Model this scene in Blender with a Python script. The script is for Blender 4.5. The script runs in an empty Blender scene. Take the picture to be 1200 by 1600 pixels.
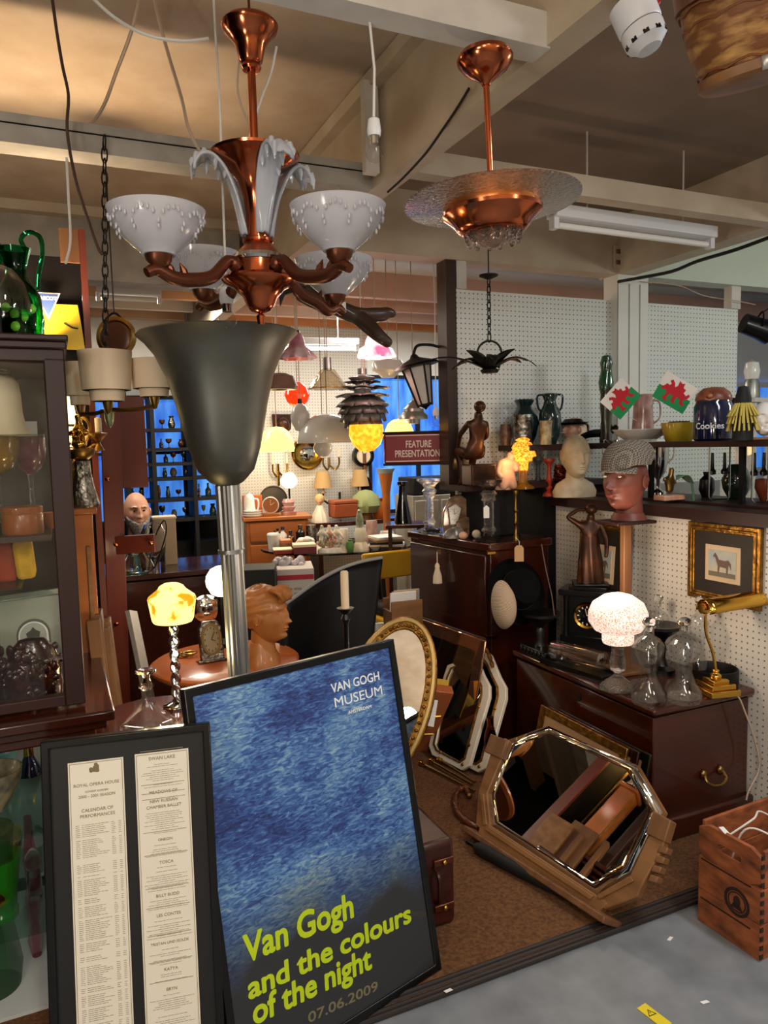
import bpy, bmesh, math, random
from mathutils import Vector, Matrix, Euler
R = math.radians; PI = math.pi
random.seed(7)
scene = bpy.context.scene
COL = scene.collection

# ---------------------------------------------------------------- camera
EYE = Vector((0, 0, 1.55)); FPX = 1155.0
cam_d = bpy.data.cameras.new('camera'); cam = bpy.data.objects.new('camera', cam_d); COL.objects.link(cam)
cam_d.lens = FPX / 1600 * 36; cam_d.sensor_width = 36; cam_d.clip_start = .02; cam_d.clip_end = 100
CAMR = Matrix.Rotation(R(90 - 5.2), 3, 'X') @ Matrix.Rotation(R(-1.4), 3, 'Z')
cam.matrix_world = Matrix.Translation(EYE) @ CAMR.to_4x4()
scene.camera = cam

# ---------------------------------------------------------------- light and exposure
scene.view_settings.view_transform = 'Standard'; scene.view_settings.look = 'None'
scene.view_settings.exposure = .98; scene.view_settings.gamma = 1; scene.view_settings.use_curve_mapping = False
scene.cycles.max_bounces = 10; scene.cycles.transmission_bounces = 8; scene.cycles.transparent_max_bounces = 12
scene.cycles.glossy_bounces = 4; scene.cycles.diffuse_bounces = 3
scene.cycles.sample_clamp_indirect = 4; scene.cycles.caustics_reflective = False; scene.cycles.caustics_refractive = False
world = bpy.data.worlds.new('world'); scene.world = world; world.use_nodes = True
world.node_tree.nodes['Background'].inputs[0].default_value = (.92, .96, 1, 1)
world.node_tree.nodes['Background'].inputs[1].default_value = .06

def light(name, kind, loc, power, color=(1, .85, .65), size=.1, size_y=None, rot=(0, 0, 0), spot=None, blend=.5):
    d = bpy.data.lights.new(name, kind); o = bpy.data.objects.new(name, d); COL.objects.link(o)
    d.energy = power; d.color = color; o.location = loc; o.rotation_euler = rot
    if kind == 'AREA':
        d.shape = 'RECTANGLE'; d.size = size; d.size_y = size_y or size
    else:
        d.shadow_soft_size = size
    if kind == 'SPOT':
        d.spot_size = spot; d.spot_blend = blend
    return o

TH = R(24)                                       # the room is turned 24 degrees from the camera's view
CT, ST = math.cos(TH), math.sin(TH)
def rm(a, b, z=0): return Vector((b * CT - a * ST, b * ST + a * CT, z))     # room axes: a runs deep, b runs right
# ceiling fluorescents behind the photographer and over the back of the shop, plus added unseen fill lights
light('ceiling_tube_light', 'AREA', rm(-.9, .2, 2.70), 22, (1, .93, .82), .15, 1.5, (0, 0, TH))
light('ceiling_tube_light', 'AREA', rm(.6, 2.1, 2.70), 15, (.95, .96, 1), .15, 1.2, (0, 0, TH))
light('unseen_fill_light', 'POINT', rm(-.9, -.6, 2.15), 18, (1, .88, .72), .12)  # unseen point lights added to brighten upright faces and ceiling woodwork
light('unseen_fill_light', 'POINT', rm(-1.2, 1.9, 2.1), 16, (1, .95, .9), .12)
light('unseen_fill_light', 'POINT', rm(1.6, 4.3, 2.2), 12, (.95, 1, .96), .12)
light('ceiling_tube_light', 'AREA', rm(5.3, .5, 2.55), 16, (1, .90, .74), 1.5, .15, (0, 0, TH))
light('ceiling_tube_light', 'AREA', rm(5.4, 2.8, 2.55), 16, (1, .96, .90), 1.5, .15, (0, 0, TH))
light('unseen_fill_light', 'POINT', rm(3.2, -.6, 2.3), 4, (1, .84, .62), .1)
light('unseen_fill_light', 'POINT', rm(.5, -1.0, 1.15), 11, (1, .93, .85), .1)  # added out of view at left to brighten the lower cabinet
light('unseen_fill_light', 'POINT', rm(.4, -.55, 2.0), 9, (1, .93, .86), .1)  # added out of view to lift the chandelier bowls, floor lamp and parchment shades

# ---------------------------------------------------------------- helpers
def ray(px, py): return CAMR @ Vector(((px - 600) / FPX, -(py - 800) / FPX, -1))
def pd(px, py, d):
    r = ray(px, py); return EYE + r * (d / r.y)
def pz(px, py, z):
    r = ray(px, py); return EYE + r * ((z - EYE.z) / r.z)
def pa(px, py, a):                               # the point of a sight line on the room's cross plane a
    r = ray(px, py); return EYE + r * (a / (-r.x * ST + r.y * CT))
def pb(px, py, b):                               # the point of a sight line on the room's long plane b
    r = ray(px, py); return EYE + r * (b / (r.x * CT + r.y * ST))

def lin(c):
    c = c / 255.0
    return c / 12.92 if c <= .04045 else ((c + .055) / 1.055) ** 2.4
def rgb(*c): return tuple(lin(x) for x in c) + (1,)

def new_mat(name):
    m = bpy.data.materials.new(name); m.use_nodes = True
    return m, m.node_tree, m.node_tree.nodes['Principled BSDF']
def mat(name, c, rough=.5, metal=0, c2=None, scale=8, stretch=(1, 1, 1), bump=0, emit=None, es=0, trans=0, ior=1.45, coat=0, detail=4, lo=.35, hi=.65, alpha=1, sheen=0, spec=.5):
    m, nt, b = new_mat(name); L = nt.links
    b.inputs['Base Color'].default_value = rgb(*c); b.inputs['Roughness'].default_value = rough; b.inputs['Metallic'].default_value = metal
    b.inputs['Transmission Weight'].default_value = trans; b.inputs['IOR'].default_value = ior; b.inputs['Coat Weight'].default_value = coat
    b.inputs['Coat Roughness'].default_value = .08; b.inputs['Alpha'].default_value = alpha; b.inputs['Sheen Weight'].default_value = sheen
    b.inputs['Specular IOR Level'].default_value = spec
    if emit: b.inputs['Emission Color'].default_value = rgb(*emit); b.inputs['Emission Strength'].default_value = es
    if c2 or bump:
        tc = nt.nodes.new('ShaderNodeTexCoord'); mp = nt.nodes.new('ShaderNodeMapping'); mp.inputs['Scale'].default_value = stretch
        L.new(tc.outputs['Object'], mp.inputs['Vector'])
        n = nt.nodes.new('ShaderNodeTexNoise'); n.inputs['Scale'].default_value = scale; n.inputs['Detail'].default_value = detail
        L.new(mp.outputs['Vector'], n.inputs['Vector'])
        if c2:
            r = nt.nodes.new('ShaderNodeValToRGB'); r.color_ramp.elements[0].color = rgb(*c); r.color_ramp.elements[1].color = rgb(*c2)
            r.color_ramp.elements[0].position = lo; r.color_ramp.elements[1].position = hi
            L.new(n.outputs['Fac'], r.inputs['Fac']); L.new(r.outputs['Color'], b.inputs['Base Color'])
            if emit and es and c2: L.new(r.outputs['Color'], b.inputs['Emission Color'])
        if bump:
            bp = nt.nodes.new('ShaderNodeBump'); bp.inputs['Strength'].default_value = bump; bp.inputs['Distance'].default_value = .01
            L.new(n.outputs['Fac'], bp.inputs['Height']); L.new(bp.outputs['Normal'], b.inputs['Normal'])
    return m
def wood(name, c, c2, scale=6, stretch=(1, 1, .08), rough=.35, bump=.05, coat=.2):
    return mat(name, c, rough, 0, c2, scale, stretch, bump, coat=coat, detail=6, lo=.3, hi=.7)
def glass(name, c=(255, 255, 255), rough=.02, ior=1.4, bump=0, scale=60, emit=None, es=0):
    return mat(name, c, rough, trans=1, ior=ior, bump=bump, scale=scale, emit=emit, es=es)
def thin_glass(name, tint=(250, 252, 250), edge=.55, rough=0, base=.035):
    m, nt, b = new_mat(name); N = nt.nodes.new; L = nt.links; nt.nodes.remove(b)
    t = N('ShaderNodeBsdfTransparent'); t.inputs[0].default_value = rgb(*tint); g = N('ShaderNodeBsdfGlossy'); g.inputs['Roughness'].default_value = rough
    lw = N('ShaderNodeLayerWeight'); lw.inputs['Blend'].default_value = .5; pw_ = N('ShaderNodeMath'); pw_.operation = 'POWER'; pw_.inputs[1].default_value = 4; L.new(lw.outputs['Facing'], pw_.inputs[0])
    f = N('ShaderNodeMath'); f.operation = 'MULTIPLY_ADD'; f.inputs[1].default_value = edge; f.inputs[2].default_value = base; L.new(pw_.outputs[0], f.inputs[0]); x = N('ShaderNodeMixShader')
    L.new(f.outputs[0], x.inputs[0]); L.new(t.outputs[0], x.inputs[1]); L.new(g.outputs[0], x.inputs[2]); L.new(x.outputs[0], nt.nodes['Material Output'].inputs[0]); return m
def opal_glass(name, c, c2, trans=.45, gloss=.12):
    m, nt, b = new_mat(name); N = nt.nodes.new; L = nt.links; nt.nodes.remove(b)
    d = N('ShaderNodeBsdfDiffuse'); d.inputs[0].default_value = rgb(*c); t = N('ShaderNodeBsdfTranslucent'); t.inputs[0].default_value = rgb(*c2); x = N('ShaderNodeMixShader'); x.inputs[0].default_value = trans
    L.new(d.outputs[0], x.inputs[1]); L.new(t.outputs[0], x.inputs[2]); g = N('ShaderNodeBsdfGlossy'); g.inputs['Roughness'].default_value = .15
    f = N('ShaderNodeFresnel'); f.inputs['IOR'].default_value = 1.5; y = N('ShaderNodeMixShader'); L.new(f.outputs[0], y.inputs[0]); L.new(x.outputs[0], y.inputs[1]); L.new(g.outputs[0], y.inputs[2])
    tr = N('ShaderNodeBsdfTransparent'); z = N('ShaderNodeMixShader'); z.inputs[0].default_value = gloss; L.new(y.outputs[0], z.inputs[1]); L.new(tr.outputs[0], z.inputs[2]); L.new(z.outputs[0], nt.nodes['Material Output'].inputs[0]); return m
def peg_mat(name, c, hole):
    m, nt, b = new_mat(name); L = nt.links; N = nt.nodes.new
    b.inputs['Roughness'].default_value = .55
    tc = N('ShaderNodeTexCoord'); s = N('ShaderNodeVectorMath'); s.operation = 'SCALE'; s.inputs['Scale'].default_value = 1 / .0265
    L.new(tc.outputs['Object'], s.inputs[0]); f = N('ShaderNodeVectorMath'); f.operation = 'FRACTION'; L.new(s.outputs[0], f.inputs[0])
    d = N('ShaderNodeVectorMath'); d.operation = 'SUBTRACT'; d.inputs[1].default_value = (.5, .5, .5); L.new(f.outputs[0], d.inputs[0])
    k = N('ShaderNodeVectorMath'); k.operation = 'MULTIPLY'; k.inputs[1].default_value = (1, 0, 1); L.new(d.outputs[0], k.inputs[0])
    ln = N('ShaderNodeVectorMath'); ln.operation = 'LENGTH'; L.new(k.outputs[0], ln.inputs[0])
    lt = N('ShaderNodeMath'); lt.operation = 'LESS_THAN'; lt.inputs[1].default_value = .14; L.new(ln.outputs['Value'], lt.inputs[0])
    mx = N('ShaderNodeMix'); mx.data_type = 'RGBA'; mx.inputs[6].default_value = rgb(*c); mx.inputs[7].default_value = rgb(*hole)
    L.new(lt.outputs[0], mx.inputs[0]); L.new(mx.outputs[2], b.inputs['Base Color'])
    return m

class MB:
    def __init__(s): s.v = []; s.f = []; s.x = None
    def at(s, m): s.x = m; return s
    def add(s, vs, fs):
        o = len(s.v)
        s.v += [tuple(s.x @ Vector(v)) if s.x else tuple(v) for v in vs]
        s.f += [tuple(i + o for i in f) for f in fs]; return s
    def box(s, c, d, rz=0, rx=0, ry=0):
        m = Euler((rx, ry, rz)).to_matrix(); c = Vector(c); vs = []
        for k in range(8):
            vs.append(c + m @ Vector(((k & 1) - .5, (k >> 1 & 1) - .5, (k >> 2) - .5)) * 1 if False else c + m @ Vector((((k & 1) - .5) * d[0], ((k >> 1 & 1) - .5) * d[1], ((k >> 2) - .5) * d[2])))
        return s.add(vs, [(0, 2, 3, 1), (4, 5, 7, 6), (0, 1, 5, 4), (2, 6, 7, 3), (0, 4, 6, 2), (1, 3, 7, 5)])
    def bar(s, p, q, w, h, up=(0, 0, 1)):
        p = Vector(p); q = Vector(q); t = (q - p).normalized(); u = Vector(up); a = t.cross(u)
        if a.length < 1e-4: a = t.cross(Vector((1, 0, 0)))
        a.normalize(); b = a.cross(t); vs = []
        for e in (p, q):
            for i, j in ((-1, -1), (1, -1), (1, 1), (-1, 1)): vs.append(e + a * w / 2 * i + b * h / 2 * j)
        return s.add(vs, [(3, 2, 1, 0), (4, 5, 6, 7), (0, 1, 5, 4), (1, 2, 6, 5), (2, 3, 7, 6), (3, 0, 4, 7)])
    def lathe(s, prof, seg=28, sx=1, sy=1, c=(0, 0, 0), wob=None):
        vs = []; fs = []; rings = []
        for r, z in prof:
            if r <= 1e-6:
                rings.append([len(vs)]); vs.append((c[0], c[1], c[2] + z))
            else:
                rg = []
                for i in range(seg):
                    t = 2 * PI * i / seg; k = wob(t, z) if wob else 1
                    rg.append(len(vs)); vs.append((c[0] + r * k * math.cos(t) * sx, c[1] + r * k * math.sin(t) * sy, c[2] + z))
                rings.append(rg)
        for A, B in zip(rings, rings[1:]):
            for i in range(seg):
                j = (i + 1) % seg
                if len(A) == 1 and len(B) == 1: break
                if len(A) == 1: fs.append((A[0], B[j], B[i]))
                elif len(B) == 1: fs.append((A[i], A[j], B[0]))
                else: fs.append((A[i], A[j], B[j], B[i]))
        if len(rings[0]) > 1 and prof[0][0] > 1e-6 and not s.__dict__.get('open'): fs.append(tuple(reversed(rings[0])))
        if len(rings[-1]) > 1 and not s.__dict__.get('open'): fs.append(tuple(rings[-1]))
        return s.add(vs, fs)
    def tube(s, pts, r, seg=8, flat=1, closed=False, up=None):
        P = [Vector(p) for p in pts]; n = len(P); rr = r if isinstance(r, (list, tuple)) else [r] * n
        vs = []; fs = []; prev = None
        for i in range(n):
            a = P[i - 1] if (i or closed) else P[i]; b = P[(i + 1) % n] if (i < n - 1 or closed) else P[i]
            t = (b - a).normalized()
            if prev is None:
                u = Vector(up) if up else (Vector((0, 0, 1)) if abs(t.z) < .9 else Vector((1, 0, 0)))
            else: u = prev
            u = (u - t * u.dot(t))
            u = u.normalized() if u.length > 1e-6 else t.orthogonal().normalized()
            prev = u; w = t.cross(u)
            for k in range(seg):
                q = 2 * PI * k / seg
                vs.append(P[i] + (u * math.cos(q) * flat + w * math.sin(q)) * rr[i])
        m = n if closed else n - 1
        for i in range(m):
            A = i * seg; B = ((i + 1) % n) * seg
            for k in range(seg):
                j = (k + 1) % seg; fs.append((A + k, A + j, B + j, B + k))
        if not closed: fs += [tuple(range(seg - 1, -1, -1)), tuple(range((n - 1) * seg, n * seg))]
        return s.add(vs, fs)
    def ball(s, c, r, seg=14, rings=9):
        if not isinstance(r, (tuple, list)): r = (r, r, r)
        vs = [(c[0], c[1], c[2] - r[2])]; fs = []
        for i in range(1, rings):
            p = -PI / 2 + PI * i / rings
            for k in range(seg):
                t = 2 * PI * k / seg
                vs.append((c[0] + r[0] * math.cos(p) * math.cos(t), c[1] + r[1] * math.cos(p) * math.sin(t), c[2] + r[2] * math.sin(p)))
        vs.append((c[0], c[1], c[2] + r[2])); top = len(vs) - 1
        for k in range(seg):
            j = (k + 1) % seg; fs.append((0, 1 + j, 1 + k)); b = 1 + (rings - 2) * seg; fs.append((b + k, b + j, top))
            for i in range(rings - 2): A = 1 + i * seg; fs.append((A + k, A + j, A + seg + j, A + seg + k))
        return s.add(vs, fs)
    def prism(s, poly, y0, y1):                  # polygon in x,z pushed along y
        n = len(poly); vs = [(x, y0, z) for x, z in poly] + [(x, y1, z) for x, z in poly]
        fs = [tuple(range(n)), tuple(range(2 * n - 1, n - 1, -1))] + [(i, i + n, (i + 1) % n + n, (i + 1) % n) for i in range(n)]
        return s.add(vs, fs)
    def slab(s, poly, z0, z1):                   # polygon in x,y pushed along z
        n = len(poly); vs = [(x, y, z0) for x, y in poly] + [(x, y, z1) for x, y in poly]
        fs = [tuple(range(n - 1, -1, -1)), tuple(range(n, 2 * n))] + [(i, (i + 1) % n, (i + 1) % n + n, i + n) for i in range(n)]
        return s.add(vs, fs)
    def ringframe(s, outer, inner, y0, y1):      # frame between two outlines in x,z, with a bevelled front
        n = len(outer); vs = []; fs = []
        for (poly, y) in ((outer, y1), (outer, y0), (inner, y0), (inner, y1)): vs += [(x, y, z) for x, z in poly]
        for i in range(n):
            j = (i + 1) % n
            for k in range(4):
                A = k * n; B = ((k + 1) % 4) * n; fs.append((A + i, B + i, B + j, A + j))
        return s.add(vs, fs)
    def grid(s, fn, nu, nv, cu=False):
        vs = [fn(i / (nu if cu else nu - 1), j / (nv - 1)) for j in range(nv) for i in range(nu)]; fs = []
        for j in range(nv - 1):
            for i in range(nu if cu else nu - 1):
                k = (i + 1) % nu; fs.append((j * nu + i, j * nu + k, (j + 1) * nu + k, (j + 1) * nu + i))
        return s.add(vs, fs)
    def mesh(s, name):
        me = bpy.data.meshes.new(name); me.from_pydata(s.v, [], s.f); me.validate()
        bm = bmesh.new(); bm.from_mesh(me); bmesh.ops.recalc_face_normals(bm, faces=bm.faces); bm.to_mesh(me); bm.free()
        me.shade_smooth(); me.set_sharp_from_angle(angle=R(38)); return me
    def build(s, name, m, parent=None, loc=None, rot=None, bev=0, sub=0, thick=0):
        o = bpy.data.objects.new(name, s.mesh(name)); COL.objects.link(o); o.data.materials.append(m)
        if parent: o.parent = parent
        if loc is not None: o.location = loc
        if rot is not None: o.rotation_euler = rot
        if thick:
            q = o.modifiers.new('solid', 'SOLIDIFY'); q.thickness = thick
        if bev:
            q = o.modifiers.new('bevel', 'BEVEL'); q.width = bev; q.segments = 2; q.limit_method = 'ANGLE'; q.angle_limit = R(40)
        if sub:
            q = o.modifiers.new('subsurf', 'SUBSURF'); q.levels = sub; q.render_levels = sub
        return o

def tag(o, label, cat, group=None):
    o['label'] = label; o['category'] = cat
    if group: o['group'] = group
    return o
def thing(name, label, cat, loc=(0, 0, 0), rz=0, group=None, rot=None):
    o = bpy.data.objects.new(name, None); o.empty_display_size = .05; COL.objects.link(o); o.location = loc
    o.rotation_euler = rot if rot else (0, 0, rz); return tag(o, label, cat, group)
def struct(name, mb, m, **k):
    o = mb.build(name, m, **k); o['kind'] = 'structure'; return o
def skin(name, joints, edges, m, parent=None, sub=2, root=0, loc=None, rot=None, scale=1, smooth=True):
    """joints: list of (x, y, z, r); grows one continuous body along the edges"""
    bm = bmesh.new(); ly = bm.verts.layers.skin.verify()
    vs = []
    for i, j in enumerate(joints):
        v = bm.verts.new(Vector(j[:3]) * scale); r = j[3] * scale; r2 = (j[4] if len(j) > 4 else j[3]) * scale
        v[ly].radius = (r, r2); v[ly].use_root = (i == root); vs.append(v)
    for a, b in edges: bm.edges.new((vs[a], vs[b]))
    me = bpy.data.meshes.new(name); bm.to_mesh(me); bm.free()
    o = bpy.data.objects.new(name, me); COL.objects.link(o); me.materials.append(m)
    k = o.modifiers.new('skin', 'SKIN'); k.use_smooth_shade = smooth; k.branch_smoothing = .3
    q = o.modifiers.new('subsurf', 'SUBSURF'); q.levels = sub; q.render_levels = sub
    if parent: o.parent = parent
    if loc is not None: o.location = loc
    if rot is not None: o.rotation_euler = rot
    return o
def text(name, body, size, m, parent, loc, rot=(PI / 2, 0, 0), ext=.0006, bold=0, shear=0, align='LEFT', space=1, line=1, width=None):
    """lettering as a flat mesh; bold thickens every stroke"""
    c = bpy.data.curves.new(name, 'FONT'); c.body = body; c.size = size; c.extrude = ext; c.shear = shear; c.resolution_u = 4
    c.align_x = align; c.space_character = space; c.space_line = line
    t = bpy.data.objects.new('lettering_source', c); COL.objects.link(t); bpy.context.view_layer.update()
    me = bpy.data.meshes.new_from_object(t); bpy.data.objects.remove(t); bpy.data.curves.remove(c)
    if bold:
        mb = MB(); V = [v.co.copy() for v in me.vertices]; F = [tuple(p.vertices) for p in me.polygons]
        for k in range(9):
            q = Vector((math.cos(k * PI / 4), math.sin(k * PI / 4), .00002 * k)) * (bold * size if k < 8 else 0); q.z = .00003 * k
            mb.add([v + q for v in V], F)
        me = bpy.data.meshes.new(name); me.from_pydata(mb.v, [], mb.f)
    me.materials.clear(); me.materials.append(m); me.name = name
    o = bpy.data.objects.new(name, me); COL.objects.link(o); o.parent = parent; o.location = loc; o.rotation_euler = rot
    if width: o.scale = (width, 1, 1)
    return o
def px_size(n, d): return n * d / FPX

def dbl(prof, t, zb=None):
    """a vessel's outer profile, closed by an inner wall t thick"""
    out = list(prof); inner = [(max(r - t, .0005), z) for r, z in prof]
    k = 0
    inner = [(r, z) for r, z in inner if z > prof[0][1] + t]
    return out + list(reversed(inner)) + [(0, prof[0][1] + t)]
def multi(name, label, cat, box, d, parts, z=None, group=None, seg=28, rz=0, rot=None, wob=None, sy=1):
    """a thing of turned parts; box is its extent in the photo at depth d, profiles are in half widths and heights"""
    x0, y0, x1, y1 = box
    p = pd((x0 + x1) / 2, y1, d); w = px_size(x1 - x0, d) / 2; h = px_size(y1 - y0, d)
    if z is not None: h += (p.z - z) if abs(p.z - z) < .05 else 0; p.z = z
    root = thing(name, label, cat, p, rz, group, rot)
    root_w[root.name] = (w, h)
    if len(parts) == 1 and parts[0][0] == name:
        pass
    for q in parts:
        mb = MB(); mb.lathe([(r * w, zz * h) for r, zz in q[1]], seg, sy=sy, wob=(q[3] if len(q) > 3 else wob)); mb.build(q[0], q[2], root)
    return root, w, h
root_w = {}
def pot(name, label, cat, prof, m, box, d, z=None, group=None, seg=24, wall=0, rz=0, wob=None, sy=1, rot=None):
    """a one piece turned vessel"""
    x0, y0, x1, y1 = box
    p = pd((x0 + x1) / 2, y1, d); w = px_size(x1 - x0, d) / 2; h = px_size(y1 - y0, d)
    if z is not None: p.z = z
    pr = [(r * w, zz * h) for r, zz in prof]
    if wall: pr = dbl(pr, wall)
    o = MB().lathe(pr, seg, wob=wob, sy=sy).build(name, m, None, p, rot if rot else (0, 0, rz))
    o['w'] = w; o['h'] = h
    return tag(o, label, cat, group)
def cable(name, label, pts, r, m, cat='cable', seg=6, smooth=4, group=None):
    P = [pd(*p) if isinstance(p, tuple) else p for p in pts]; P = [Vector(p) for p in P]
    Q = spline(P, smooth)
    o = MB().tube([q - P[0] for q in Q], r, seg).build(name, m, None, P[0]); return tag(o, label, cat, group)
def spline(P, n=6):
    P = [Vector(p) for p in P]
    if len(P) < 3: return P
    out = []
    for i in range(len(P) - 1):
        a = P[max(i - 1, 0)]; b = P[i]; c = P[i + 1]; d = P[min(i + 2, len(P) - 1)]
        for k in range(n):
            t = k / n
            out.append(.5 * ((2 * b) + (c - a) * t + (2 * a - 5 * b + 4 * c - d) * t * t + (3 * b - a - 3 * c + d) * t ** 3))
    return out + [P[-1]]
def chain_mb(p, q, n=None, r=.012, w=.0022):
    mb = MB(); p = Vector(p); q = Vector(q); L = (q - p).length; n = n or max(2, int(L / (r * 1.9))); t = (q - p).normalized()
    u = t.orthogonal().normalized(); v = t.cross(u)
    for i in range(n):
        c = p + t * L * (i + .5) / n; a = u if i % 2 else v
        mb.tube([c + t * math.sin(k * PI / 5) * L / n * .72 + a * math.cos(k * PI / 5) * r * .5 for k in range(10)], w, 5, closed=True)
    return mb
def rect(w, h, x=0, z=0): return [(x - w / 2, z - h / 2), (x + w / 2, z - h / 2), (x + w / 2, z + h / 2), (x - w / 2, z + h / 2)]
def ell(w, h, n=32, x=0, z=0): return [(x + w / 2 * math.cos(2 * PI * i / n), z + h / 2 * math.sin(2 * PI * i / n)) for i in range(n)]

def head_mb(mb=None, k=1.0, c=(0, 0, 0), m=None, ears=True, neck=.12, nose=1.0):
    """a human head facing -y, about 0.23 tall, with brow, eyes, nose, lips, chin and ears, on its neck"""
    mb = mb or MB(); G = [(0, .006, .008, .026, .016 * nose), (0, -.022, .010, .010, .026 * nose), (.010, -.026, .006, .006, .006), (-.010, -.026, .006, .006, .006), (.028, .035, .020, .007, .006), (-.028, .035, .020, .007, .006),
        (.030, .018, .015, .011, -.015), (-.030, .018, .015, .011, -.015), (.030, .015, .009, .005, .005), (-.030, .015, .009, .005, .005), (.042, -.018, .018, .016, .005), (-.042, -.018, .018, .016, .005),
        (0, -.047, .018, .005, .012), (0, -.058, .014, .005, .011), (0, -.0525, .020, .002, -.008), (0, -.086, .020, .014, .020), (0, -.069, .022, .006, -.004)]
    X = m or Matrix.Identity(4); C = Vector(c)
    def f(i, j):
        t = 2 * PI * i; p = -PI / 2 + PI * j
        x = .074 * math.cos(p) * math.sin(t); y = -.092 * math.cos(p) * math.cos(t); z = .116 * math.sin(p)
        if z < 0:
            q = -z / .116; x *= 1 - .22 * q ** 1.6 + .18 * q ** 4
            if y > 0: y *= 1 - .55 * q
            else: y = y * (1 - .06 * q) - .018 * q * (1 - abs(i - .5) * 0)
        if y < -.02:
            w = min(1, (-y - .02) / .03)
            for gx, gz, sx, sz, am in G: y -= w * am * math.exp(-((x - gx) / sx) ** 2 - ((z - gz) / sz) ** 2)
        return C + (X @ Vector((x * k, y * k, z * k)))
    mb.grid(f, 72, 56, True)
    if ears:
        for s in (-1, 1):
            e = MB(); e.ball((0, 0, 0), (.008, .017, .029), 10, 8); e.tube([(s * .006, -.008 + .016 * math.cos(a * .5), .022 * math.sin(a * .5)) for a in range(0, 11)], .004, 6)
            mb.add([C + X @ (Vector((s * .074 + v[0], .012 + v[1], -.004 + v[2])) * k) for v in e.v], e.f)
    if neck:
        n = MB(); n.lathe([(.044, -.06), (.046, -.09), (.047, -.12), (.052, -.06 - neck)], 24, sy=1.08)
        mb.add([C + X @ (Vector((v[0], v[1] + .022, v[2])) * k) for v in n.v], n.f)
    return mb
# ---------------------------------------------------------------- materials
M = {}
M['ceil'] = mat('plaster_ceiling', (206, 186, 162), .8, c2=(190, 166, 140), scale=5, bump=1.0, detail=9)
M['ceil2'] = mat('plaster_ceiling_shaded', (150, 132, 116), .85, c2=(136, 118, 103), scale=3, bump=.3, detail=8)  # same plaster, with the unlit right bay's shade put into its colour
M['beam'] = mat('cream_painted_beam', (205, 190, 166), .6, c2=(190, 172, 146), scale=5, bump=.1)
M['white_wood'] = mat('white_painted_wood', (222, 218, 210), .5, c2=(205, 200, 192), scale=7, bump=.05)
M['grey_wood'] = mat('grey_painted_wood', (176, 170, 160), .6, c2=(150, 145, 136), scale=7, bump=.1)
M['white'] = mat('white_paint', (232, 232, 226), .5)
M['peg'] = peg_mat('white_pegboard', (226, 230, 226), (70, 72, 70))
M['peg_warm'] = peg_mat('cream_pegboard', (222, 216, 204), (110, 100, 85))
M['concrete'] = mat('grey_painted_concrete', (132, 137, 142), .45, c2=(108, 113, 118), scale=9, bump=.06, detail=10, lo=.3, hi=.75)
M['carpet'] = mat('brown_carpet', (114, 76, 42), .95, c2=(80, 50, 26), scale=90, bump=.6, detail=8)
M['rubber'] = mat('dark_rubber', (40, 32, 28), .5)
M['dark'] = mat('near_black_board', (15, 12, 13), .8, spec=.2)
M['black'] = mat('black_lacquer', (8, 8, 9), .3, coat=.12)
M['black_matt'] = mat('matt_black', (16, 16, 17), .7)
M['black_glass'] = mat('black_glass', (8, 8, 10), .05, coat=1)
M['iron'] = mat('blackened_iron', (26, 24, 23), .5, .6)
M['mahog'] = wood('mahogany', (70, 25, 12), (36, 12, 7), rough=.25, coat=.4)
M['mahog_x'] = wood('mahogany_lengthwise', (74, 27, 13), (40, 14, 8), stretch=(.08, 1, 1), rough=.22, coat=.5)
M['mahog_dark'] = wood('dark_mahogany', (52, 22, 17), (34, 14, 11), rough=.5, coat=0)
M['redwood'] = wood('red_brown_timber', (112, 44, 24), (74, 26, 14), rough=.45, coat=.1)
M['pine'] = wood('golden_pine', (190, 112, 50), (150, 82, 32), stretch=(.08, 1, 1))
M['oak'] = wood('brown_oak', (150, 106, 64), (108, 70, 38), stretch=(.1, 1, 1), scale=18, rough=.5, coat=0)
M['oak_dark'] = wood('oak_carving', (128, 88, 54), (92, 58, 34), scale=18, rough=.5, coat=0)
M['table_wood'] = wood('orange_tabletop', (196, 112, 58), (168, 86, 40), stretch=(.1, 1, 1), rough=.3)
M['crate'] = mat('weathered_crate_wood', (178, 100, 54), .75, c2=(84, 44, 26), scale=12, stretch=(1, 1, 2.5), bump=.3, detail=10, lo=.3, hi=.75)
M['copper'] = mat('polished_copper', (196, 106, 68), .16, 1)
M['copper_dark'] = mat('brown_bronze', (112, 66, 46), .35, .85)
M['steel_dark'] = mat('tarnished_pewter', (128, 128, 120), .42, .85, c2=(104, 104, 97), scale=4)
M['vessel'] = thin_glass('clear_vessel_glass', (250, 251, 251), .75, .03, .06)
M['chrome'] = mat('chrome', (205, 205, 205), .08, 1)
M['alu'] = mat('brushed_steel', (170, 170, 165), .36, .95)
M['brass'] = mat('polished_brass', (214, 168, 72), .14, 1)
M['brass_old'] = mat('aged_brass', (140, 110, 60), .35, 1)
M['gilt'] = mat('gilt_gesso', (168, 122, 52), .38, .85, c2=(110, 74, 30), scale=40, bump=.5)
M['silver'] = mat('old_silver', (168, 160, 148), .25, 1, c2=(90, 84, 76), scale=50, bump=.6)
M['mirror'] = mat('mirror_glass', (236, 236, 232), .01, 1)
M['mirror_dim'] = mat('old_mirror_glass', (150, 150, 146), .03, 1)
M['glass'] = glass('clear_glass', (250, 252, 252), 0, 1.25)
M['cut_glass'] = glass('cut_glass', (250, 250, 250), .02, 1.4, .8, 70)
M['frost'] = opal_glass('opalescent_glass', (238, 238, 246), (250, 248, 246))
M['glass_pane'] = thin_glass('cabinet_pane_glass')
M['opal'] = mat('white_opal_glass', (240, 238, 232), .2, coat=.5)
M['bulb'] = thin_glass('bulb_glass', (248, 248, 248))
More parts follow.
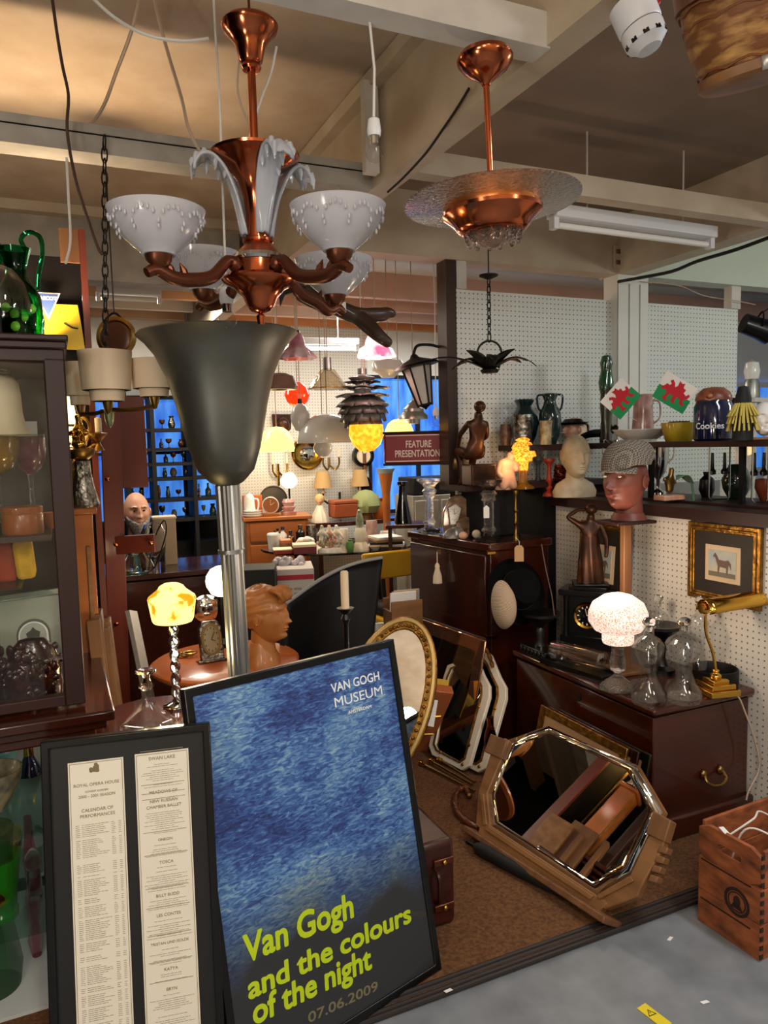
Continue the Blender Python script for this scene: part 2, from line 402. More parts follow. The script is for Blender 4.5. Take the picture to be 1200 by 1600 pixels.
M['plastic'] = mat('white_plastic', (225, 226, 228), .35)
M['cream'] = mat('cream_parchment', (238, 216, 184), .8)
M['white_cable'] = mat('white_cable', (225, 222, 214), .5)
M['dull_cable'] = mat('dusty_cable', (186, 164, 142), .6)
M['brown_cable'] = mat('brown_cable', (70, 46, 34), .6)
M['black_cable'] = mat('black_cable', (18, 16, 16), .5)
M['red_cable'] = mat('red_cable', (205, 30, 26), .4)
M['green_glass'] = glass('green_glass', (20, 150, 84), .02, 1.3)
M['lime_glass'] = opal_glass('lime_green_glass', (40, 170, 40), (90, 220, 70), .5, .5)
M['dgreen_glass'] = opal_glass('bottle_green_glass', (40, 110, 60), (80, 160, 80), .5, .5)
M['pink_glass'] = opal_glass('cranberry_glass', (170, 60, 90), (210, 100, 130), .5, .5)
M['purple_glass'] = opal_glass('amethyst_cut_glass', (150, 60, 104), (190, 90, 140), .5, .5)
M['amber_glass'] = opal_glass('amber_glass', (206, 150, 26), (240, 190, 50), .5, .5)
M['teal'] = mat('teal_black_glaze', (16, 36, 40), .12, coat=1, c2=(30, 58, 56), scale=14)
M['navy'] = mat('navy_glaze', (22, 28, 62), .1, coat=1)
M['yellow'] = mat('yellow_glaze', (206, 176, 52), .2, coat=.5)
M['cream_ceramic'] = mat('cream_ceramic', (224, 212, 192), .25, coat=.4)
M['white_ceramic'] = mat('white_ceramic', (232, 228, 222), .2, coat=.5)
M['pink_ceramic'] = mat('pink_lustre_ceramic', (205, 172, 165), .15, coat=1, c2=(170, 120, 118), scale=18)
M['plaster'] = mat('plaster_bust', (206, 190, 162), .75, c2=(186, 166, 136), scale=18, bump=.15)
M['alabaster'] = mat('pink_alabaster', (226, 180, 152), .5, c2=(208, 150, 122), scale=14)
M['bronze'] = mat('patinated_bronze', (88, 50, 28), .35, .45, c2=(46, 26, 16), scale=12)
M['terracotta'] = mat('brown_painted_plaster', (126, 70, 54), .45, c2=(110, 58, 46), scale=10)
M['carved'] = wood('carved_light_wood', (190, 124, 66), (160, 98, 48), stretch=(1, 1, .25), scale=12, rough=.4)
M['treacle'] = mat('treacle_glaze', (64, 20, 13), .18, coat=.35, c2=(34, 10, 7), scale=30, bump=.3)
M['paper'] = mat('cream_paper', (226, 218, 200), .8)
M['white_paper'] = mat('white_paper', (235, 232, 226), .8)
M['ink'] = mat('grey_ink', (150, 140, 122), .8)
M['tan_card'] = mat('tan_card', (178, 140, 100), .8)
M['skin'] = mat('skin', (212, 158, 132), .5)
M['leather'] = mat('brown_leather', (66, 28, 20), .35, c2=(48, 18, 14), scale=20, bump=.1)
M['blue_sky'] = mat('dusk_window', (26, 84, 190), .5, c2=(84, 150, 228), scale=3, stretch=(3, 3, .6), emit=(60, 130, 220), es=.5)

# ================================================================ the room
def rbox(name, a0, a1, b0, b1, z0, z1, m, kind='structure', parent=None, bev=0):
    mb = MB(); mb.box((0, 0, (z1 - z0) / 2), (b1 - b0, a1 - a0, z1 - z0))
    o = mb.build(name, m, parent, rm((a0 + a1) / 2, (b0 + b1) / 2, z0), (0, 0, TH), bev)
    if kind: o['kind'] = kind
    return o
CARP = .02
rbox('floor', -2.5, 9, -5, 9, -.1, 0, M['concrete'])
rbox('floor_carpet', 1.74, 9, -5, 9, -.02, CARP, M['carpet'])
mb = MB()
for k in range(4): mb.tube([(-4, -.018 + k * .013, .010 + .003 * k), (4, -.018 + k * .013, .010 + .003 * k)], .008, 8)
struct('trim_1', mb, M['rubber'], loc=rm(1.74, 0, 0), rot=(0, 0, TH))
rbox('ceiling', -2.5, 4.4, -5, 1.11, 2.82, 2.9, M['ceil'])
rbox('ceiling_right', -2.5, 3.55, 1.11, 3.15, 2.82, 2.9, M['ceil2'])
rbox('ceiling_far', 4.4, 9, -5, 1.11, 2.86, 2.95, M['white'])
rbox('ceiling_far_right', 3.55, 9, 1.11, 9, 2.86, 2.95, M['white'])
rbox('ceiling_side', -2.5, 3.55, 3.15, 9, 2.82, 2.9, M['white'])
# main beam along the room, with a quarter-round against the plaster
rbox('beam_main', -2.5, 6.4, 1.10, 1.18, 2.46, 2.82, M['beam'])
mb = MB(); mb.box((0, 0, 0), (.05, 8.9, .05)); struct('trim_2', mb, M['beam'], loc=rm(1.95, 1.08, 2.79), rot=(0, 0, TH))
rbox('beam_right', -2.5, 3.6, 3.05, 3.17, 2.50, 2.82, M['beam'])
rbox('beam_cross', 3.44, 3.56, 1.17, 3.05, 2.50, 2.82, M['beam'])
rbox('beam_cross_side', 3.44, 3.56, 3.17, 9, 2.50, 2.82, mat('greenish_lit_beam', (206, 216, 200), .6))  # greenish light on this stretch of beam is put into its colour
rbox('beam_cross_left', 4.3, 4.46, -5, 1.05, 2.46, 2.84, M['grey_wood'])
mb = MB(); mb.box((0, 0, 0), (4.2, .1, .06)); struct('trim_3', mb, M['beam'], loc=rm(4.28, -1.05, 2.80), rot=(0, 0, TH))
for i, a in enumerate((4.95, 5.4, 5.85, 6.25)):
    rbox('beam_far', a, a + .06, -5, 1.05, 2.60, 2.78, mat('far_beam_%d' % i, ((226, 214, 200), (196, 150, 112), (222, 212, 200), (198, 160, 130))[i], .6))
    rbox('beam_far', a, a + .06, 1.17, 7, 2.60, 2.78, mat('far_beam_right_%d' % i, ((214, 172, 152), (204, 158, 134), (214, 180, 160), (190, 120, 70))[i], .6))
# battens under the ceiling of the near bay
rbox('beam_batten', 1.48, 1.55, -4, 1.11, 2.455, 2.535, M['white_wood'])
b_ = rbox('beam_trunking', 2.50, 2.60, -4, 1.10, 2.46, 2.545, M['grey_wood'])
mb = MB(); mb.box((0, 0, 0), (5.05, .006, .003)); struct('trim_4', mb, M['dark'], loc=rm(2.4985, -1.45, 2.515), rot=(0, 0, TH))
mb = MB(); mb.box((0, 0, 0), (.05, .035, .30)); struct('trim_5', mb, M['white_wood'], loc=rm(2.42, 1.06, 2.63), rot=(0, 0, TH))
# pegboard partition across the room: dark post, boards, column
rbox('partition_peg_left', 3.49, 3.51, 1.99, 3.05, 1.27, 2.36, M['peg'])
rbox('partition_peg_right', 3.49, 3.51, 3.29, 4.08, 1.27, 2.36, M['peg'])
rbox('column_dark', 3.45, 3.55, 1.92, 1.98, 1.33, 2.52, wood('dark_post', (74, 56, 48), (52, 38, 32)))
rbox('column_stub', 3.46, 3.54, 1.99, 2.05, 2.36, 2.5, M['white_wood'])
rbox('column_white', 3.44, 3.56, 3.05, 3.28, 0, 2.5, M['white'])
mb = MB()
for x in (-.115, -.03, .05): mb.box((x, 0, 0), (.006, .004, 2.4))
struct('trim_6', mb, M['grey_wood'], loc=rm(3.4385, 3.165, 1.25), rot=(0, 0, TH))
rbox('column_end', 3.47, 3.53, 4.0, 4.08, 2.36, 2.5, M['white_wood'])
rbox('partition_low', 3.30, 3.56, 2.42, 2.86, 0, 1.30, M['dark'])
rbox('trim_9', 3.28, 3.56, 1.92, 2.86, 1.30, 1.33, M['mahog_dark'])
rbox('trim_8', 3.18, 3.48, 2.25, 2.9, 1.50, 1.53, M['mahog_dark'])
# half-height wall on the right, pegboard-faced, with a dark ledge
wl = MB(); wl.box((0, 0, .59), (2.6, .06, 1.18))
struct('wall_right', wl, M['peg_warm'], loc=rm(2.13, 2.53, .02), rot=(0, 0, TH + PI / 2))
rbox('trim_7', .83, 3.43, 2.46, 3.0, 1.20, 1.25, M['mahog_dark'])
# far wall with its windows
rbox('wall_far', 6.4, 6.5, 1.38, 2.72, 0, 2.86, M['peg_warm'])
rbox('wall_far_right', 6.4, 6.5, 3.75, 9, 0, 2.86, M['peg'])
rbox('wall_far_left', 6.4, 6.5, -5, .3, 0, 2.86, M['dark'])
rbox('wall_far_lintel', 6.4, 6.5, 2.72, 3.75, 2.2, 2.86, M['white'])
rbox('wall_far_sill', 6.4, 6.5, 2.72, 3.75, 0, .9, M['grey_wood'])
rbox('wall_far_head', 6.4, 6.5, .3, 1.38, 2.0, 2.86, M['white'])
rbox('wall_far_base', 6.4, 6.5, .3, 1.38, 0, .95, M['dark'])
def window(n, b0, b1, z0, z1, bars):
    o = rbox(n, 6.44, 6.46, b0, b1, z0, z1, M['blue_sky']); w = b1 - b0; h = z1 - z0
    f = MB()
    for k in range(bars + 1): f.box((-w / 2 + w * k / bars, -.03, h / 2), (.03, .05, h))
    f.box((0, -.03, .015), (w, .05, .03)); f.box((0, -.03, h - .015), (w, .05, .03)); f.box((0, -.03, h * .55), (w, .05, .025))
    f.build('window_frame', M['black_matt'], o)

window('window_1', 2.72, 3.75, .9, 2.2, 2)
window('window_2', .3, 1.38, .95, 2.0, 3)
rbox('wall_left', -2.5, 6.5, -3.1, -3.0, 0, 2.86, M['dark'])
# dark partition board behind the display cabinet and its red-brown post
rbox('partition_dark', 3.0, 3.03, -2.9, .135, 0, 2.26, M['dark'])
rbox('trim_10', 2.985, 3.045, .07, .135, 2.24, 2.36, M['oak_dark'])
rbox('column_timber', 2.98, 3.05, .136, .158, 0, 2.36, M['redwood'])
rbox('wall_side', 5.0, 5.1, 4.6, 8, 0, 2.86, M['white'])
o_ = rbox('window_3', 4.97, 4.98, 5.3, 7.4, 1.2, 2.05, M['blue_sky'])
mb = MB(); mb.ringframe(rect(2.1, .85, 0, .425), rect(2.0, .75, 0, .425), -.02, 0); mb.build('window_frame', M['white'], o_)
rbox('beam_batten_right', 2.40, 2.47, 1.18, 3.05, 2.50, 2.58, M['beam'])
rbox('wall_back', -2.6, -2.5, -5, 6, 0, 2.86, M['beam'])
rbox('wall_near_right', -2.5, 3.4, 5.6, 5.7, 0, 2.86, M['white'])

# ================================================================ things that are planes: frames, mirrors, posters
def plane_thing(name, label, cat, TL, TR, BR, group=None):
    X = (TR - TL).normalized(); Zv = TR - BR; Zv -= X * Zv.dot(X); h = Zv.length; Zv.normalize(); Y = Zv.cross(X)
    w = (TR - TL).length; o = BR - X * (w / 2) + X * X.dot(TR - BR)
    root = thing(name, label, cat, group=group)
    root.matrix_world = Matrix(((X.x, Y.x, Zv.x, o.x), (X.y, Y.y, Zv.y, o.y), (X.z, Y.z, Zv.z, o.z), (0, 0, 0, 1)))
    return root, w, h
def on(root, px, py):
    """where a sight line meets the front of a plane thing, in its own x and z"""
    m = root.matrix_basis; n = m.col[1].to_3d(); o = m.col[3].to_3d(); r = ray(px, py)
    p = EYE + r * ((o - EYE).dot(n) / r.dot(n)) - o
    return p.dot(m.col[0].to_3d()), p.dot(m.col[2].to_3d())
def frame_part(root, w, h, fw, depth, m, name='frame', front=0, step=0, bev=.003):
    mb = MB(); mb.ringframe(rect(w, h, 0, h / 2), rect(w - 2 * fw, h - 2 * fw, 0, h / 2), front, front + depth)
    if step: mb.ringframe(rect(w - fw * .9, h - fw * .9, 0, h / 2), rect(w - fw * 1.5, h - fw * 1.5, 0, h / 2), front - step, front)
    return mb.build(name, m, root, bev=bev)
def panel(root, name, w, h, y, m, x=0, z=None, t=.004):
    mb = MB(); mb.box((0, 0, 0), (w, t, h)); return mb.build(name, m, root, (x, y, h / 2 if z is None else z))

# ---------------------------------------------------------------- the blue exhibition poster
def print_mat():
    """a mottled blue print that fades into charcoal at its foot"""
    m, nt, b = new_mat('blue_printed_poster'); L = nt.links; N = nt.nodes.new
    tc = N('ShaderNodeTexCoord')
    n0 = N('ShaderNodeTexNoise'); n0.inputs['Scale'].default_value = 4; n0.inputs['Detail'].default_value = 2; L.new(tc.outputs['Object'], n0.inputs['Vector'])
    mp = N('ShaderNodeMapping'); mp.inputs['Rotation'].default_value = (0, R(22), 0); mp.inputs['Scale'].default_value = (16, 16, 58); L.new(tc.outputs['Object'], mp.inputs['Vector'])
    n = N('ShaderNodeTexNoise'); n.inputs['Scale'].default_value = 2.0; n.inputs['Detail'].default_value = 5; n.inputs['Distortion'].default_value = 1.4; L.new(mp.outputs['Vector'], n.inputs['Vector'])
    k = N('ShaderNodeMath'); k.operation = 'MULTIPLY_ADD'; k.inputs[1].default_value = .55; L.new(n0.outputs['Fac'], k.inputs[0])
    k2 = N('ShaderNodeMath'); k2.operation = 'MULTIPLY'; k2.inputs[1].default_value = .5; L.new(n.outputs['Fac'], k2.inputs[0]); L.new(k2.outputs[0], k.inputs[2])
    r = N('ShaderNodeValToRGB'); e = r.color_ramp.elements; e[0].position = .36; e[0].color = rgb(24, 34, 78); e[1].position = .72; e[1].color = rgb(190, 200, 170)
    for p, c in ((.45, (38, 62, 126)), (.52, (60, 100, 162)), (.59, (100, 142, 184)), (.65, (140, 170, 190))): q = e.new(p); q.color = rgb(*c)
    L.new(k.outputs[0], r.inputs['Fac'])
    sx = N('ShaderNodeSeparateXYZ'); L.new(tc.outputs['Object'], sx.inputs[0])
    ad = N('ShaderNodeMath'); ad.operation = 'MULTIPLY_ADD'; ad.inputs[1].default_value = .25; L.new(n0.outputs['Fac'], ad.inputs[0])
    sb = N('ShaderNodeMath'); sb.operation = 'MULTIPLY'; sb.inputs[1].default_value = -1; L.new(sx.outputs['Z'], sb.inputs[0]); L.new(sb.outputs[0], ad.inputs[2])
    mr = N('ShaderNodeMapRange'); mr.inputs['From Min'].default_value = .17; mr.inputs['From Max'].default_value = .36; L.new(ad.outputs[0], mr.inputs['Value'])
    mx = N('ShaderNodeMix'); mx.data_type = 'RGBA'; mx.inputs[7].default_value = rgb(40, 41, 43)
    L.new(mr.outputs[0], mx.inputs[0]); L.new(r.outputs['Color'], mx.inputs[6]); L.new(mx.outputs[2], b.inputs['Base Color'])
    b.inputs['Roughness'].default_value = .5; b.inputs['Coat Weight'].default_value = .5; b.inputs['Coat Roughness'].default_value = .03
    return m
po, pw, ph = plane_thing('framed_poster', 'blue exhibition poster with lime green lettering in a black frame on the carpet', 'poster',
                         pz(287, 1078, .971), pz(616, 998, .971), pz(692, 1514, CARP))
frame_part(po, pw, ph, .022, .03, M['black'])
panel(po, 'print', pw - .04, ph - .04, .008, print_mat(), z=ph / 2)
lime = mat('lime_print', (186, 208, 30), .5); wht = mat('white_print', (238, 240, 242), .5); greyp = mat('grey_gold_print', (116, 108, 84), .5)
def line_on(root, body, px0, px1, capx, m, name='lettering', bold=0, ref=None, shear=0, y=.005):
    """a line of lettering from one baseline point to another in the photo"""
    x0, z0 = on(root, *px0); x1, z1 = on(root, *px1); L = math.hypot(x1 - x0, z1 - z0)
    xh, zh = on(root, *capx); s = max(abs(zh - z0), .001) / .72
    o = text(name, body, s, m, root, (x0, y, z0), (PI / 2, 0, 0), .0004, bold, shear)
    wd = max(v.co.x for v in o.data.vertices) - min(v.co.x for v in o.data.vertices); k = L / wd
    o.scale = (k, 1, 1); o.rotation_euler = (PI / 2, -math.atan2(z1 - z0, x1 - x0), 0)
    return o
line_on(po, 'Van Gogh', (384, 1506), (556, 1432), (373, 1466), lime, bold=.03)
line_on(po, 'and the colours', (390, 1563), (645, 1440), (383, 1530), lime, bold=.03)
line_on(po, 'of the night', (397, 1603), (583, 1513), (389, 1566), lime, bold=.03)
line_on(po, '07.06.2009', (483, 1600), (592, 1548), (480, 1585), greyp, bold=.015)
line_on(po, 'VAN GOGH', (520, 1083), (595, 1062), (517, 1069), wht, bold=.012)
line_on(po, 'MUSEUM', (524, 1106), (598, 1085), (521, 1091), wht)
line_on(po, 'AMSTERDAM', (546, 1116), (582, 1106), (545, 1111), wht, bold=.01)

# ---------------------------------------------------------------- the two playbills in a black frame
of, ow, oh = plane_thing('framed_playbills', 'two long cream theatre playbills mounted side by side in a black frame', 'framed print',
                         pz(62, 1160, .90), pz(328, 1130, .90), pz(351, 1760, 0))
frame_part(of, ow, oh, .018, .03, M['black'])
panel(of, 'mount', ow - .03, oh - .03, .012, mat('charcoal_mount', (20, 20, 20), .6, coat=.2), z=oh / 2)
ink = M['ink']; gold_ink = mat('brown_ink', (120, 104, 76), .8)
def playbill(px0, px1, py, heads, first):
    xa, za = on(of, px0, py[0]); xb, zb = on(of, px1, py[1]); zt = (za + zb) / 2; w = xb - xa; x = (xa + xb) / 2; h = zt - .06
    p = panel(of, 'playbill', w, h, .007, M['paper'], x, zt - h / 2, .003)
    mb = MB(); mb.ringframe(rect(w * .95, h - w * .05), rect(w * .935, h - w * .065), -.0022, -.0012); mb.build('border_line', gold_ink, p)
    fp = MB(); zz = h / 2
    def row(z, x0, x1, t=.0009):
        xx = x0
        while xx < x1 - .002:
            l = min(random.uniform(.004, .014), x1 - xx); fp.box((xx + l / 2, -.0019, z), (l, .0006, t)); xx += l + .0015
    for y, s, ws in heads:
        z = on(of, (px0 + px1) / 2, y)[1] - (zt - h / 2)
        o = text('heading', s, w * ws, gold_ink, p, (0, -.0018, z), align='CENTER', ext=.0003)
    if first:
        z = h / 2 - w * .27; mb = MB()
        for i in range(9): mb.ball((random.uniform(-.5, .5) * w * .2, -.0016, z + w * .12 + random.uniform(-.5, .5) * w * .1), (w * .035, .0006, w * .03), 8, 5)
        mb.ball((0, -.0016, z + w * .12), (w * .06, .0006, w * .07), 10, 6); mb.ball((0, -.0016, z + w * .2), (w * .035, .0006, w * .03), 8, 5); mb.build('crest', gold_ink, p)
        z = h / 2 - w * 1.18
        while z > -h / 2 + .03:
            if random.random() < .86:
                row(z, -w * .4, -w * .32); row(z, -w * .29, w * random.uniform(-.05, .2)); row(z, w * .24, w * .31); row(z, w * .37, w * .42)
            z -= .0042
    else:
        z = h / 2 - w * .12
        ys = [on(of, (px0 + px1) / 2, y)[1] - (zt - h / 2) for y, s, ws in heads]
        while z > -h / 2 + .03:
            if all(abs(z - y - .004) > .011 for y in ys) and random.random() < .8:
                k = random.uniform(.15, .42); row(z, -w * k, w * k, .0008)
            z -= .0046
        for y in ys: fp.box((0, -.0019, y + .022), (w * .8, .0006, .0012))
    fp.build('fine_print', ink, p)
playbill(105, 192, (1195, 1183), [(1228, 'ROYAL OPERA HOUSE', .082), (1238, 'COVENT GARDEN', .05), (1246, '2000 - 2001 SEASON', .075), (1268, 'CALENDAR OF', .085), (1277, 'PERFORMANCES', .085)], True)
playbill(210, 294, (1180, 1170), [(1187, 'SWAN LAKE', .09), (1240, 'MEADOWS OF', .08), (1254, 'NEW RUSSIAN', .08), (1263, 'CHAMBER BALLET', .08), (1315, 'ONEGIN', .07), (1351, 'TOSCA', .08), (1403, 'BILLY BUDD', .08), (1434, 'LES CONTES', .08), (1478, 'TRISTAN UND ISOLDE', .07), (1520, 'KATYA', .08), (1552, 'BRYN', .08)], False)

# ---------------------------------------------------------------- glazed display cabinet on the left
cb = thing('display_cabinet', 'tall dark mahogany glazed display cabinet full of glass and curios', 'cabinet', rm(2.15, .045, 0), TH)
CW, CD = 1.0, .52
def cbox(name, x0, x1, y0, y1, z0, z1, m, bev=0, parent=cb):
    mb = MB(); mb.box(((x0 + x1) / 2, (y0 + y1) / 2, (z0 + z1) / 2), (x1 - x0, y1 - y0, z1 - z0)); return mb.build(name, m, parent, bev=bev)
for x in (-CW, -.052):
    for y in (0, CD - .04): cbox('post', x, x + .052, y, y + .045, .86, 1.80, M['mahog_dark'], .004)
mb = MB(); mb.box((-CW / 2, CD / 2, 1.805), (CW, CD, .035)); mb.box((-CW / 2, CD / 2 - .005, 1.83), (CW + .012, CD + .02, .02)); mb.box((-CW / 2, CD / 2 - .008, 1.848), (CW + .022, CD + .03, .016)); mb.build('cornice', M['mahog_dark'], cb, bev=.004)
cbox('rail', -CW + .05, -.05, .005, .04, .86, .89, M['mahog_dark'], .003)
cbox('back_panel', -CW, 0, CD, CD + .012, .86, 1.8, mat('grey_backing', (44, 44, 46), .3))
cbox('glass_pane', -CW + .05, -.05, .018, .021, .88, 1.79, M['glass_pane'])
cbox('glass_pane', -.024, -.021, .045, CD - .04, .88, 1.79, M['glass_pane'])
gs = thin_glass('shelf_glass', (226, 240, 234))
cbox('glass_shelf', -CW + .05, -.06, .03, CD - .02, 1.595, 1.601, gs)
cbox('shelf', -CW + .05, -.06, .03, CD - .02, 1.315, 1.33, M['mahog_dark'])
cbox('glass_shelf', -CW + .05, -.14, .05, CD - .02, 1.185, 1.191, gs)
mb = MB(); mb.box((-CW / 2 + .01, CD / 2 + .01, .835), (CW + .12, CD + .14, .03)); mb.box((-CW / 2 + .01, CD / 2 + .01, .808), (CW + .08, CD + .1, .026)); mb.box((-CW / 2, CD / 2, .785), (CW + .04, CD + .06, .03)); mb.build('ledge', M['mahog_x'], cb, bev=.006)
cbox('back_panel', -CW, 0, CD, CD + .012, .03, .77, mat('pale_grey_backing', (190, 198, 200), .3))
cbox('glass_shelf', -CW, -.02, .0, CD - .02, .515, .521, gs); cbox('glass_shelf', -CW, -.02, .0, CD - .02, .235, .241, gs)
cbox('rail', -CW, 0, .30, .325, .205, .233, M['black'])
cbox('plinth', -CW - .01, .03, -.01, CD + .01, 0, .03, mat('white_plinth', (206, 210, 210), .3))
for x in (-CW, -.012): cbox('post', x, x + .02, CD - .03, CD, .03, .77, M['black'])
cbox('glass_pane', -.004, -.001, .0, CD, .03, .77, M['glass_pane'])
# inside, upper part
sh = [(1, 0), (.97, .03), (.8, .14), (.72, .35), (.7, .6), (.66, .75), (.5, .84), (.3, .88)]
multi('lamp_shade_bell', 'cream bell lampshade with a metal cap on the cabinet\'s top glass shelf', 'lampshade', (-42, 574, 46, 672), 2.12,
      [('shade', sh, M['cream']), ('metal_cap', [(.32, .86), (.42, .87), (.42, .95), (.3, .97), (.1, .98), (.06, 1), (0, 1)], M['silver'])], z=1.601)
o = MB(); o.box((0, 0, .02), (.04, .002, .058)); tag(o.build('price_card', M['white_paper'], None, pd(47, 668, 2.3) * 1 , (R(-8), 0, TH)), 'white price card behind the bell lampshade', 'card').location.z = 1.60
cm_ = [(0, 0), (.55, 0), (.5, .03), (.15, .08), (.13, .5), (.2, .58), (.22, .6)]
bw_ = [(.2, .58), (.7, .66), (.95, .8), (1, .93), (.95, 1), (.9, .93), (.85, .8), (.6, .7), (0, .64)]
multi('glass_comport', 'amber bowl on a clear faceted glass stem inside the cabinet', 'glassware', (-34, 680, 36, 822), 2.12, [('foot', cm_, M['cut_glass']), ('bowl', bw_, M['amber_glass'])], z=1.33)
multi('glass_comport', 'purple cut-glass bowl on a clear stem inside the cabinet', 'glassware', (28, 682, 78, 818), 2.22, [('foot', cm_, M['cut_glass']), ('bowl', bw_, M['purple_glass'])], z=1.33)
bx = pot('wooden_box', 'round brown wooden box on the cabinet\'s middle shelf', 'box', [(0, 0), (.97, 0), (1, .05), (1, .7), (.97, .74), (1, .78), (1, .97), (.95, 1), (0, 1)], wood('box_wood', (176, 100, 46), (140, 74, 30)), (6, 783, 66, 826), 2.03, 1.33)
pot('wooden_bowl', 'small orange wooden bowl beside the round wooden box', 'bowl', [(0, 0), (.6, 0), (.9, .35), (1, .8), (.96, 1), (.9, .9), (.7, .4), (0, .2)], wood('bowl_wood', (190, 104, 52), (150, 74, 34)), (66, 790, 96, 815), 2.16, 1.33)
stx = thing('striped_textile', 'folded cloth in yellow and red stripes on the lower glass shelf', 'textile', pd(22, 905, 2.1), TH); stx.location.z = 1.191
for k, c in enumerate(((226, 168, 40), (168, 62, 40), (226, 172, 44))):
    mb = MB(); mb.box((-.065 + k * .05, 0, .057), (.05, .1, .112)); mb.build('stripe', mat('cloth_stripe_%d' % k, c, .9, c2=tuple(int(v * .88) for v in c), scale=30), stx, bev=.012, rot=(0, R(-4), 0))
pf, w_, h_ = plane_thing('photo_frame', 'mirrored photo frame holding a black and white portrait of a lady in a plumed hat', 'picture frame', pd(-18, 938, 2.2), pd(103, 922, 2.26), pd(100, 1095, 2.18))
pf.location.z += .012
frame_part(pf, w_, h_, .022, .012, mat('mirrored_frame', (196, 206, 200), .08, .9), bev=.004)
panel(pf, 'mount', w_ - .04, h_ - .04, .008, mat('grey_mount', (150, 150, 136), .4, coat=.5), z=h_ / 2)
arch = lambda w, h, x, z: [(x - w / 2, z), (x + w / 2, z)] + [(x + w / 2 * math.cos(PI * i / 14), z + h + w / 2 * math.sin(PI * i / 14)) for i in range(15)]
cx = .005
MB().prism(arch(.095, .16, cx, .04), .005, .007).build('portrait_mat', mat('dark_arch', (72, 74, 66), .5), pf)
MB().prism(arch(.084, .155, cx, .042), .003, .005).build('portrait_border', M['white_paper'], pf)
MB().prism(arch(.074, .15, cx, .048), .0015, .003).build('portrait_ground', mat('portrait_grey', (170, 170, 160), .6), pf)
pm = mat('portrait_dark', (46, 46, 44), .6)
mb = MB(); mb.prism([(cx - .03, .06), (cx + .03, .06), (cx + .027, .12), (cx + .012, .138), (cx - .008, .138), (cx - .022, .122)], .0005, .0015)
mb.prism(ell(.034, .016, 18, cx, .186), .0002, .001); mb.prism([(cx - .016, .186), (cx - .02, .205), (cx - .006, .213), (cx, .222), (cx + .01, .211), (cx + .02, .206), (cx + .016, .186)], .0005, .0015); mb.build('portrait_figure', pm, pf)
MB().prism(ell(.019, .028, 16, cx + .001, .157), .0003, .0013).build('portrait_face', M['white_paper'], pf)
def treacle(px0, px1, label):
    p = pd((px0 + px1) / 2, 1095, 2.06); p.z = .86; w = px_size(px1 - px0, 2.06) / 2; h = .172
    t = thing('carved_ceramic', label, 'ceramic', p, TH, 'treacle glazed figures in the cabinet')
    mb = MB(); mb.lathe([(0, 0), (w, 0), (w * 1.02, .02), (w * .98, h * .55), (w * .8, h * .8), (w * .45, h * .96), (0, h)], 26, sy=.62)
    mb.build('body', M['treacle'], t)
    mb = MB()
    for i in range(34):
        a = random.uniform(PI, 2 * PI); zz = random.uniform(.06, .9) * h; rr = w * (1 if zz < h * .55 else math.sqrt(max(.05, 1 - ((zz / h - .55) / .45) ** 2)))
        mb.ball((rr * math.cos(a), rr * .62 * math.sin(a), zz), (random.uniform(.007, .012), .008, random.uniform(.01, .02)), 8, 6)
    mb.ball((0, -w * .6, h * .5), (.008, .018, .028), 10, 8); mb.ball((0, -w * .62, h * .3), (.016, .01, .006), 10, 6)
    for s in (-1, 1): mb.ball((s * .02, -w * .6, h * .62), (.012, .01, .006), 10, 6)
    mb.build('relief_face', M['treacle'], t)
treacle(15, 97, 'brown glazed arch-shaped head ornament in front of the portrait photo')
treacle(-66, 10, 'brown glazed ornament half cut off at the cabinet\'s outer corner')
# inside, lower part
multi('blue_jar', 'pale blue jar with a raised figure standing behind a bowl', 'jar', (-32, 1150, 28, 1240), 2.24, [('body', [(0, 0), (.9, 0), (.95, .05), (1, .75), (.85, .84), (.6, .88), (.62, 1), (.5, 1), (.5, .9)], mat('pale_blue_glaze', (118, 178, 192), .25, c2=(96, 150, 168), scale=20))], z=.521)
pot('patterned_bowl', 'grey lustre bowl with cream lining beneath the blue jar', 'bowl', [(0, 0), (.35, 0), (.38, .06), (.7, .35), (.95, .75), (1, 1), (.95, 1), (.88, .75), (.6, .4), (0, .15)], mat('lustre_bowl', (96, 96, 90), .2, c2=(196, 180, 130), scale=16, coat=1), (-54, 1216, 38, 1284), 2.06, .521)
multi('blue_bell', 'dark blue glass bell with gold bands on the middle shelf', 'glassware', (28, 1158, 66, 1212), 2.3, [('body', [(0, .02), (1, 0), (1, .1), (.6, .42), (.4, .6), (.4, .64)], M['navy']), ('gold_neck', [(.4, .62), (.42, .66), (.36, .9), (.1, 1), (0, 1)], M['brass'])], z=.521)
pot('patterned_bowl', 'painted fruit bowl with a yellow rim on the lower glass shelf', 'bowl', [(0, 0), (.35, 0), (.4, .06), (.72, .35), (.96, .78), (1, 1), (.94, .97), (.88, .78), (.6, .4), (0, .15)], mat('painted_bowl', (206, 186, 130), .2, c2=(90, 60, 50), scale=18, coat=1, hi=.6, lo=.5), (-62, 1312, 40, 1402), 2.12, .241)
tum = [(0, 0), (.75, 0), (.78, .1), (.7, .14), (.75, .3), (.95, .85), (1, 1), (.96, 1), (.9, .85), (.7, .32), (0, .2)]
pot('green_tumbler', 'bright green glass tumbler on the lower glass shelf', 'glassware', tum, M['lime_glass'], (-30, 1388, 42, 1492), 1.99, .241)
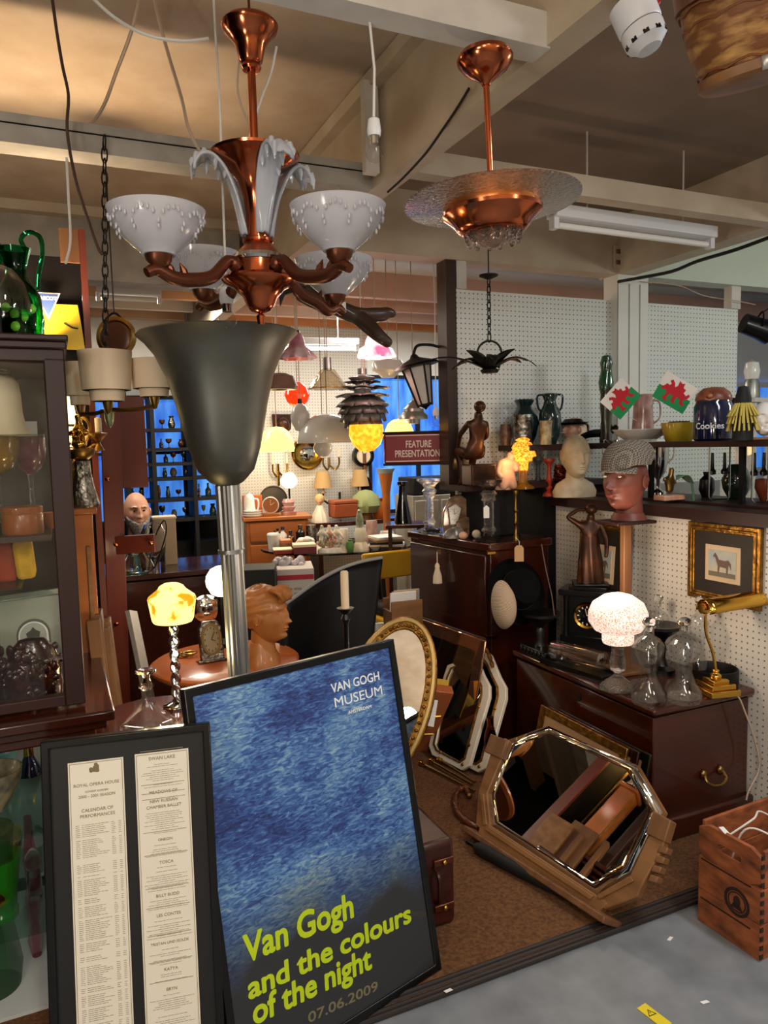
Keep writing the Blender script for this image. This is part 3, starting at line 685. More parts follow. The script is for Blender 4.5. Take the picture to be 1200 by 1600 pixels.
multi('green_goblet', 'green glass vase with a gold band at the bottom of the cabinet', 'glassware', (-40, 1460, 54, 1760), 1.99, [('vase_body', [(0, 0), (.9, 0), (1, .12), (.8, .35), (.8, .52), (.9, .74), (1, .9), (.95, .9), (.8, .74), (.7, .5), (0, .3)], M['dgreen_glass']), ('gold_band', [(.82, .5), (.94, .52), (.98, .56), (.94, .6), (.9, .72), (.84, .72)], M['brass'])], z=.03)
for k, (x0, x1) in enumerate(((46, 72), (58, 80))):
    pot('storage_jar', ('clear lidded glass jar beside the green tumbler', 'clear lidded glass jar at the frame\'s edge on the lower shelf')[k], 'jar', [(0, 0), (.8, 0), (.9, .1), (.85, .5), (.7, .6), (.95, .66), (1, .72), (.8, .9), (.3, 1), (0, 1)], M['glass'], (x0, 1372, x1, 1455), 2.08 + .12 * k, .241)
pg_ = [(0, 0), (.6, 0), (1, .12), (.6, .24), (.9, .36), (1, .42), (.6, .54), (.95, .7), (.55, .85), (.5, 1), (0, 1)]
pot('pink_vase', 'cranberry pink ringed glass vase at the bottom of the cabinet', 'glassware', pg_, M['pink_glass'], (60, 1450, 84, 1690), 2.12, .03)

# on top of the cabinet
ZC = 1.856
jg = thing('glass_jug', 'tall green glass jug with a looped handle on top of the cabinet', 'jug', pd(32, 525, 2.2)); jg.location.z = ZC
H_ = .29; jp = [(0, 0), (.056, 0), (.062, .02), (.068, .08), (.062, .15), (.04, .19), (.03, .205), (.028, .23), (.036, .26), (.045, .285)]
MB().lathe(dbl(jp, .004), 28).build('body', M['green_glass'], jg)
mb = MB(); mb.tube(spline([(-.04, 0, .285), (-.06, 0, .30), (-.09, -.005, .292), (-.075, 0, .27), (-.036, 0, .255)], 5), .012, 8); mb.build('spout', M['green_glass'], jg)
mb = MB(); mb.tube(spline([(.035, 0, .275), (.02, 0, .31), (.045, 0, .33), (.075, 0, .315), (.08, 0, .27), (.066, 0, .215), (.06, 0, .165)], 6), .007, 8); mb.build('handle', M['green_glass'], jg)
eg = mat('enamel_green', (120, 220, 60), .3)
for k in range(5): MB().ball((.066 * math.cos(-2 + k * .35), .066 * math.sin(-2 + k * .35) , .08 + .03 * math.sin(k * 2.1)), (.014, .005, .014), 8, 6).build('enamel_flower', eg, jg)
multi('glass_cloche', 'clear glass dome shade on a thin stand at the cabinet top', 'glassware', (-44, 418, 47, 527), 2.02, [('base', [(0, 0), (.5, 0), (.45, .03), (.05, .06), (.04, .4), (0, .4)], M['black_matt']), ('dome', [(1, .36), (.99, .5), (.85, .75), (.55, .93), (.2, 1), (0, 1), (0, .98), (.2, .97), (.53, .9), (.82, .73), (.96, .5), (.98, .38)], M['vessel'])], z=ZC)

# ---------------------------------------------------------------- copper chandelier
CD0 = 1.8
c0 = pd(404, 400, CD0)
def zc(y, d=CD0): return pd(404, y, d).z
ch = thing('chandelier', 'copper art deco chandelier with opalescent glass bowls and frosted plumes', 'chandelier', (c0.x, c0.y, 2.8))
def zl(y): return zc(y) - 2.8
U = CD0 / FPX
def lz(prof): return [(r * U, zl(y)) for r, y in prof]
MB().lathe(lz([(0, 111), (13, 110), (15, 106), (13, 100), (17, 96), (22, 72), (30, 58), (40, 47), (42, 40), (39, 36), (34, 40), (0, 42)]), 36).build('ceiling_cup', M['copper'], ch)
MB().lathe(lz([(6.2, 100), (6.2, 240)][::-1]), 14).build('rod', M['copper'], ch)
mb = MB(); mb.tube(spline([(0, 0, zl(42)), (-.02, 0, zl(25)), (-.03, .0, zl(18)), (0, 0, zl(16)), (.02, 0, zl(22)), (.01, 0, zl(40))], 5), .004, 6); mb.tube([(0, 0, zl(45)), (0, 0, .02)], .003, 6); mb.build('hook', M['copper_dark'], ch)
MB().lathe(lz([(0, 376), (18, 376), (17, 340), (20, 310), (27, 285), (40, 266), (58, 253), (66, 247), (67, 243), (64, 243), (40, 258), (8, 275), (0, 275)]), 40).build('flared_column', M['copper'], ch)
MB().lathe(lz([(0, 381), (20, 381), (23, 379), (23, 375), (20, 373), (0, 373)]), 32).build('collar', M['copper'], ch)
MB().lathe(lz([(0, 402), (36, 402), (30, 393), (22, 385), (18, 379), (0, 379)]), 36).build('neck', mat('copper_satin', (176, 104, 76), .35, .9), ch)
MB().lathe(lz([(0, 410), (38, 410), (40, 406), (38, 400), (0, 400)]), 36).build('chrome_band', M['chrome'], ch)
MB().lathe(lz([(0, 436), (40, 436), (38, 430), (38, 411), (34, 409), (0, 409)]), 36).build('drum', M['copper'], ch)
MB().lathe(lz([(0, 508), (5, 507), (7, 494), (3, 490), (15, 486), (21, 478), (26, 465), (38, 452), (54, 443), (57, 438), (54, 434), (0, 434)]), 40).build('lower_cup', M['copper'], ch)
def bowl_part(parent, loc, r, h):
    prof = [(.34, 0), (.38, .07), (.52, .2), (.68, .36), (.82, .55), (.93, .78), (1, 1), (.985, 1.01), (.965, 1), (.895, .79), (.785, .57), (.64, .39), (.48, .23), (.3, .1), (0, .06)]
    mb = MB(); mb.lathe([(a * r, b * h) for a, b in [(0, 0)] + prof], 40)
    P = prof[:7]
    def rad(zf):
        for (r0, z0), (r1, z1) in zip(P, P[1:]):
            if z0 <= zf <= z1: return r0 + (r1 - r0) * (zf - z0) / (z1 - z0)
        return 1
    for k in range(10):
        t0 = 2 * PI * k / 10
        for j in range(7):
            f = j / 6; zf = .60 + .28 * abs(math.sin(f * PI)) ** .7 - .1 * (f == 0); t = t0 + f * 2 * PI / 10; q = rad(zf) * r
            mb.ball((q * math.cos(t), q * math.sin(t), zf * h - .006), (.0028, .0028, .0065), 7, 5)
    return mb.build('glass_bowl', M['frost'], parent, loc)
for k, (px, py, d) in enumerate(((248, 399, 1.62), (530, 393, 1.62), (318, 454, 1.99), (523, 462, 2.0))):
    p = pd(px, py, d) - Vector((c0.x, c0.y, 2.8)); u = Vector((p.x, p.y, 0)); L = u.length; u.normalize()
    zb = zl(424); zt = p.z - .028
    a = spline([u * .06 + Vector((0, 0, zb)), u * .085 + Vector((0, 0, zb + .012)), u * (L * .5) + Vector((0, 0, zb - .03)), u * (L * .72) + Vector((0, 0, zb - .045)), u * (L * .88) + Vector((0, 0, zt - .014)), u * (L + .005) + Vector((0, 0, zt - .002)), u * (L + .03) + Vector((0, 0, zt - .012))], 5)
    n = len(a); mb = MB(); mb.tube(a, [.017 if i < 4 else .010 + .006 * math.sin(i / n * PI) for i in range(n)], 10, up=(0, 0, 1))
    side = Vector((-u.y, u.x, 0))
    for f in (.52, .66, .78):
        q = a[int(f * n)]; mb.tube([q, q + Vector((0, 0, .02)) + u * .006, q + Vector((0, 0, .035)) + u * .014], [.011, .008, .001], 8)
    mb.build('arm', M['copper_dark'], ch)
    MB().lathe([(0, -.03), (.007, -.03), (.008, -.018), (.016, -.012), (.027, .0), (.03, .014), (.026, .017), (0, .017)], 20).build('bowl_holder', M['copper_dark'], ch, p - Vector((0, 0, .012)))
    bowl_part(ch, p, px_size(146, 1.62) / 2, px_size(66, 1.62))
# frosted plumes round the column
plume_m = opal_glass('frosted_plume_glass', (240, 244, 255), (246, 250, 255), .5, .16)
def plume(ang):
    path = [(p.x, p.y) for p in spline([Vector((a, b, 0)) for a, b in ((.034, 0), (.042, .045), (.054, .095), (.074, .145), (.100, .176), (.126, .178), (.142, .160), (.144, .146))], 5)]
    n = len(path); mb = MB()
    def f(i, j):
        t = i * (n - 1); k = min(int(t), n - 2); r, z = path[k][0] + (path[k + 1][0] - path[k][0]) * (t - k), path[k][1] + (path[k + 1][1] - path[k][1]) * (t - k)
        wd = .005 + .026 * math.sin(min(1, .08 + i * .95) * PI * .72); c = (j - .5) * 2
        return (r - .012 * c * c * (1 - i), c * wd, z - .012 * c * c * i + .0015 * math.cos(c * 9))
    mb.grid(f, 36, 13)
    for k in range(9):
        q = .42 + .06 * k; r, z = path[int(q * (n - 1))]; s = -1 if k % 2 else 1; L = .018 + .022 * ((k * 5) % 4) / 3
        mb.tube([(r, s * .020, z - .002), (r + .004, s * .023, z - L * .5), (r + .005, s * .023, z - L)], [.006, .0055, .0015], 7)
    mb.build('glass_plume', plume_m, ch, (0, 0, zl(368)), (0, 0, ang), thick=.007)
for a_ in (197, 305, 36, 112): plume(R(a_))

# ---------------------------------------------------------------- pewter floor uplighter
fl = thing('floor_lamp', 'tall pewter trumpet floor lamp with a fluted steel pole', 'lamp', (pd(376, 1060, 2.26).x + .012, 2.26, CARP), 0, None, (0, R(-1.1), 0))
UF = 2.26 / FPX
def zf(y): return pd(360, y, 2.26).z - CARP
MB().lathe([(r * UF, zf(y)) for r, y in ((0, 762), (12, 761), (26, 753), (43, 735), (55, 700), (63, 665), (70, 630), (81, 588), (97, 552), (110, 534), (122, 523), (121, 521), (107, 532), (94, 550), (78, 588), (66, 630), (50, 700), (20, 745), (0, 748))], 56).build('lamp_shade', M['steel_dark'], fl)
mb = MB(); mb.lathe([(.036, zf(862)), (.036, zf(758))], 40, wob=lambda t, z: 1 + .06 * math.cos(t * 14)); mb.build('pole_upper', M['alu'], fl)
mb = MB(); mb.lathe([(0, zf(864)), (.041, zf(864)), (.041, zf(858)), (0, zf(858))], 32); mb.build('pole_collar', M['alu'], fl)
mb = MB(); mb.lathe([(.033, .03), (.033, zf(862))], 40, wob=lambda t, z: 1 + .06 * math.cos(t * 14)); mb.build('pole_lower', M['alu'], fl)
MB().lathe([(0, 0), (.15, 0), (.15, .012), (.13, .02), (.05, .03), (.04, .045), (0, .045)], 40).build('base', M['alu'], fl)

# ================================================================ the right-hand side
# ---------------------------------------------------------------- blanket chest
ZT = .55
ct = thing('blanket_chest', 'large dark mahogany blanket chest carrying a lit cut-glass lamp', 'chest', rm(2.485, 2.235, CARP), TH)
def part_box(root, name, c, d, m, bev=.004, **k):
    mb = MB(); mb.box((0, 0, 0), d); return mb.build(name, m, root, c, bev=bev, **k)
part_box(ct, 'body', (0, 0, .27), (.50, .89, .44), M['mahog_x'])
part_box(ct, 'lid', (0, 0, .515), (.53, .93, .03), M['mahog_x'], .01)
part_box(ct, 'plinth', (0, 0, .045), (.535, .935, .09), M['mahog'], .01)
q = pa(1117, 1213, 2.02) - rm(2.485, 2.235, CARP); hx, hz = q.x * CT + q.y * ST, q.z
mb = MB()
for s in (-1, 1): mb.ball((hx + s * .045, -.452, hz + .01), (.016, .012, .02), 10, 8)
mb.tube(spline([(hx - .045, -.455, hz + .015), (hx - .05, -.475, hz - .01), (hx - .02, -.485, hz - .025), (hx + .02, -.485, hz - .025), (hx + .05, -.475, hz - .01), (hx + .045, -.455, hz + .015)], 4), .006, 8)
mb.build('handle', M['brass_old'], ct)
MB().prism(ell(.022, .034, 16), -.004, .004).build('keyhole_plate', M['black_matt'], ct, (-.252, -.02, .44), (0, 0, -PI / 2))

# ---------------------------------------------------------------- octagonal dressing mirror leaning against the chest
Lp, Rp = pz(735, 1299, .035), pz(957, 1444, .035); up_ = Vector((CT, ST, 0)) * .27 + Vector((0, 0, .42))
om, w_, h_ = plane_thing('octagonal_mirror', 'eight-sided dressing mirror with angled edges in a carved oak frame, leaning on the chest', 'mirror', Lp + up_, Rp + up_, Rp)
def poly(root, pts): return [on(root, *p) for p in pts]
oct_ = poly(om, [(794, 1156), (856, 1134), (992, 1196), (1034, 1268), (986, 1366), (932, 1398), (766, 1288), (760, 1240)])
ccx = sum(p[0] for p in oct_) / 8; ccz = sum(p[1] for p in oct_) / 8
inn = [(ccx + (x - ccx) * .88, ccz + (z - ccz) * .88) for x, z in oct_]
MB().prism(inn, 0, .004).build('mirror_glass', M['mirror'], om)
mb = MB(); mb.add([(x, 0, z) for x, z in inn] + [(x, .006, z) for x, z in oct_], [(i, (i + 1) % 8, (i + 1) % 8 + 8, i + 8) for i in range(8)]); mb.build('bevelled_edge', M['mirror'], om, thick=.002)
MB().prism([(ccx + (x - ccx) * 1.02, ccz + (z - ccz) * 1.02) for x, z in oct_], .012, .024).build('backboard', M['oak'], om)
def om_piece(name, pts, y0, y1, m, bev=.004): return MB().prism(poly(om, pts), y0, y1).build(name, m, om, bev=bev)
om_piece('side_post', [(790, 1154), (797, 1158), (763, 1240), (768, 1290), (757, 1300), (745, 1290), (749, 1238), (774, 1160)], -.008, .022, M['oak'])
om_piece('side_post', [(1031, 1274), (1049, 1286), (1036, 1330), (1008, 1378), (998, 1402), (946, 1422), (931, 1400), (987, 1367)], -.008, .022, M['oak'])
for q in ([(770, 1148), (796, 1158), (786, 1188), (760, 1176)], [(1024, 1268), (1052, 1284), (1042, 1318), (1012, 1304)]): om_piece('carved_block', q, -.016, .024, M['oak_dark'])
for k in range(4):
    x, y = 1034 - k * 5, 1322 + k * 15; om_piece('carved_scroll', [(x, y), (x + 13, y + 4), (x + 9, y + 14), (x - 5, y + 11)], -.012, .022, M['oak_dark'])
om_piece('lower_frame', [(765, 1288), (932, 1398), (952, 1412), (936, 1428), (748, 1306), (752, 1292)], -.010, .022, M['oak'])
om_piece('moulding', [(768, 1293), (931, 1401), (926, 1408), (761, 1298)], -.018, .0, M['oak'], .003)
om_piece('moulding', [(759, 1242), (764, 1290), (758, 1292), (753, 1241)], -.016, .0, M['oak'], .003)
om_piece('moulding', [(989, 1370), (936, 1400), (940, 1407), (994, 1378)], -.016, .0, M['oak'], .003)
b0, b1 = on(om, 737, 1300), on(om, 958, 1445); mb = MB(); mb.bar((b0[0], -.005, b0[1] + .004), (b1[0], -.005, b1[1] + .004), .10, .022, (0, 0, 1)); mb.build('foot_rail', M['oak_dark'], om, bev=.004)

# framed pictures stacked between the mirror and the chest
for k in range(3):
    q = .018 * k; TL = pb(845, 1118, 1.89); TL.z = .40; TR = pb(980, 1160, 1.89); TR.z = .40; off = Vector((CT, ST, 0)) * q + Vector((-ST, CT, 0)) * (-.04 * k)
    BR = TR - Vector((CT, ST, 0)) * .09; BR.z = CARP
    r_, w_, h_ = plane_thing('leaning_picture', ('front gilt picture frame leaning on the chest behind the octagonal mirror', 'second dark picture frame in the stack behind the octagonal mirror', 'rearmost thin black frame in the stack against the chest')[k], 'picture frame', TL + off, TR + off, BR + off)
    frame_part(r_, w_, h_, .035, .012, (M['gilt'], M['mahog'], M['black'])[k]); panel(r_, 'picture', w_ - .06, h_ - .06, .008, M['tan_card'], z=h_ / 2)

# ---------------------------------------------------------------- wooden bottle crate
N_, L_ = pz(1187, 1503, 0), pz(1090, 1437, 0); yd = (L_ - N_); cw = yd.length; ang = math.atan2(yd.y, yd.x) - PI / 2
cr = thing('bottle_crate', 'weathered orange wooden bottle crate with a round stamped emblem', 'crate', N_, ang); CH, CLn = .335, .46
def slotted(w, h, sw, sh, x, z):
    n = 16; o = []; i = []
    for k in range(n):
        t = 2 * PI * (k + .5) / n; c, s = math.cos(t), math.sin(t); m_ = max(abs(c), abs(s)); o.append((x + c / m_ * w / 2, z + s / m_ * h / 2))
        i.append((x + (sw / 2 - sh / 2) * (1 if c > 0 else -1) + sh / 2 * c, z + sh / 2 * s))
    return o, i
for x0 in (0, CLn - .014):
    o_, i_ = slotted(cw, CH * .34, .085, .03, cw / 2, CH * .83)
    for z0, z1 in ((0, .33), (.335, .655)):
        mb = MB(); mb.box((x0 + .007, cw / 2, CH * (z0 + z1) / 2), (.014, cw, CH * (z1 - z0))); mb.build('end_board', M['crate'], cr, bev=.002)
    mb = MB(); mb.ringframe([(a, b) for a, b in o_], i_, -.007, .007); mb.build('end_board', M['crate'], cr, (x0 + .007, 0, 0), (0, 0, PI / 2), bev=.001)
for y0 in (0, cw - .012):
    for z0, z1 in ((0, .33), (.335, .655), (.66, 1)):
        mb = MB(); mb.box((CLn / 2, y0 + .006, CH * (z0 + z1) / 2), (CLn - .03, .012, CH * (z1 - z0) - .001)); mb.build('side_board', M['crate'], cr, bev=.002)
mb = MB(); mb.box((CLn / 2, cw / 2, .02), (CLn - .02, cw - .02, .012)); mb.build('floor_board', M['crate'], cr)
mb = MB()
for k in range(12): mb.box((.004, -.001, CH * (k + .5) / 12), (.012, .004, CH / 26))
mb.build('finger_joint', M['rubber'], cr)
st = mat('stamped_ink', (44, 26, 20), .8)
o = MB(); o.ringframe(ell(.088, .088, 28), ell(.07, .07, 28), -.0008, .0008); o.ringframe(ell(.062, .062, 28), ell(.056, .056, 28), -.0008, .0008)
o.prism(ell(.024, .036, 16, 0, .002), -.0008, .0008); o.prism([(-.02, -.02), (.02, -.022), (.012, -.008), (-.012, -.006)], -.0008, .0008)
em = o.build('stamped_emblem', st, cr, (-.0012, cw * .36, CH * .42), (0, 0, -PI / 2))
mb = MB(); mb.box((0, 0, 0), (.003, cw * .8, .004)); mb.build('stamped_line', st, cr, (-.0005, cw * .55, CH * .64)); mb = MB(); mb.box((0, 0, 0), (.003, cw * .8, .004)); mb.build('stamped_line', st, cr, (-.0005, cw * .55, CH * .25))
def crate_pt(x, y, z): return cr.matrix_basis @ Vector((x, y, z))
cr.matrix_basis = Matrix.Translation(N_) @ Matrix.Rotation(ang, 4, 'Z')
mb = MB(); mb.tube(spline([(.05, .18, .03), (.04, .1, CH + .004), (.1, .03, CH + .012), (.2, .05, CH - .02), (.3, .1, CH - .04)], 8), .003, 6); mb.tube(spline([(.04, .15, CH - .03), (.12, .12, CH + .02), (.2, .15, CH + .01), (.3, .1, CH - .06)], 8), .003, 6)
tag(mb.build('coiled_cable', M['white_cable'], None, N_, (0, 0, ang)), 'white cable coiled inside the wooden crate', 'cable')
mb = MB(); mb.box((0, 0, 0), (.02, .03, .002)); tag(mb.build('paper_tag', M['white_paper'], None, crate_pt(.012, cw * .62, CH + .002), (R(20), R(10), .4)), 'white paper tag on the crate\'s top edge', 'tag')
mb = MB(); mb.box((.02, 0, .03), (.05, .045, .06)); mb.tube([(.02, 0, .06), (.02, 0, .1)], .008, 8)
tag(mb.build('metal_fitting', M['silver'], None, crate_pt(.16, .12, .03) , (0, 0, ang)), 'metal lamp fitting lying in the wooden crate', 'fitting')

# litter on the floor
yt = thing('caution_tape', 'yellow caution label stuck to the grey floor', 'tape', pz(1022, 1588, 0), R(-58))
mb = MB(); mb.box((0, 0, .0015), (.085, .034, .002)); mb.build('tape', mat('caution_yellow', (226, 204, 30), .4), yt)
mb = MB(); mb.at(Matrix.Rotation(R(-90), 4, 'X')); mb.ringframe([(-.013, -.01), (.013, -.01), (0, .012)], [(-.0095, -.008), (.0095, -.008), (0, .0085)], -.0032, -.0026); mb.prism([(-.0015, .003), (.0012, .003), (-.0005, -.005)], -.0032, -.0026); mb.build('warning_triangle', M['black_matt'], yt, (-.012, 0, 0), (0, 0, R(80)))
for k, (x, y, r_) in enumerate(((1047, 1467, .7), (1101, 1566, 0.2), (700, 1548, .4))):
    mb = MB(); mb.prism([(-.012, -.004), (.01, -.006), (.014, .003), (-.008, .005)], -.0006, .0006); tag(mb.build('paper_scrap', M['white_paper'], None, pz(x, y, .002 if k < 2 else CARP + .002), (R(90), 0, r_)), ('torn white paper scrap beside the crate', 'tiny white paper scrap out on the grey floor', 'white scrap on the carpet by the poster')[k], 'litter')

# ---------------------------------------------------------------- fall-front bureau with its tassel
BUN = Vector((.515, 3.60, CARP)); AX, BX = Vector((-math.sin(R(30)), math.cos(R(30)), 0)), Vector((math.cos(R(30)), math.sin(R(30)), 0)); BUC = BUN + AX * .385 + BX * .205
def bun(a, b, z=1.05): q = BUN + AX * a + BX * b; q.z = z; return q
bu = thing('bureau', 'dark mahogany fall-front bureau with glass candlesticks on top', 'desk', BUC, R(30)); ZB = 1.05
part_box(bu, 'body', (0, 0, .505), (.38, .74, .97), M['mahog'])
part_box(bu, 'top', (0, 0, 1.01), (.41, .77, .04), M['mahog_x'], .008)
ff = part_box(bu, 'fall_front', (-.197, 0, .76), (.022, .70, .42), M['mahog'], .006)
part_box(ff, 'moulding', (-.004, 0, -.22), (.03, .72, .025), M['mahog_dark'], .006)
for k in range(2):
    dr = part_box(bu, 'drawer', (-.195, 0, .42 - .2 * k), (.02, .68, .17), M['mahog'], .006)
    for s in (-1, 1): MB().lathe([(0, 0), (.012, 0), (.012, .012), (.024, .018), (.026, .03), (.012, .038), (0, .038)], 18).build('knob', M['mahog_dark'], dr, (-.01, s * .22, 0), (0, R(-90), 0))
for z in (.985, .56): mb = MB(); mb.box((0, 0, 0), (.05, .03, .012)); mb.build('hinge', M['brass'], bu, (-.187, -.362, z))
part_box(bu, 'foot', (-.15, -.32, .02), (.08, .08, .05), M['mahog_dark'])
tb = pd(688, 862, 3.93); ts = thing('key_tassel', 'cream silk tassel hanging from the bureau\'s key', 'tassel', tb, TH)
MB().tube([(-.02, 0, 0), (-.02, 0, -.06)], .0025, 6).build('cord', M['cream'], ts)
MB().lathe([(0, 0), (.018, .0), (.024, -.01), (.019, -.04), (.008, -.07), (.012, -.085), (.006, -.095), (0, -.1)][::-1], 20, c=(-.02, 0, -.055 - .1 + .1)).build('fringe', M['cream'], ts, (0, 0, -.02)) if False else MB().lathe([(0, -.17), (.026, -.168), (.024, -.13), (.012, -.09), (.014, -.075), (.006, -.06), (0, -.06)], 20, c=(-.02, 0, 0), wob=lambda t, z: 1 + .06 * math.cos(t * 14)).build('fringe', M['cream'], ts)
mb = MB(); mb.box((-.008, 0, .0), (.016, .012, .022)); mb.build('key', M['brass_old'], ts)
# black case on the bureau
bc = thing('black_case', 'black box-shaped case with a turned brass column standing on the bureau', 'case', bun(.36, .25), R(30))
part_box(bc, 'body', (0, 0, .12), (.25, .30, .235), M['black_matt']); part_box(bc, 'top', (0, 0, .243), (.28, .34, .018), M['mahog_dark'])
q = pd(806, 840, 3.36)
multi('brass_column', 'slim turned brass column in front of the black case', 'column', (801, 766, 811, 843), 3.78, [('shaft', [(0, 0), (1, 0), (1, .05), (.55, .1), (.6, .3), (.95, .33), (.55, .36), (.5, .55), (.9, .58), (.5, .62), (.45, .9), (.9, .94), (.9, 1), (0, 1)], M['brass_old'])], z=ZB)
tg = thing('price_tag', 'tan luggage tag tied below the brass column', 'tag', pd(811, 858, 3.5)); mb = MB(); mb.prism([(-.022, -.06), (.022, -.06), (.022, .005), (.012, .018), (-.012, .018), (-.022, .005)], -.001, .001); mb.build('card', M['tan_card'], tg)
mb = MB(); mb.tube(spline([(0, 0, .01), (.004, .02, .035), (-.008, .05, .05)], 4), .0012, 5); mb.build('string', M['white_cable'], tg)
# candlesticks, clock
cs = [(0, 0), (1, 0), (1, .03), (.85, .06), (.4, .09), (.36, .14), (.55, .17), (.5, .2), (.34, .24), (.34, .62), (.55, .65), (.45, .7), (.6, .75), (.4, .8), (.55, .86), (.98, .93), (.98, .97), (.3, .97), (.3, .9), (0, .9)]
pot('glass_candlestick', 'facetted glass candlestick at the far end of the bureau', 'candlestick', cs, M['cut_glass'], (652, 745, 692, 832), 4.16, ZB, seg=10)
pot('glass_candlestick', 'facetted glass candlestick with a white price label at the bureau\'s near corner', 'candlestick', cs, M['cut_glass'], (742, 748, 787, 848), 3.72, ZB, seg=10)
mb = MB(); mb.prism([(-.014, -.03), (.014, -.03), (.014, .022), (0, .034), (-.014, .022)], -.0008, .0008); tag(mb.build('price_label', M['white_paper'], None, pd(760, 800, 3.66), (0, 0, 0)), 'white card label hung on the near candlestick', 'label')
ag = mat('banded_agate', (168, 128, 88), .2, c2=(84, 56, 38), scale=14, stretch=(1, 1, 2.2), coat=.5)
sc = thing('shell_clock', 'banded agate slab clock with a pearly tapered dial', 'clock', pd(718, 835, 3.95), R(12)); sc.location.z = ZB
MB().prism([(-.075, .0), (.07, 0), (.092, .05), (.09, .12), (.06, .19), (.01, .225), (-.045, .21), (-.082, .14), (-.088, .06)], .012, .03).build('slab', ag, sc, bev=.005)
MB().prism([(-.03, 0), (.09, 0), (.095, .04), (.07, .09), (.03, .11), (-.02, .08)], -.01, .01).build('slab', ag, sc, bev=.005)
MB().prism([(-.05, .065), (-.015, .065), (.012, .15), (-.02, .175), (-.06, .155)], -.004, .012).build('dial', mat('pearl_dial', (206, 206, 196), .25, coat=.6), sc, bev=.002)
mb = MB(); mb.bar((-.03, -.005, .12), (-.03, -.005, .145), .002, .002); mb.bar((-.03, -.005, .12), (-.012, -.005, .128), .002, .002)
for k in range(12): mb.box((-.03 + .024 * math.sin(k * PI / 6), -.005, .12 + .03 * math.cos(k * PI / 6)), (.002, .001, .005))
mb.build('hands_and_hours', M['black_matt'], sc)
MB().lathe([(0, 0), (.07, 0), (.066, .02), (.04, .05), (.0, .06)], 24, c=(-.04, -.05, 0), sy=.6).build('agate_dome', mat('grey_agate', (140, 132, 124), .25, c2=(90, 84, 78), scale=20, coat=.5), sc)
MB().box((0, -.02, .006), (.2, .12, .012)).build('base', M['black'], sc)
tag(MB().ball((0, 0, .023), .023, 18, 12).build('stone_ball', M['cream_ceramic'], None, Vector((*pd(744, 820, 3.84).xy, ZB))), 'pale polished stone ball beside the agate clock', 'ornament')
mb = MB(); mb.ball((0, 0, .02), (.026, .02, .021), 7, 5); tag(mb.build('crystal_lump', M['alabaster'], None, Vector((*pd(724, 838, 3.82).xy, ZB))), 'small pinkish rock crystal at the bureau\'s front edge', 'ornament')
# hats on the bureau's end
ht = thing('felt_hat', 'black felt hat with a turned-up brim propped against the bureau\'s end', 'hat', pd(806, 925, 3.5), 0, None, (R(62), R(18), R(10)))
MB().lathe([(0, .12), (.05, .118), (.085, .105), (.095, .06), (.1, .01), (.15, -.004), (.165, .012), (.168, .008), (.15, -.01), (.098, .002), (.085, .05), (0, .1)], 40, sx=.9).build('crown_and_brim', mat('black_felt', (9, 9, 10), .95, spec=.1), ht)
MB().lathe([(.1, .012), (.103, .012), (.1, .04), (.097, .04)], 36, sx=.9).build('hat_band', M['black'], ht)
hs = thing('straw_hat', 'woven straw hat hanging on edge under the black felt hat', 'hat', pd(786, 945, 3.3), 0, None, (R(84), R(82), R(20)))
def straw_mat():
    m, nt, b = new_mat('woven_straw'); tc = nt.nodes.new('ShaderNodeTexCoord'); w = nt.nodes.new('ShaderNodeTexWave'); w.inputs['Scale'].default_value = 60; w.inputs['Distortion'].default_value = 1
    nt.links.new(tc.outputs['Object'], w.inputs['Vector']); r = nt.nodes.new('ShaderNodeValToRGB'); r.color_ramp.elements[0].color = rgb(90, 74, 60); r.color_ramp.elements[1].color = rgb(196, 172, 146)
    nt.links.new(w.outputs['Fac'], r.inputs['Fac']); nt.links.new(r.outputs['Color'], b.inputs['Base Color']); b.inputs['Roughness'].default_value = .9; return m
MB().lathe([(0, .05), (.04, .048), (.07, .03), (.085, .0), (.08, 0), (.066, .026), (0, .044)], 32, sx=1.35, sy=.75).build('crown', straw_mat(), hs)

# ---------------------------------------------------------------- things on the low partition and the corner case
bf = thing('bronze_figure', 'dark bronze figure of a seated nude looking down', 'statue', pd(744, 747, 3.82), R(200)); bf.location.z = 1.33
hk = .30
skin('body', [(0, 0, .10, .040), (0, .01, .17, .034), (0, .02, .235, .038), (0, .03, .27, .018), (0, .035, .31, .03),
    (.05, .02, .25, .018), (.075, -.03, .19, .014), (.055, -.09, .14, .010), (.05, -.11, .125, .009), (-.05, .02, .25, .018), (-.075, -.02, .18, .014), (-.05, -.085, .145, .010), (-.04, -.11, .13, .009),
    (.04, -.02, .085, .034), (.045, -.12, .12, .026), (.04, -.10, .04, .018), (.04, -.09, -.06, .011), (.04, -.13, -.07, .012), (-.04, -.02, .085, .034), (-.045, -.11, .10, .026), (-.04, -.13, .02, .018), (-.04, -.14, -.06, .011), (-.04, -.18, -.07, .012)],
    [(0, 1), (1, 2), (2, 3), (3, 4), (2, 5), (5, 6), (6, 7), (7, 8), (2, 9), (9, 10), (10, 11), (11, 12), (0, 13), (13, 14), (14, 15), (15, 16), (16, 17), (0, 18), (18, 19), (19, 20), (20, 21), (21, 22)], M['bronze'], bf, loc=(0, 0, .07))
MB().ball((0, .05, .40), (.03, .032, .03), 12, 9).build('hair', M['bronze'], bf)
mb = MB(); mb.box((0, .03, .055), (.14, .12, .11)); mb.build('block', M['bronze'], bf, bev=.008)
ab = thing('alabaster_statue', 'pinkish alabaster carving of a crouching draped figure on the black case', 'statue', pd(788, 756, 3.86), R(15)); ab.location.z = 1.302
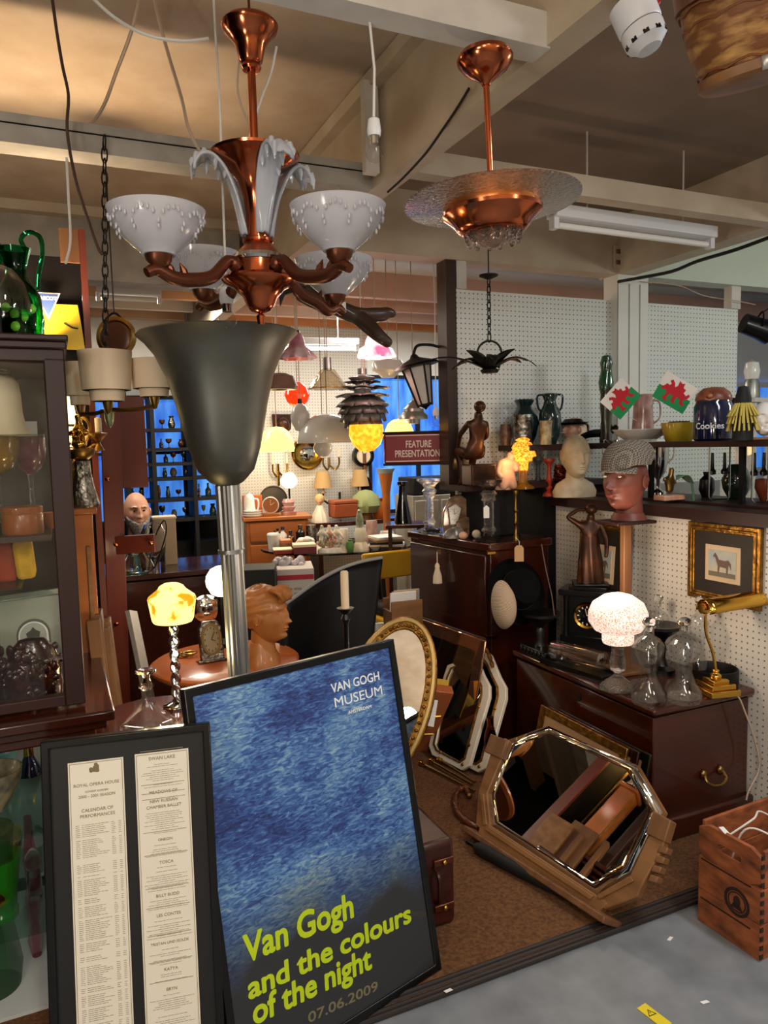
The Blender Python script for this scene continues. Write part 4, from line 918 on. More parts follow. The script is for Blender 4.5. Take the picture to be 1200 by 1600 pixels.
skin('body', [(0, 0, .04, .05), (.0, 0, .09, .045), (.01, 0, .13, .04), (.03, -.01, .165, .022), (.04, -.015, .195, .028), (-.03, -.02, .14, .02), (-.05, -.03, .09, .015), (-.03, -.05, .06, .013), (.05, -.03, .13, .018), (.05, -.05, .09, .014), (-.02, -.04, .03, .03), (.03, -.045, .035, .03), (.035, -.05, .0, .02), (-.03, -.045, 0, .02)],
     [(0, 1), (1, 2), (2, 3), (3, 4), (2, 5), (5, 6), (6, 7), (2, 8), (8, 9), (0, 10), (0, 11), (11, 12), (10, 13)], M['alabaster'], ab)
mb = MB(); mb.lathe([(0, 0), (.055, 0), (.055, .015), (.045, .03), (0, .03)], 18, sy=.8); mb.build('base', M['alabaster'], ab)
lit_o = mat('lit_orange_glass', (196, 92, 14), .3, c2=(255, 180, 60), scale=110, emit=(255, 140, 30), es=.75, lo=.4, hi=.6)
tr, w_, h_ = multi('tree_lamp', 'small lit orange glass lamp shaped like a fir tree', 'lamp', (796, 677, 838, 755), 3.88,
    [('base', [(0, 0), (.85, 0), (.8, .04), (.4, .1), (.36, .14), (.32, .3), (.38, .33), (0, .33)], M['amber_glass']),
     ('shade', [(.38, .33), (.42, .48), (.7, .5), (.72, .56), (1, .58), (.92, .66), (.74, .7), (.82, .74), (.62, .83), (.5, .85), (.56, .88), (.2, .98), (.04, 1), (0, 1)], lit_o)], z=1.302)
light('tree_lamp_glow', 'POINT', tr.location + Vector((-.09, -.12, .16)), .35, (1, .55, .2), .03)
# ledge
bs = thing('child_bust', 'cream plaster bust of a child on the ledge beside the flat cap', 'bust', pd(900, 775, 3.9), R(8)); bs.location.z = 1.25
mb = head_mb(None, .92, (0, 0, .205), None, True, .09, 1.0); mb.lathe([(0, 0), (.115, 0), (.12, .03), (.1, .07), (.05, .10), (.045, .13), (0, .13)], 26, sy=.6, c=(0, .02, 0)); mb.build('head_and_shoulders', M['plaster'], bs)
MB().at(Matrix.Translation((0, .016, .23))).grid(lambda i, j: Vector((.078 * math.cos(PI * (j - .5)) * math.sin(2 * PI * i), .088 * math.cos(PI * (j - .5)) * math.cos(2 * PI * i), .098 * math.sin(PI * (j - .5)))) * (1 + .018 * math.sin(i * 70) * math.cos(j * 3)), 80, 30, True).build('hair', M['plaster'], bs)
cst = [(0, 0), (1, 0), (.9, .08), (.4, .14), (.6, .22), (.35, .3), (.55, .42), (.35, .5), (.3, .8), (.5, .86), (.9, .93), (.9, 1), (0, 1)]
pot('candlestick', 'slim red turned candlestick on the ledge', 'candlestick', cst, mat('red_wood', (160, 56, 36), .35), (848, 714, 868, 773), 4.0, 1.25)
pot('candlestick', 'slate blue turned candlestick next to the red one', 'candlestick', cst, mat('slate_wood', (80, 88, 96), .4), (832, 712, 850, 770), 4.12, 1.25)
mb = MB()
for i in range(60):
    a = i * 2.4; z = .02 + .14 * i / 60; r_ = .04 * (1 - .3 * i / 60); mb.ball((r_ * math.cos(a), r_ * math.sin(a), z), .009, 6, 5)
mb.lathe([(0, 0), (.036, 0), (.04, .08), (.028, .17), (0, .17)], 14); tag(mb.build('hobnail_vase', glass('amber_hobnail', (200, 80, 20), .05, 1.4), None, Vector((*pd(876, 760, 4.02).xy, 1.25))), 'dark amber knobbly glass vase behind the child bust', 'vase')
# mannequin head in a flat cap on a tall stand
md = 3.12; mp_ = pd(978, 812, md)
stn = thing('head_stand', 'slim brown wooden stand holding up the mannequin head', 'stand', (mp_.x, mp_.y, ZT), R(20))
part_box(stn, 'post', (0, 0, .325), (.04, .03, .65), M['oak_dark']); part_box(stn, 'foot', (0, 0, .008), (.16, .14, .016), M['oak_dark']); part_box(stn, 'board', (0, 0, mp_.z - ZT - .008), (.2, .15, .014), M['mahog_dark'])
mh = thing('mannequin_head', 'brown painted mannequin head gazing to one side', 'mannequin', (mp_.x, mp_.y, mp_.z), R(-52))
KH = 1.13
HZ = .17; mb = head_mb(None, KH, (0, 0, HZ), None, True, .09, 1.0); mb.lathe([(0, 0), (.075, 0), (.07, .012), (.06, .03), (0, .03)], 24, c=(0, .02, 0)); mb.build('head_and_neck', M['terracotta'], mh)
for s in (-1, 1):
    MB().ball((s * .031 * KH, -.087 * KH, HZ + .0155 * KH), (.009, .005, .0045), 10, 8).build('eye', mat('painted_eye', (226, 214, 200), .3), mh)
    mb = MB(); mb.tube([(s * .018, -.098, HZ + .034 * KH), (s * .032, -.096, HZ + .04 * KH), (s * .046, -.086, HZ + .036 * KH)], .003, 6); mb.build('eyebrow', M['rubber'], mh)
MB().ball((0, -.105 * KH, HZ - .0525 * KH), (.019, .007, .008), 12, 8).build('lips', mat('painted_lips', (128, 58, 48), .5), mh)
def tweed():
    m, nt, b = new_mat('houndstooth_tweed'); tc = nt.nodes.new('ShaderNodeTexCoord'); c = nt.nodes.new('ShaderNodeTexChecker'); c.inputs['Scale'].default_value = 130; mp = nt.nodes.new('ShaderNodeMapping'); mp.inputs['Rotation'].default_value = (.6, .7, .4); nt.links.new(tc.outputs['Object'], mp.inputs['Vector'])
    c.inputs['Color1'].default_value = rgb(86, 78, 70); c.inputs['Color2'].default_value = rgb(150, 140, 126); nt.links.new(mp.outputs['Vector'], c.inputs['Vector']); nt.links.new(c.outputs['Color'], b.inputs['Base Color']); b.inputs['Roughness'].default_value = .95; return m
fc = thing('flat_cap', 'grey checked tweed flat cap worn by the mannequin head', 'cap', (mp_.x, mp_.y, mp_.z + .183), R(-52))
def capf(i, j):
    t = 2 * PI * i; p = PI / 2 * j; x = .095 * math.cos(p) ** .8 * math.sin(t); y = .02 - .135 * math.cos(p) ** .8 * math.cos(t) * (1.0 if math.cos(t) < 0 else 1.08); z = .05 + .105 * math.sin(p) ** .9 - .2 * (y + .02) * 0 + (.035 * (-y - .06) / .08 * -1 if y < -.06 else 0) + (.02 if y > .05 else 0) * (1 - j)
    return Vector((x, y, z))
MB().grid(capf, 48, 14, True).build('crown', tweed(), fc, thick=.004)
mb = MB(); mb.grid(lambda i, j: Vector((math.sin((i - .5) * 2.2) * (.088 + .01 * j), .01 - math.cos((i - .5) * 2.2) * (.09 + .055 * j), .052 - .022 * j - .012 * abs(i - .5) * 2)), 24, 5); mb.build('peak', tweed(), fc, thick=.006)

# ---------------------------------------------------------------- the glass-fronted shelf on the ledge
dc = thing('shelf_case', 'long dark shelf case with glass sides standing on the white half wall', 'shelf unit', rm(2.13, 2.80, 1.25), TH)
part_box(dc, 'top_board', (0, 0, .268), (.36, 2.56, .026), M['mahog_dark'], .003)
for y in (-.35, .1, .62, 1.2): part_box(dc, 'upright', (-.15, y, .128), (.02, .022, .254), M['dark'], 0)
part_box(dc, 'glass_pane', (.165, 0, .128), (.004, 2.5, .25), M['glass_pane'], 0); part_box(dc, 'base_rail', (0, 0, .006), (.34, 2.5, .01), M['mahog_dark'], 0)
ZS = 1.531; DS = lambda px, b=2.74: b / ((px - 600) / FPX * CT + ST)
def sp(px, b=2.74, z=ZS):
    d = DS(px, b); q = pd(px, 690, d); q.z = z; return q
# inside the case
for k, (x0, x1, lb) in enumerate(((1107, 1140, 'chrome wire rectangle stand with two knobs inside the shelf case'), (1174, 1200, 'chrome wire rectangle stand at the case\'s outer end'))):
    d = DS((x0 + x1) / 2, 2.72); q = pd((x0 + x1) / 2, 786, d); q.z = 1.268; w = px_size(x1 - x0, d); h = .24
    t = thing('wire_stand', lb, 'stand', q, TH + R(-20)); mb = MB(); mb.tube([(-w / 2, 0, h), (-w / 2, 0, .012), (-w / 2 + .012, 0, 0), (w / 2 - .012, 0, 0), (w / 2, 0, .012), (w / 2, 0, h)], .004, 8); mb.build('wire', M['chrome'], t)
    for s in (-1, 1): MB().lathe([(0, 0), (.014, .004), (.016, .018), (.008, .03), (.006, .1), (0, .1)], 14).build('knob', M['black'], t, (s * w * .3, .01, .11))
mb = MB(); mb.grid(lambda i, j: Vector(((i - .5) * .11, (j - .5) * .06 * math.sin(PI * min(1, i + .05)), .10 + .02 * math.sin(i * 5))), 14, 5); mb.tube(spline([(.03, 0, .1), (.045, 0, .05), (.05, 0, 0)], 5), .005, 8)
tag(mb.build('leaf_dish', mat('green_dish', (92, 128, 96), .3), None, sp(1072, 2.6, 1.263), (0, 0, TH), thick=.003), 'pale green leaf-shaped dish on a curved stem inside the case', 'dish')
pot('dark_vase', 'squat dark green vase inside the shelf case', 'vase', [(0, 0), (.5, 0), (.9, .3), (1, .55), (.7, .85), (.5, 1), (.4, 1), (0, .5)], mat('dark_green_glaze', (26, 46, 34), .15, coat=1), (1128, 735, 1172, 790), DS(1150, 2.84), 1.262)
pot('dark_vase', 'small black jar near the green leaf dish', 'vase', [(0, 0), (.6, 0), (1, .3), (.9, .7), (.4, .85), (.5, 1), (0, 1)], M['black'], (1092, 745, 1116, 785), DS(1104, 2.84), 1.262)
pot('dark_vase', 'rust coloured bowl at the outer end of the case', 'vase', [(0, 0), (.5, 0), (1, .6), (.95, 1), (.8, .6), (0, .2)], mat('rust_glaze', (140, 66, 40), .3), (1180, 755, 1215, 790), DS(1196, 2.84), 1.262)
fg = thing('figurine', 'gilt metal figurine on a pink marble base behind the mannequin', 'figurine', sp(1047, 2.6, 1.262), TH)
part_box(fg, 'base', (0, 0, .012), (.13, .07, .024), M['alabaster']); skin('body', [(0, 0, .03, .02), (0, 0, .09, .018), (.01, 0, .13, .012), (.012, 0, .15, .014), (.04, 0, .08, .008), (-.04, 0, .1, .008)], [(0, 1), (1, 2), (2, 3), (1, 4), (1, 5)], M['brass_old'], fg)
for k, (x0, x1) in enumerate(((942, 990), (1004, 1052))):
    r_, w, h = multi('trophy_cup', ('silver two-handled cup behind the flat cap, farther from the cookie jar', 'silver two-handled cup behind the flat cap, nearer the green leaf dish')[k], 'trophy', (x0 + 8, 708, x1 - 8, 790), DS((x0 + x1) / 2, 2.76), [('bowl', [(0, 0), (.8, 0), (.75, .06), (.2, .12), (.18, .3), (.7, .45), (.95, .7), (1, 1), (.94, 1), (.85, .7), (0, .45)], M['chrome'])], z=1.263)
    for s in (-1, 1): mb = MB(); mb.tube(spline([(s * w * .9, 0, h * .6), (s * w * 1.5, 0, h * .75), (s * w * 1.4, 0, h * 1.0), (s * w, 0, h * .95)], 5), .004, 6); mb.build('handle', M['chrome'], r_)

# on top of the case
ck, w, h = multi('cookie_jar', 'navy blue lettered biscuit jar with a brown face-shaped lid', 'jar', (1085, 622, 1143, 682), DS(1113), [('body', [(0, 0), (.9, 0), (1, .05), (1, .78), (.9, .88), (.88, .93), (.8, .93), (.8, .85), (0, .8)], M['navy'])], z=ZS, seg=36)
MB().lathe([(0, 0), (.85 * w, 0), (.9 * w, .012), (.8 * w, .04), (.5 * w, .062), (0, .068)], 28, sy=.9, wob=lambda t, z: 1 + .05 * math.cos(2 * t)).build('lid', mat('brown_lid', (150, 92, 66), .35, c2=(110, 56, 40), scale=20), ck, (0, 0, h * .9))
mb = MB(); mb.ball((0, -.85 * w, h * .9 + .025), (.012, .012, .01), 10, 8); mb.tube([(-.02, -.84 * w, h * .9 + .012), (0, -.88 * w, h * .9 + .006), (.02, -.84 * w, h * .9 + .012)], .004, 6); mb.build('lid_face', mat('clay_face', (176, 116, 84), .4), ck)
lt_ = text('lettering', 'Cookies', w * .46, wht, ck, (0, 0, h * .28), align='CENTER', ext=.0005, bold=.018)
for v in lt_.data.vertices:                                  # the word follows the round of the jar
    t = v.co.x / (w * 1.01); v.co.x = math.sin(t) * w * 1.012; v.co.z -= math.cos(t) * w * 1.012 * -1
ck.rotation_euler = (0, 0, R(-36))
mg, w, h = multi('lustre_mug', 'pink lustre jug on a white plate holding two small flags', 'jug', (985, 617, 1024, 668), DS(1004), [('body', [(0, 0), (1, 0), (1, .06), (.85, .1), (.78, .5), (.72, .9), (.78, 1), (.7, 1), (.66, .9), (.7, .2), (0, .1)], M['pink_ceramic'])], z=ZS + .03)
mb = MB(); mb.tube(spline([(w * .75, 0, h * .85), (w * 1.3, 0, h * .8), (w * 1.35, 0, h * .45), (w * .85, 0, h * .3)], 5), .005, 8); mb.build('handle', M['pink_ceramic'], mg)
pot('white_plate', 'white scalloped plate on a low foot under the lustre jug', 'plate', [(0, 0), (.55, 0), (.55, .2), (.6, .25), (.85, .6), (1, .95), (1, 1), (.8, .75), (.5, .55), (0, .5)], M['white_ceramic'], (958, 663, 1044, 683), DS(1001), ZS, seg=48, wob=lambda t, z: 1 + .025 * math.cos(10 * t))
fw_, fgr, frd = mat('flag_white', (230, 222, 212), .8), mat('flag_green', (30, 140, 78), .8), mat('flag_red', (190, 30, 44), .8)
DRAGON = [(-.40, .02), (-.34, .12), (-.26, .10), (-.22, .16), (-.30, .22), (-.24, .28), (-.14, .22), (-.08, .12), (-.02, .20), (-.04, .34), (.06, .30), (.14, .34), (.16, .22), (.26, .20), (.24, .10), (.34, .06), (.40, .14), (.46, .10), (.42, .0), (.34, -.06), (.36, -.16), (.44, -.18), (.36, -.24), (.26, -.20), (.24, -.10), (.12, -.08), (.10, -.20), (.16, -.26), (.04, -.28), (-.02, -.22), (.0, -.10), (-.12, -.10), (-.16, -.24), (-.08, -.30), (-.22, -.32), (-.28, -.26), (-.22, -.12), (-.30, -.04), (-.42, -.10), (-.46, -.02)]
def flag(label, corners, d, stick):
    P = [pd(x, y, d) for x, y in corners]; X = P[1] - P[0]; w = X.length; X.normalize(); Zv = P[0] - P[3]; h = Zv.length; Zv = (Zv - X * Zv.dot(X)).normalized(); Y = Zv.cross(X); c = sum(P, Vector()) / 4
    t = thing('small_flag', label, 'flag'); t.matrix_world = Matrix(((X.x, Y.x, Zv.x, c.x), (X.y, Y.y, Zv.y, c.y), (X.z, Y.z, Zv.z, c.z), (0, 0, 0, 1)))
    mb = MB(); mb.box((0, 0, h / 4), (w, .0012, h / 2)); mb.build('white_half', fw_, t); mb = MB(); mb.box((0, 0, -h / 4), (w, .0012, h / 2)); mb.build('green_half', fgr, t)
    MB().prism([(x * w * .92, z * h * 1.25) for x, z in DRAGON], -.0016, .0016).build('dragon_emblem', frd, t)
    q = t.matrix_basis.inverted() @ Vector((*pd(*stick, DS(1004)).xy, ZS + .10)); mb = MB(); mb.tube([(-w / 2, 0, h / 2), (q.x, q.y, q.z)], .0018, 6); mb.build('stick', M['white'], t)
flag('dragon flag with red emblem, hanging tilted to the left of the lustre jug', [(945, 623), (978, 585), (994, 622), (962, 662)], 3.42, (1000, 640))
flag('larger dragon flag tilted between the lustre jug and the cookie jar', [(1042, 578), (1090, 606), (1066, 650), (1020, 619)], 3.44, (1008, 640))
pot('yellow_bowl', 'yellow glazed bowl between the plate and the cookie jar', 'bowl', [(0, 0), (.7, 0), (.75, .05), (.95, .6), (1, 1), (.93, 1), (.85, .5), (0, .2)], M['yellow'], (1034, 653, 1087, 682), DS(1060, 2.78), ZS)
pot('dark_bowl', 'dark ribbed bowl stacked in the yellow bowl', 'bowl', [(0, 0), (.8, .1), (1, .7), (.8, 1), (0, 1)], M['bronze'], (1042, 645, 1080, 660), DS(1060, 2.78), ZS + .05)
tt = thing('tall_figure', 'tall slender green and brown carved figure against the white column', 'statue', sp(947, 2.78, ZS), TH)
MB().lathe([(0, 0), (.034, 0), (.036, .05), (.03, .12), (.036, .2), (.03, .26), (.036, .3), (0, .3)], 18, wob=lambda t, z: 1 + .1 * math.cos(3 * t + 14 * z)).build('robe', mat('olive_glaze', (66, 58, 36), .2, coat=1, c2=(34, 30, 20), scale=14), tt)
MB().lathe([(0, .29), (.038, .29), (.04, .33), (.028, .38), (.026, .4), (.032, .43), (.024, .47), (0, .48)], 18, wob=lambda t, z: 1 + .12 * math.cos(2 * t + 20 * z)).build('hooded_head', mat('green_glaze', (16, 92, 50), .15, coat=1, c2=(10, 50, 30), scale=12), tt)
ph_ = thing('panther_ornament', 'glossy black panther ornament with white highlights', 'ornament', sp(932, 2.76, ZS), TH + R(-60))
skin('body', [(-.07, 0, .05, .022), (0, 0, .055, .026), (.06, 0, .05, .024), (.10, 0, .075, .02), (.125, 0, .08, .012), (-.08, .01, .02, .012), (-.06, .02, .006, .009), (.07, .015, .02, .011), (.08, .015, .005, .009), (-.11, 0, .03, .008), (-.14, .01, .015, .006), (.1, .012, .098, .006)], [(0, 1), (1, 2), (2, 3), (3, 4), (0, 5), (5, 6), (2, 7), (7, 8), (0, 9), (9, 10), (3, 11)], M['black'], ph_)
tj = thing('toby_jug', 'character jug of a man in a black tricorn hat', 'jug', sp(897, 2.7, ZS), R(-70))
head_mb(None, .62, (0, 0, .075), None, True, 0, 1.6).build('face', mat('painted_face', (196, 146, 116), .3, coat=.5), tj)
MB().lathe([(0, 0), (.045, 0), (.05, .02), (.04, .035), (0, .035)], 18).build('collar', M['black'], tj)
MB().lathe([(0, .14), (.045, .138), (.06, .12), (.085, .118), (.08, .105), (.04, .1), (0, .1)], 24, wob=lambda t, z: 1 + .15 * math.cos(3 * t)).build('tricorn_hat', M['black'], tj)
mb = MB(); mb.tube(spline([(0, .05, .12), (0, .09, .1), (0, .085, .05), (0, .045, .03)], 5), .008, 8); mb.build('handle', M['treacle'], tj)
MB().lathe([(0, .02), (.052, .02), (.05, .05), (.045, .1), (0, .1)], 18, c=(0, .028, 0)).build('wig', M['cream'], tj)
vz = [(0, 0), (.55, 0), (.6, .05), (.85, .2), (1, .45), (.95, .62), (.6, .78), (.5, .86), (.7, .97), (.66, 1), (.45, .86), (0, .8)]
pot('glazed_vase', 'large dark teal vase with a wide collar on the corner shelf', 'vase', vz, M['teal'], (797, 622, 842, 692), 4.05, 1.53)
v2, w, h = multi('handled_vase', 'dark green two-handled vase behind the cream beaker', 'vase', (842, 616, 877, 692), 4.0, [('body', vz, M['teal'])], z=1.53)
for s in (-1, 1): mb = MB(); mb.tube(spline([(s * w * .62, 0, h * .98), (s * w * 1.1, 0, h * .95), (s * w * 1.05, 0, h * .75), (s * w * .8, 0, h * .65)], 5), .006, 8); mb.build('handle', M['teal'], v2)
pot('pewter_tankard', 'embossed pewter tankard in front of the teal vase', 'mug', [(0, 0), (1, 0), (1, .1), (.9, .15), (.9, .85), (1, .95), (.95, 1), (.85, .9), (0, .2)], M['silver'], (800, 645, 832, 692), 3.9, 1.53)
pot('beaker', 'cream patterned beaker at the foot of the two-handled vase', 'mug', [(0, 0), (.85, 0), (.85, .3), (1, 1), (.92, 1), (.8, .2), (0, .1)], mat('patterned_cream', (190, 172, 138), .3, c2=(120, 100, 70), scale=30), (843, 655, 863, 692), 3.85, 1.53)
pot('small_pot', 'small brown speckled pot at the left end of the corner shelf', 'pot', [(0, 0), (.7, 0), (1, .5), (.8, 1), (.7, 1), (0, .5)], mat('speckled_brown', (110, 84, 66), .4, c2=(70, 50, 40), scale=40), (780, 657, 800, 690), 3.98, 1.53)
# far right end of the shelf
sw = thing('straw_doll', 'doll with long yellow straw hair sitting on the shelf end', 'doll', sp(1160, 2.6, ZS), TH); 
mb = MB()
for k in range(46):
    a = k * .55; mb.tube([(0, 0, .17), (.03 * math.cos(a), .03 * math.sin(a), .15), (.06 * math.cos(a), .06 * math.sin(a), .04 + .03 * (k % 3))], .004, 5)
mb.build('hair', mat('straw_yellow', (196, 176, 84), .8), sw); MB().lathe([(0, 0), (.04, 0), (.04, .1), (.02, .15), (0, .15)], 14).build('body', M['black_matt'], sw); MB().lathe([(0, .13), (.03, .14), (.032, .17), (.02, .22), (0, .225)], 14).build('hat', M['black_matt'], sw)
pf_ = thing('porcelain_mask', 'white porcelain face mask on a wooden stand at the frame edge', 'mask', sp(1193, 2.68, ZS + .012), R(-14)); head_mb(None, .6, (0, 0, .075), None, False, 0, .9).build('face', M['white_ceramic'], pf_)
part_box(pf_, 'stand', (0, .01, -.006), (.12, .08, .012), M['oak'])
pot('black_vase', 'tall black vase behind the cookie jar', 'vase', [(0, 0), (.6, 0), (.8, .4), (.6, .8), (1, 1), (.9, 1), (0, .7)], M['black'], (1126, 615, 1150, 680), DS(1138, 2.88), ZS)

# ---------------------------------------------------------------- on the chest
on_t = lambda x, y: pz(x, y, ZT)
cl, w, h = multi('table_lamp', 'lit cut-glass mushroom lamp glowing white on the chest', 'lamp', (919, 920, 1011, 1085), 2.9,
    [('foot', [(0, 0), (.62, 0), (.62, .02), (.5, .06), (.3, .1), (.16, .14), (0, .14)], M['cut_glass']), ('stem', [(0, .13), (.14, .13), (.12, .17), (.25, .2), (.28, .27), (.22, .38), (.2, .49), (0, .49)], M['cut_glass'])], z=ZT, seg=24)
lit_w = mat('lit_cut_glass', (206, 150, 122), .2, c2=(255, 240, 226), scale=190, emit=(255, 226, 200), es=.5, bump=.6, lo=.36, hi=.62, detail=1)
MB().lathe([(r * w, z * h) for r, z in ((0, .48), (.5, .48), (.54, .51), (.54, .56), (.5, .58), (.8, .62), (1, .71), (1, .80), (.86, .9), (.5, .975), (.2, 1), (0, 1))], 32).build('lamp_shade', lit_w, cl)
light('cut_glass_lamp_glow', 'POINT', cl.location + Vector((-.05, -.02, .48)), 3.2, (1, .78, .58), .05)
dk = [(0, 0), (.88, 0), (1, .06), (.95, .14), (.6, .24), (.42, .36), (.5, .47), (.78, .58), (.82, .68), (.6, .75), (.28, .79), (.26, .86), (.36, .89), (.2, .88)]
def decanter(label, box, d, z=ZT):
    r_, w, h = multi('glass_decanter', label, 'decanter', box, d, [('body', dk + [(r - .08 if r > .1 else 0, q) for r, q in reversed(dk) if q > .04] + [(0, .05)], M['vessel'])], z=z)
    MB().lathe([(0, h * .84), (.16 * w, h * .84), (.2 * w, h * .89), (.12 * w, h * .9), (.3 * w, h * .915), (.38 * w, h * .945), (.3 * w, h * .98), (.14 * w, h * .998), (0, h)], 18).build('stopper', M['glass'], r_)
decanter('pinched clear glass decanter closest to the lit lamp', (984, 958, 1042, 1104), 2.73)
decanter('pinched clear glass decanter between its twin and the brass lamp', (1039, 958, 1097, 1101), 2.74)
decanter('smaller clear decanter behind the lit lamp and front decanters', (1007, 925, 1048, 1035), 3.18)
decanter('smaller clear decanter behind the brass lamp\'s arm', (1072, 926, 1110, 1055), 3.0)
bl = thing('desk_lamp', 'polished brass bankers lamp with a trough shade on the chest', 'lamp', pz(1118, 1082, ZT), R(12))
mb = MB(); mb.box((0, 0, .012), (.13, .13, .024)); mb.box((0, 0, .034), (.105, .105, .02)); mb.box((0, 0, .05), (.07, .07, .016)); mb.lathe([(0, .05), (.02, .055), (.022, .07), (.01, .08), (.014, .09), (0, .095)], 16); mb.build('base', M['brass'], bl, bev=.003)
mb = MB(); mb.tube(spline([(0, 0, .08), (-.015, 0, .16), (-.045, 0, .24), (-.05, 0, .31), (-.045, 0, .34)], 6), .006, 8); mb.build('stem', M['brass'], bl)
mb = MB(); mb.grid(lambda i, j: Vector((-.06 + .34 * i, .045 * math.cos(PI * j), .325 + .055 * i * .5 + .05 * math.sin(PI * j))), 12, 14); mb.build('trough_shade', M['brass'], bl, thick=.002)
mb = MB(); mb.lathe([(0, -.02), (.02, -.02), (.024, 0), (.016, .02), (0, .02)], 16); mb.build('swivel', M['brass'], bl, (-.05, 0, .34), (0, PI / 2, 0))
cable('lamp_cable', 'pale cable trailing from the brass lamp down the chest\'s end', [pz(1125, 1078, ZT + .006), pz(1150, 1085, ZT + .006), pa(1163, 1110, 1.985), pa(1180, 1160, 1.98), pa(1186, 1200, 1.98), pa(1170, 1235, 1.98), pa(1166, 1250, 1.98)], .0035, M['dull_cable'])
cc_ = thing('mantel_clock', 'black slate mantel clock with a gilt dial under the draped statue', 'clock', pz(922, 1008, ZT), TH + R(-52)); cc_.location.z = ZT
part_box(cc_, 'base', (0, 0, .03), (.26, .15, .06), M['black']); part_box(cc_, 'body', (0, 0, .155), (.2, .12, .20), M['black']); part_box(cc_, 'cornice', (0, 0, .268), (.27, .16, .03), M['black']); part_box(cc_, 'pediment', (0, 0, .29), (.18, .12, .02), M['black'])
for s in (-1, 1): MB().lathe([(.014, .055), (.012, .08), (.011, .23), (.015, .255)], 12).build('pillar', M['black'], cc_, (s * .1, -.07, 0))
MB().lathe([(.062, 0), (.066, .006), (.06, .016), (.05, .012), (.05, 0)], 32).build('bezel', M['brass'], cc_, (0, -.06, .16), (PI / 2, 0, 0))
MB().lathe([(0, 0), (.05, 0), (.05, .006), (0, .006)], 28).build('dial', M['black_glass'], cc_, (0, -.06, .16), (PI / 2, 0, 0))
mb = MB()
for k in range(12): mb.box((.042 * math.sin(k * PI / 6), 0, .042 * math.cos(k * PI / 6)), (.005, .002, .009), ry=k * PI / 6)
mb.bar((0, 0, 0), (.02, 0, .02), .003, .002); mb.bar((0, 0, 0), (-.008, 0, .034), .003, .002); mb.build('hour_marks', M['cream'], cc_, (0, -.068, .16))
dw = thing('draped_statue', 'spelter statue of a draped woman with one arm raised behind her head', 'statue', (cc_.location.x, cc_.location.y, ZT + .302), R(-10))
skin('body', [(0, 0, .18, .042), (0, 0, .235, .034), (0, 0, .285, .038), (0, 0, .315, .015), (.005, -.01, .35, .026), (-.05, 0, .29, .016), (-.11, -.01, .33, .013), (-.055, .0, .365, .010), (-.02, .01, .36, .010), (.05, 0, .29, .016), (.075, -.02, .22, .013), (.07, -.05, .16, .010), (.065, -.06, .14, .010), (.03, 0, .1, .03), (-.03, 0, .1, .03), (.03, -.02, .02, .018), (-.03, 0, .02, .018)],
     [(0, 1), (1, 2), (2, 3), (3, 4), (2, 5), (5, 6), (6, 7), (7, 8), (2, 9), (9, 10), (10, 11), (11, 12), (0, 13), (0, 14), (13, 15), (14, 16)], M['bronze'], dw)
MB().lathe([(.062, 0), (.06, .05), (.056, .12), (.046, .18), (.040, .235), (.025, .235), (.025, .05), (0, .05), (0, 0)][::-1], 44, sy=.75, wob=lambda t, z: 1 + .1 * math.cos(9 * t + 10 * z) * (1 - z / .26)).build('drapery', M['bronze'], dw)
MB().ball((.006, .006, .365), (.03, .03, .026), 12, 9).build('hair', M['bronze'], dw); part_box(dw, 'plinth', (0, 0, .006), (.17, .13, .012), M['black'])
tz = [(0, 0), (.7, 0), (.7, .08), (.35, .14), (.2, .3), (.25, .5), (.16, .6), (.3, .7), (.85, .86), (1, .9), (1, .96), (.8, .96), (0, .85)]
pot('black_tazza', 'black slate tazza urn at the far end of the chest', 'urn', tz, M['black'], (812, 944, 876, 1014), 3.42, ZT)
pot('black_tazza', 'black shallow footed dish behind the front decanters', 'urn', tz, M['black'], (1003, 962, 1064, 1042), 3.1, ZT)
cb_ = thing('carved_box', 'low black carved letter box at the chest\'s far corner', 'box', pz(842, 1024, ZT), TH); part_box(cb_, 'body', (0, 0, .02), (.08, .2, .04), M['black']); mb = MB()
for k in range(7): mb.ball((-.042, -.085 + .028 * k, .022), (.006, .01, .014), 8, 6)
mb.build('carving', M['black'], cb_)
tr_ = thing('black_tray', 'black shallow tray holding the clear glass rod on the chest', 'tray', pz(905, 1047, ZT), TH + R(8)); part_box(tr_, 'body', (0, 0, .006), (.12, .36, .012), M['black'])
mb = MB(); mb.ringframe(rect(.12, .36), rect(.105, .345), -.012, .012); mb.build('rim', M['black'], tr_, (0, 0, .012), (-PI / 2, 0, 0))
p0, p1 = pz(864, 1014, ZT + .06), pz(944, 1034, ZT + .06); gl = thing('glass_rod', 'thick clear glass rod lying on the black tray', 'glassware', p0); mb = MB(); v_ = p1 - p0; mb.tube([v_ * k for k in (0, .03, .3, .7, .97, 1)], [.03, .044, .044, .044, .044, .03], 12); mb.build('rod', thin_glass('bright_glass_rod', (250, 250, 250), .7, .08, .3), gl)
pot('black_pan', 'round black rimmed pan beside the brass lamp base', 'pan', [(0, 0), (.95, 0), (1, .2), (1, .95), (.95, 1), (.9, .9), (.88, .2), (0, .15)], M['iron'], (1078, 1037, 1152, 1064), 2.93, ZT)

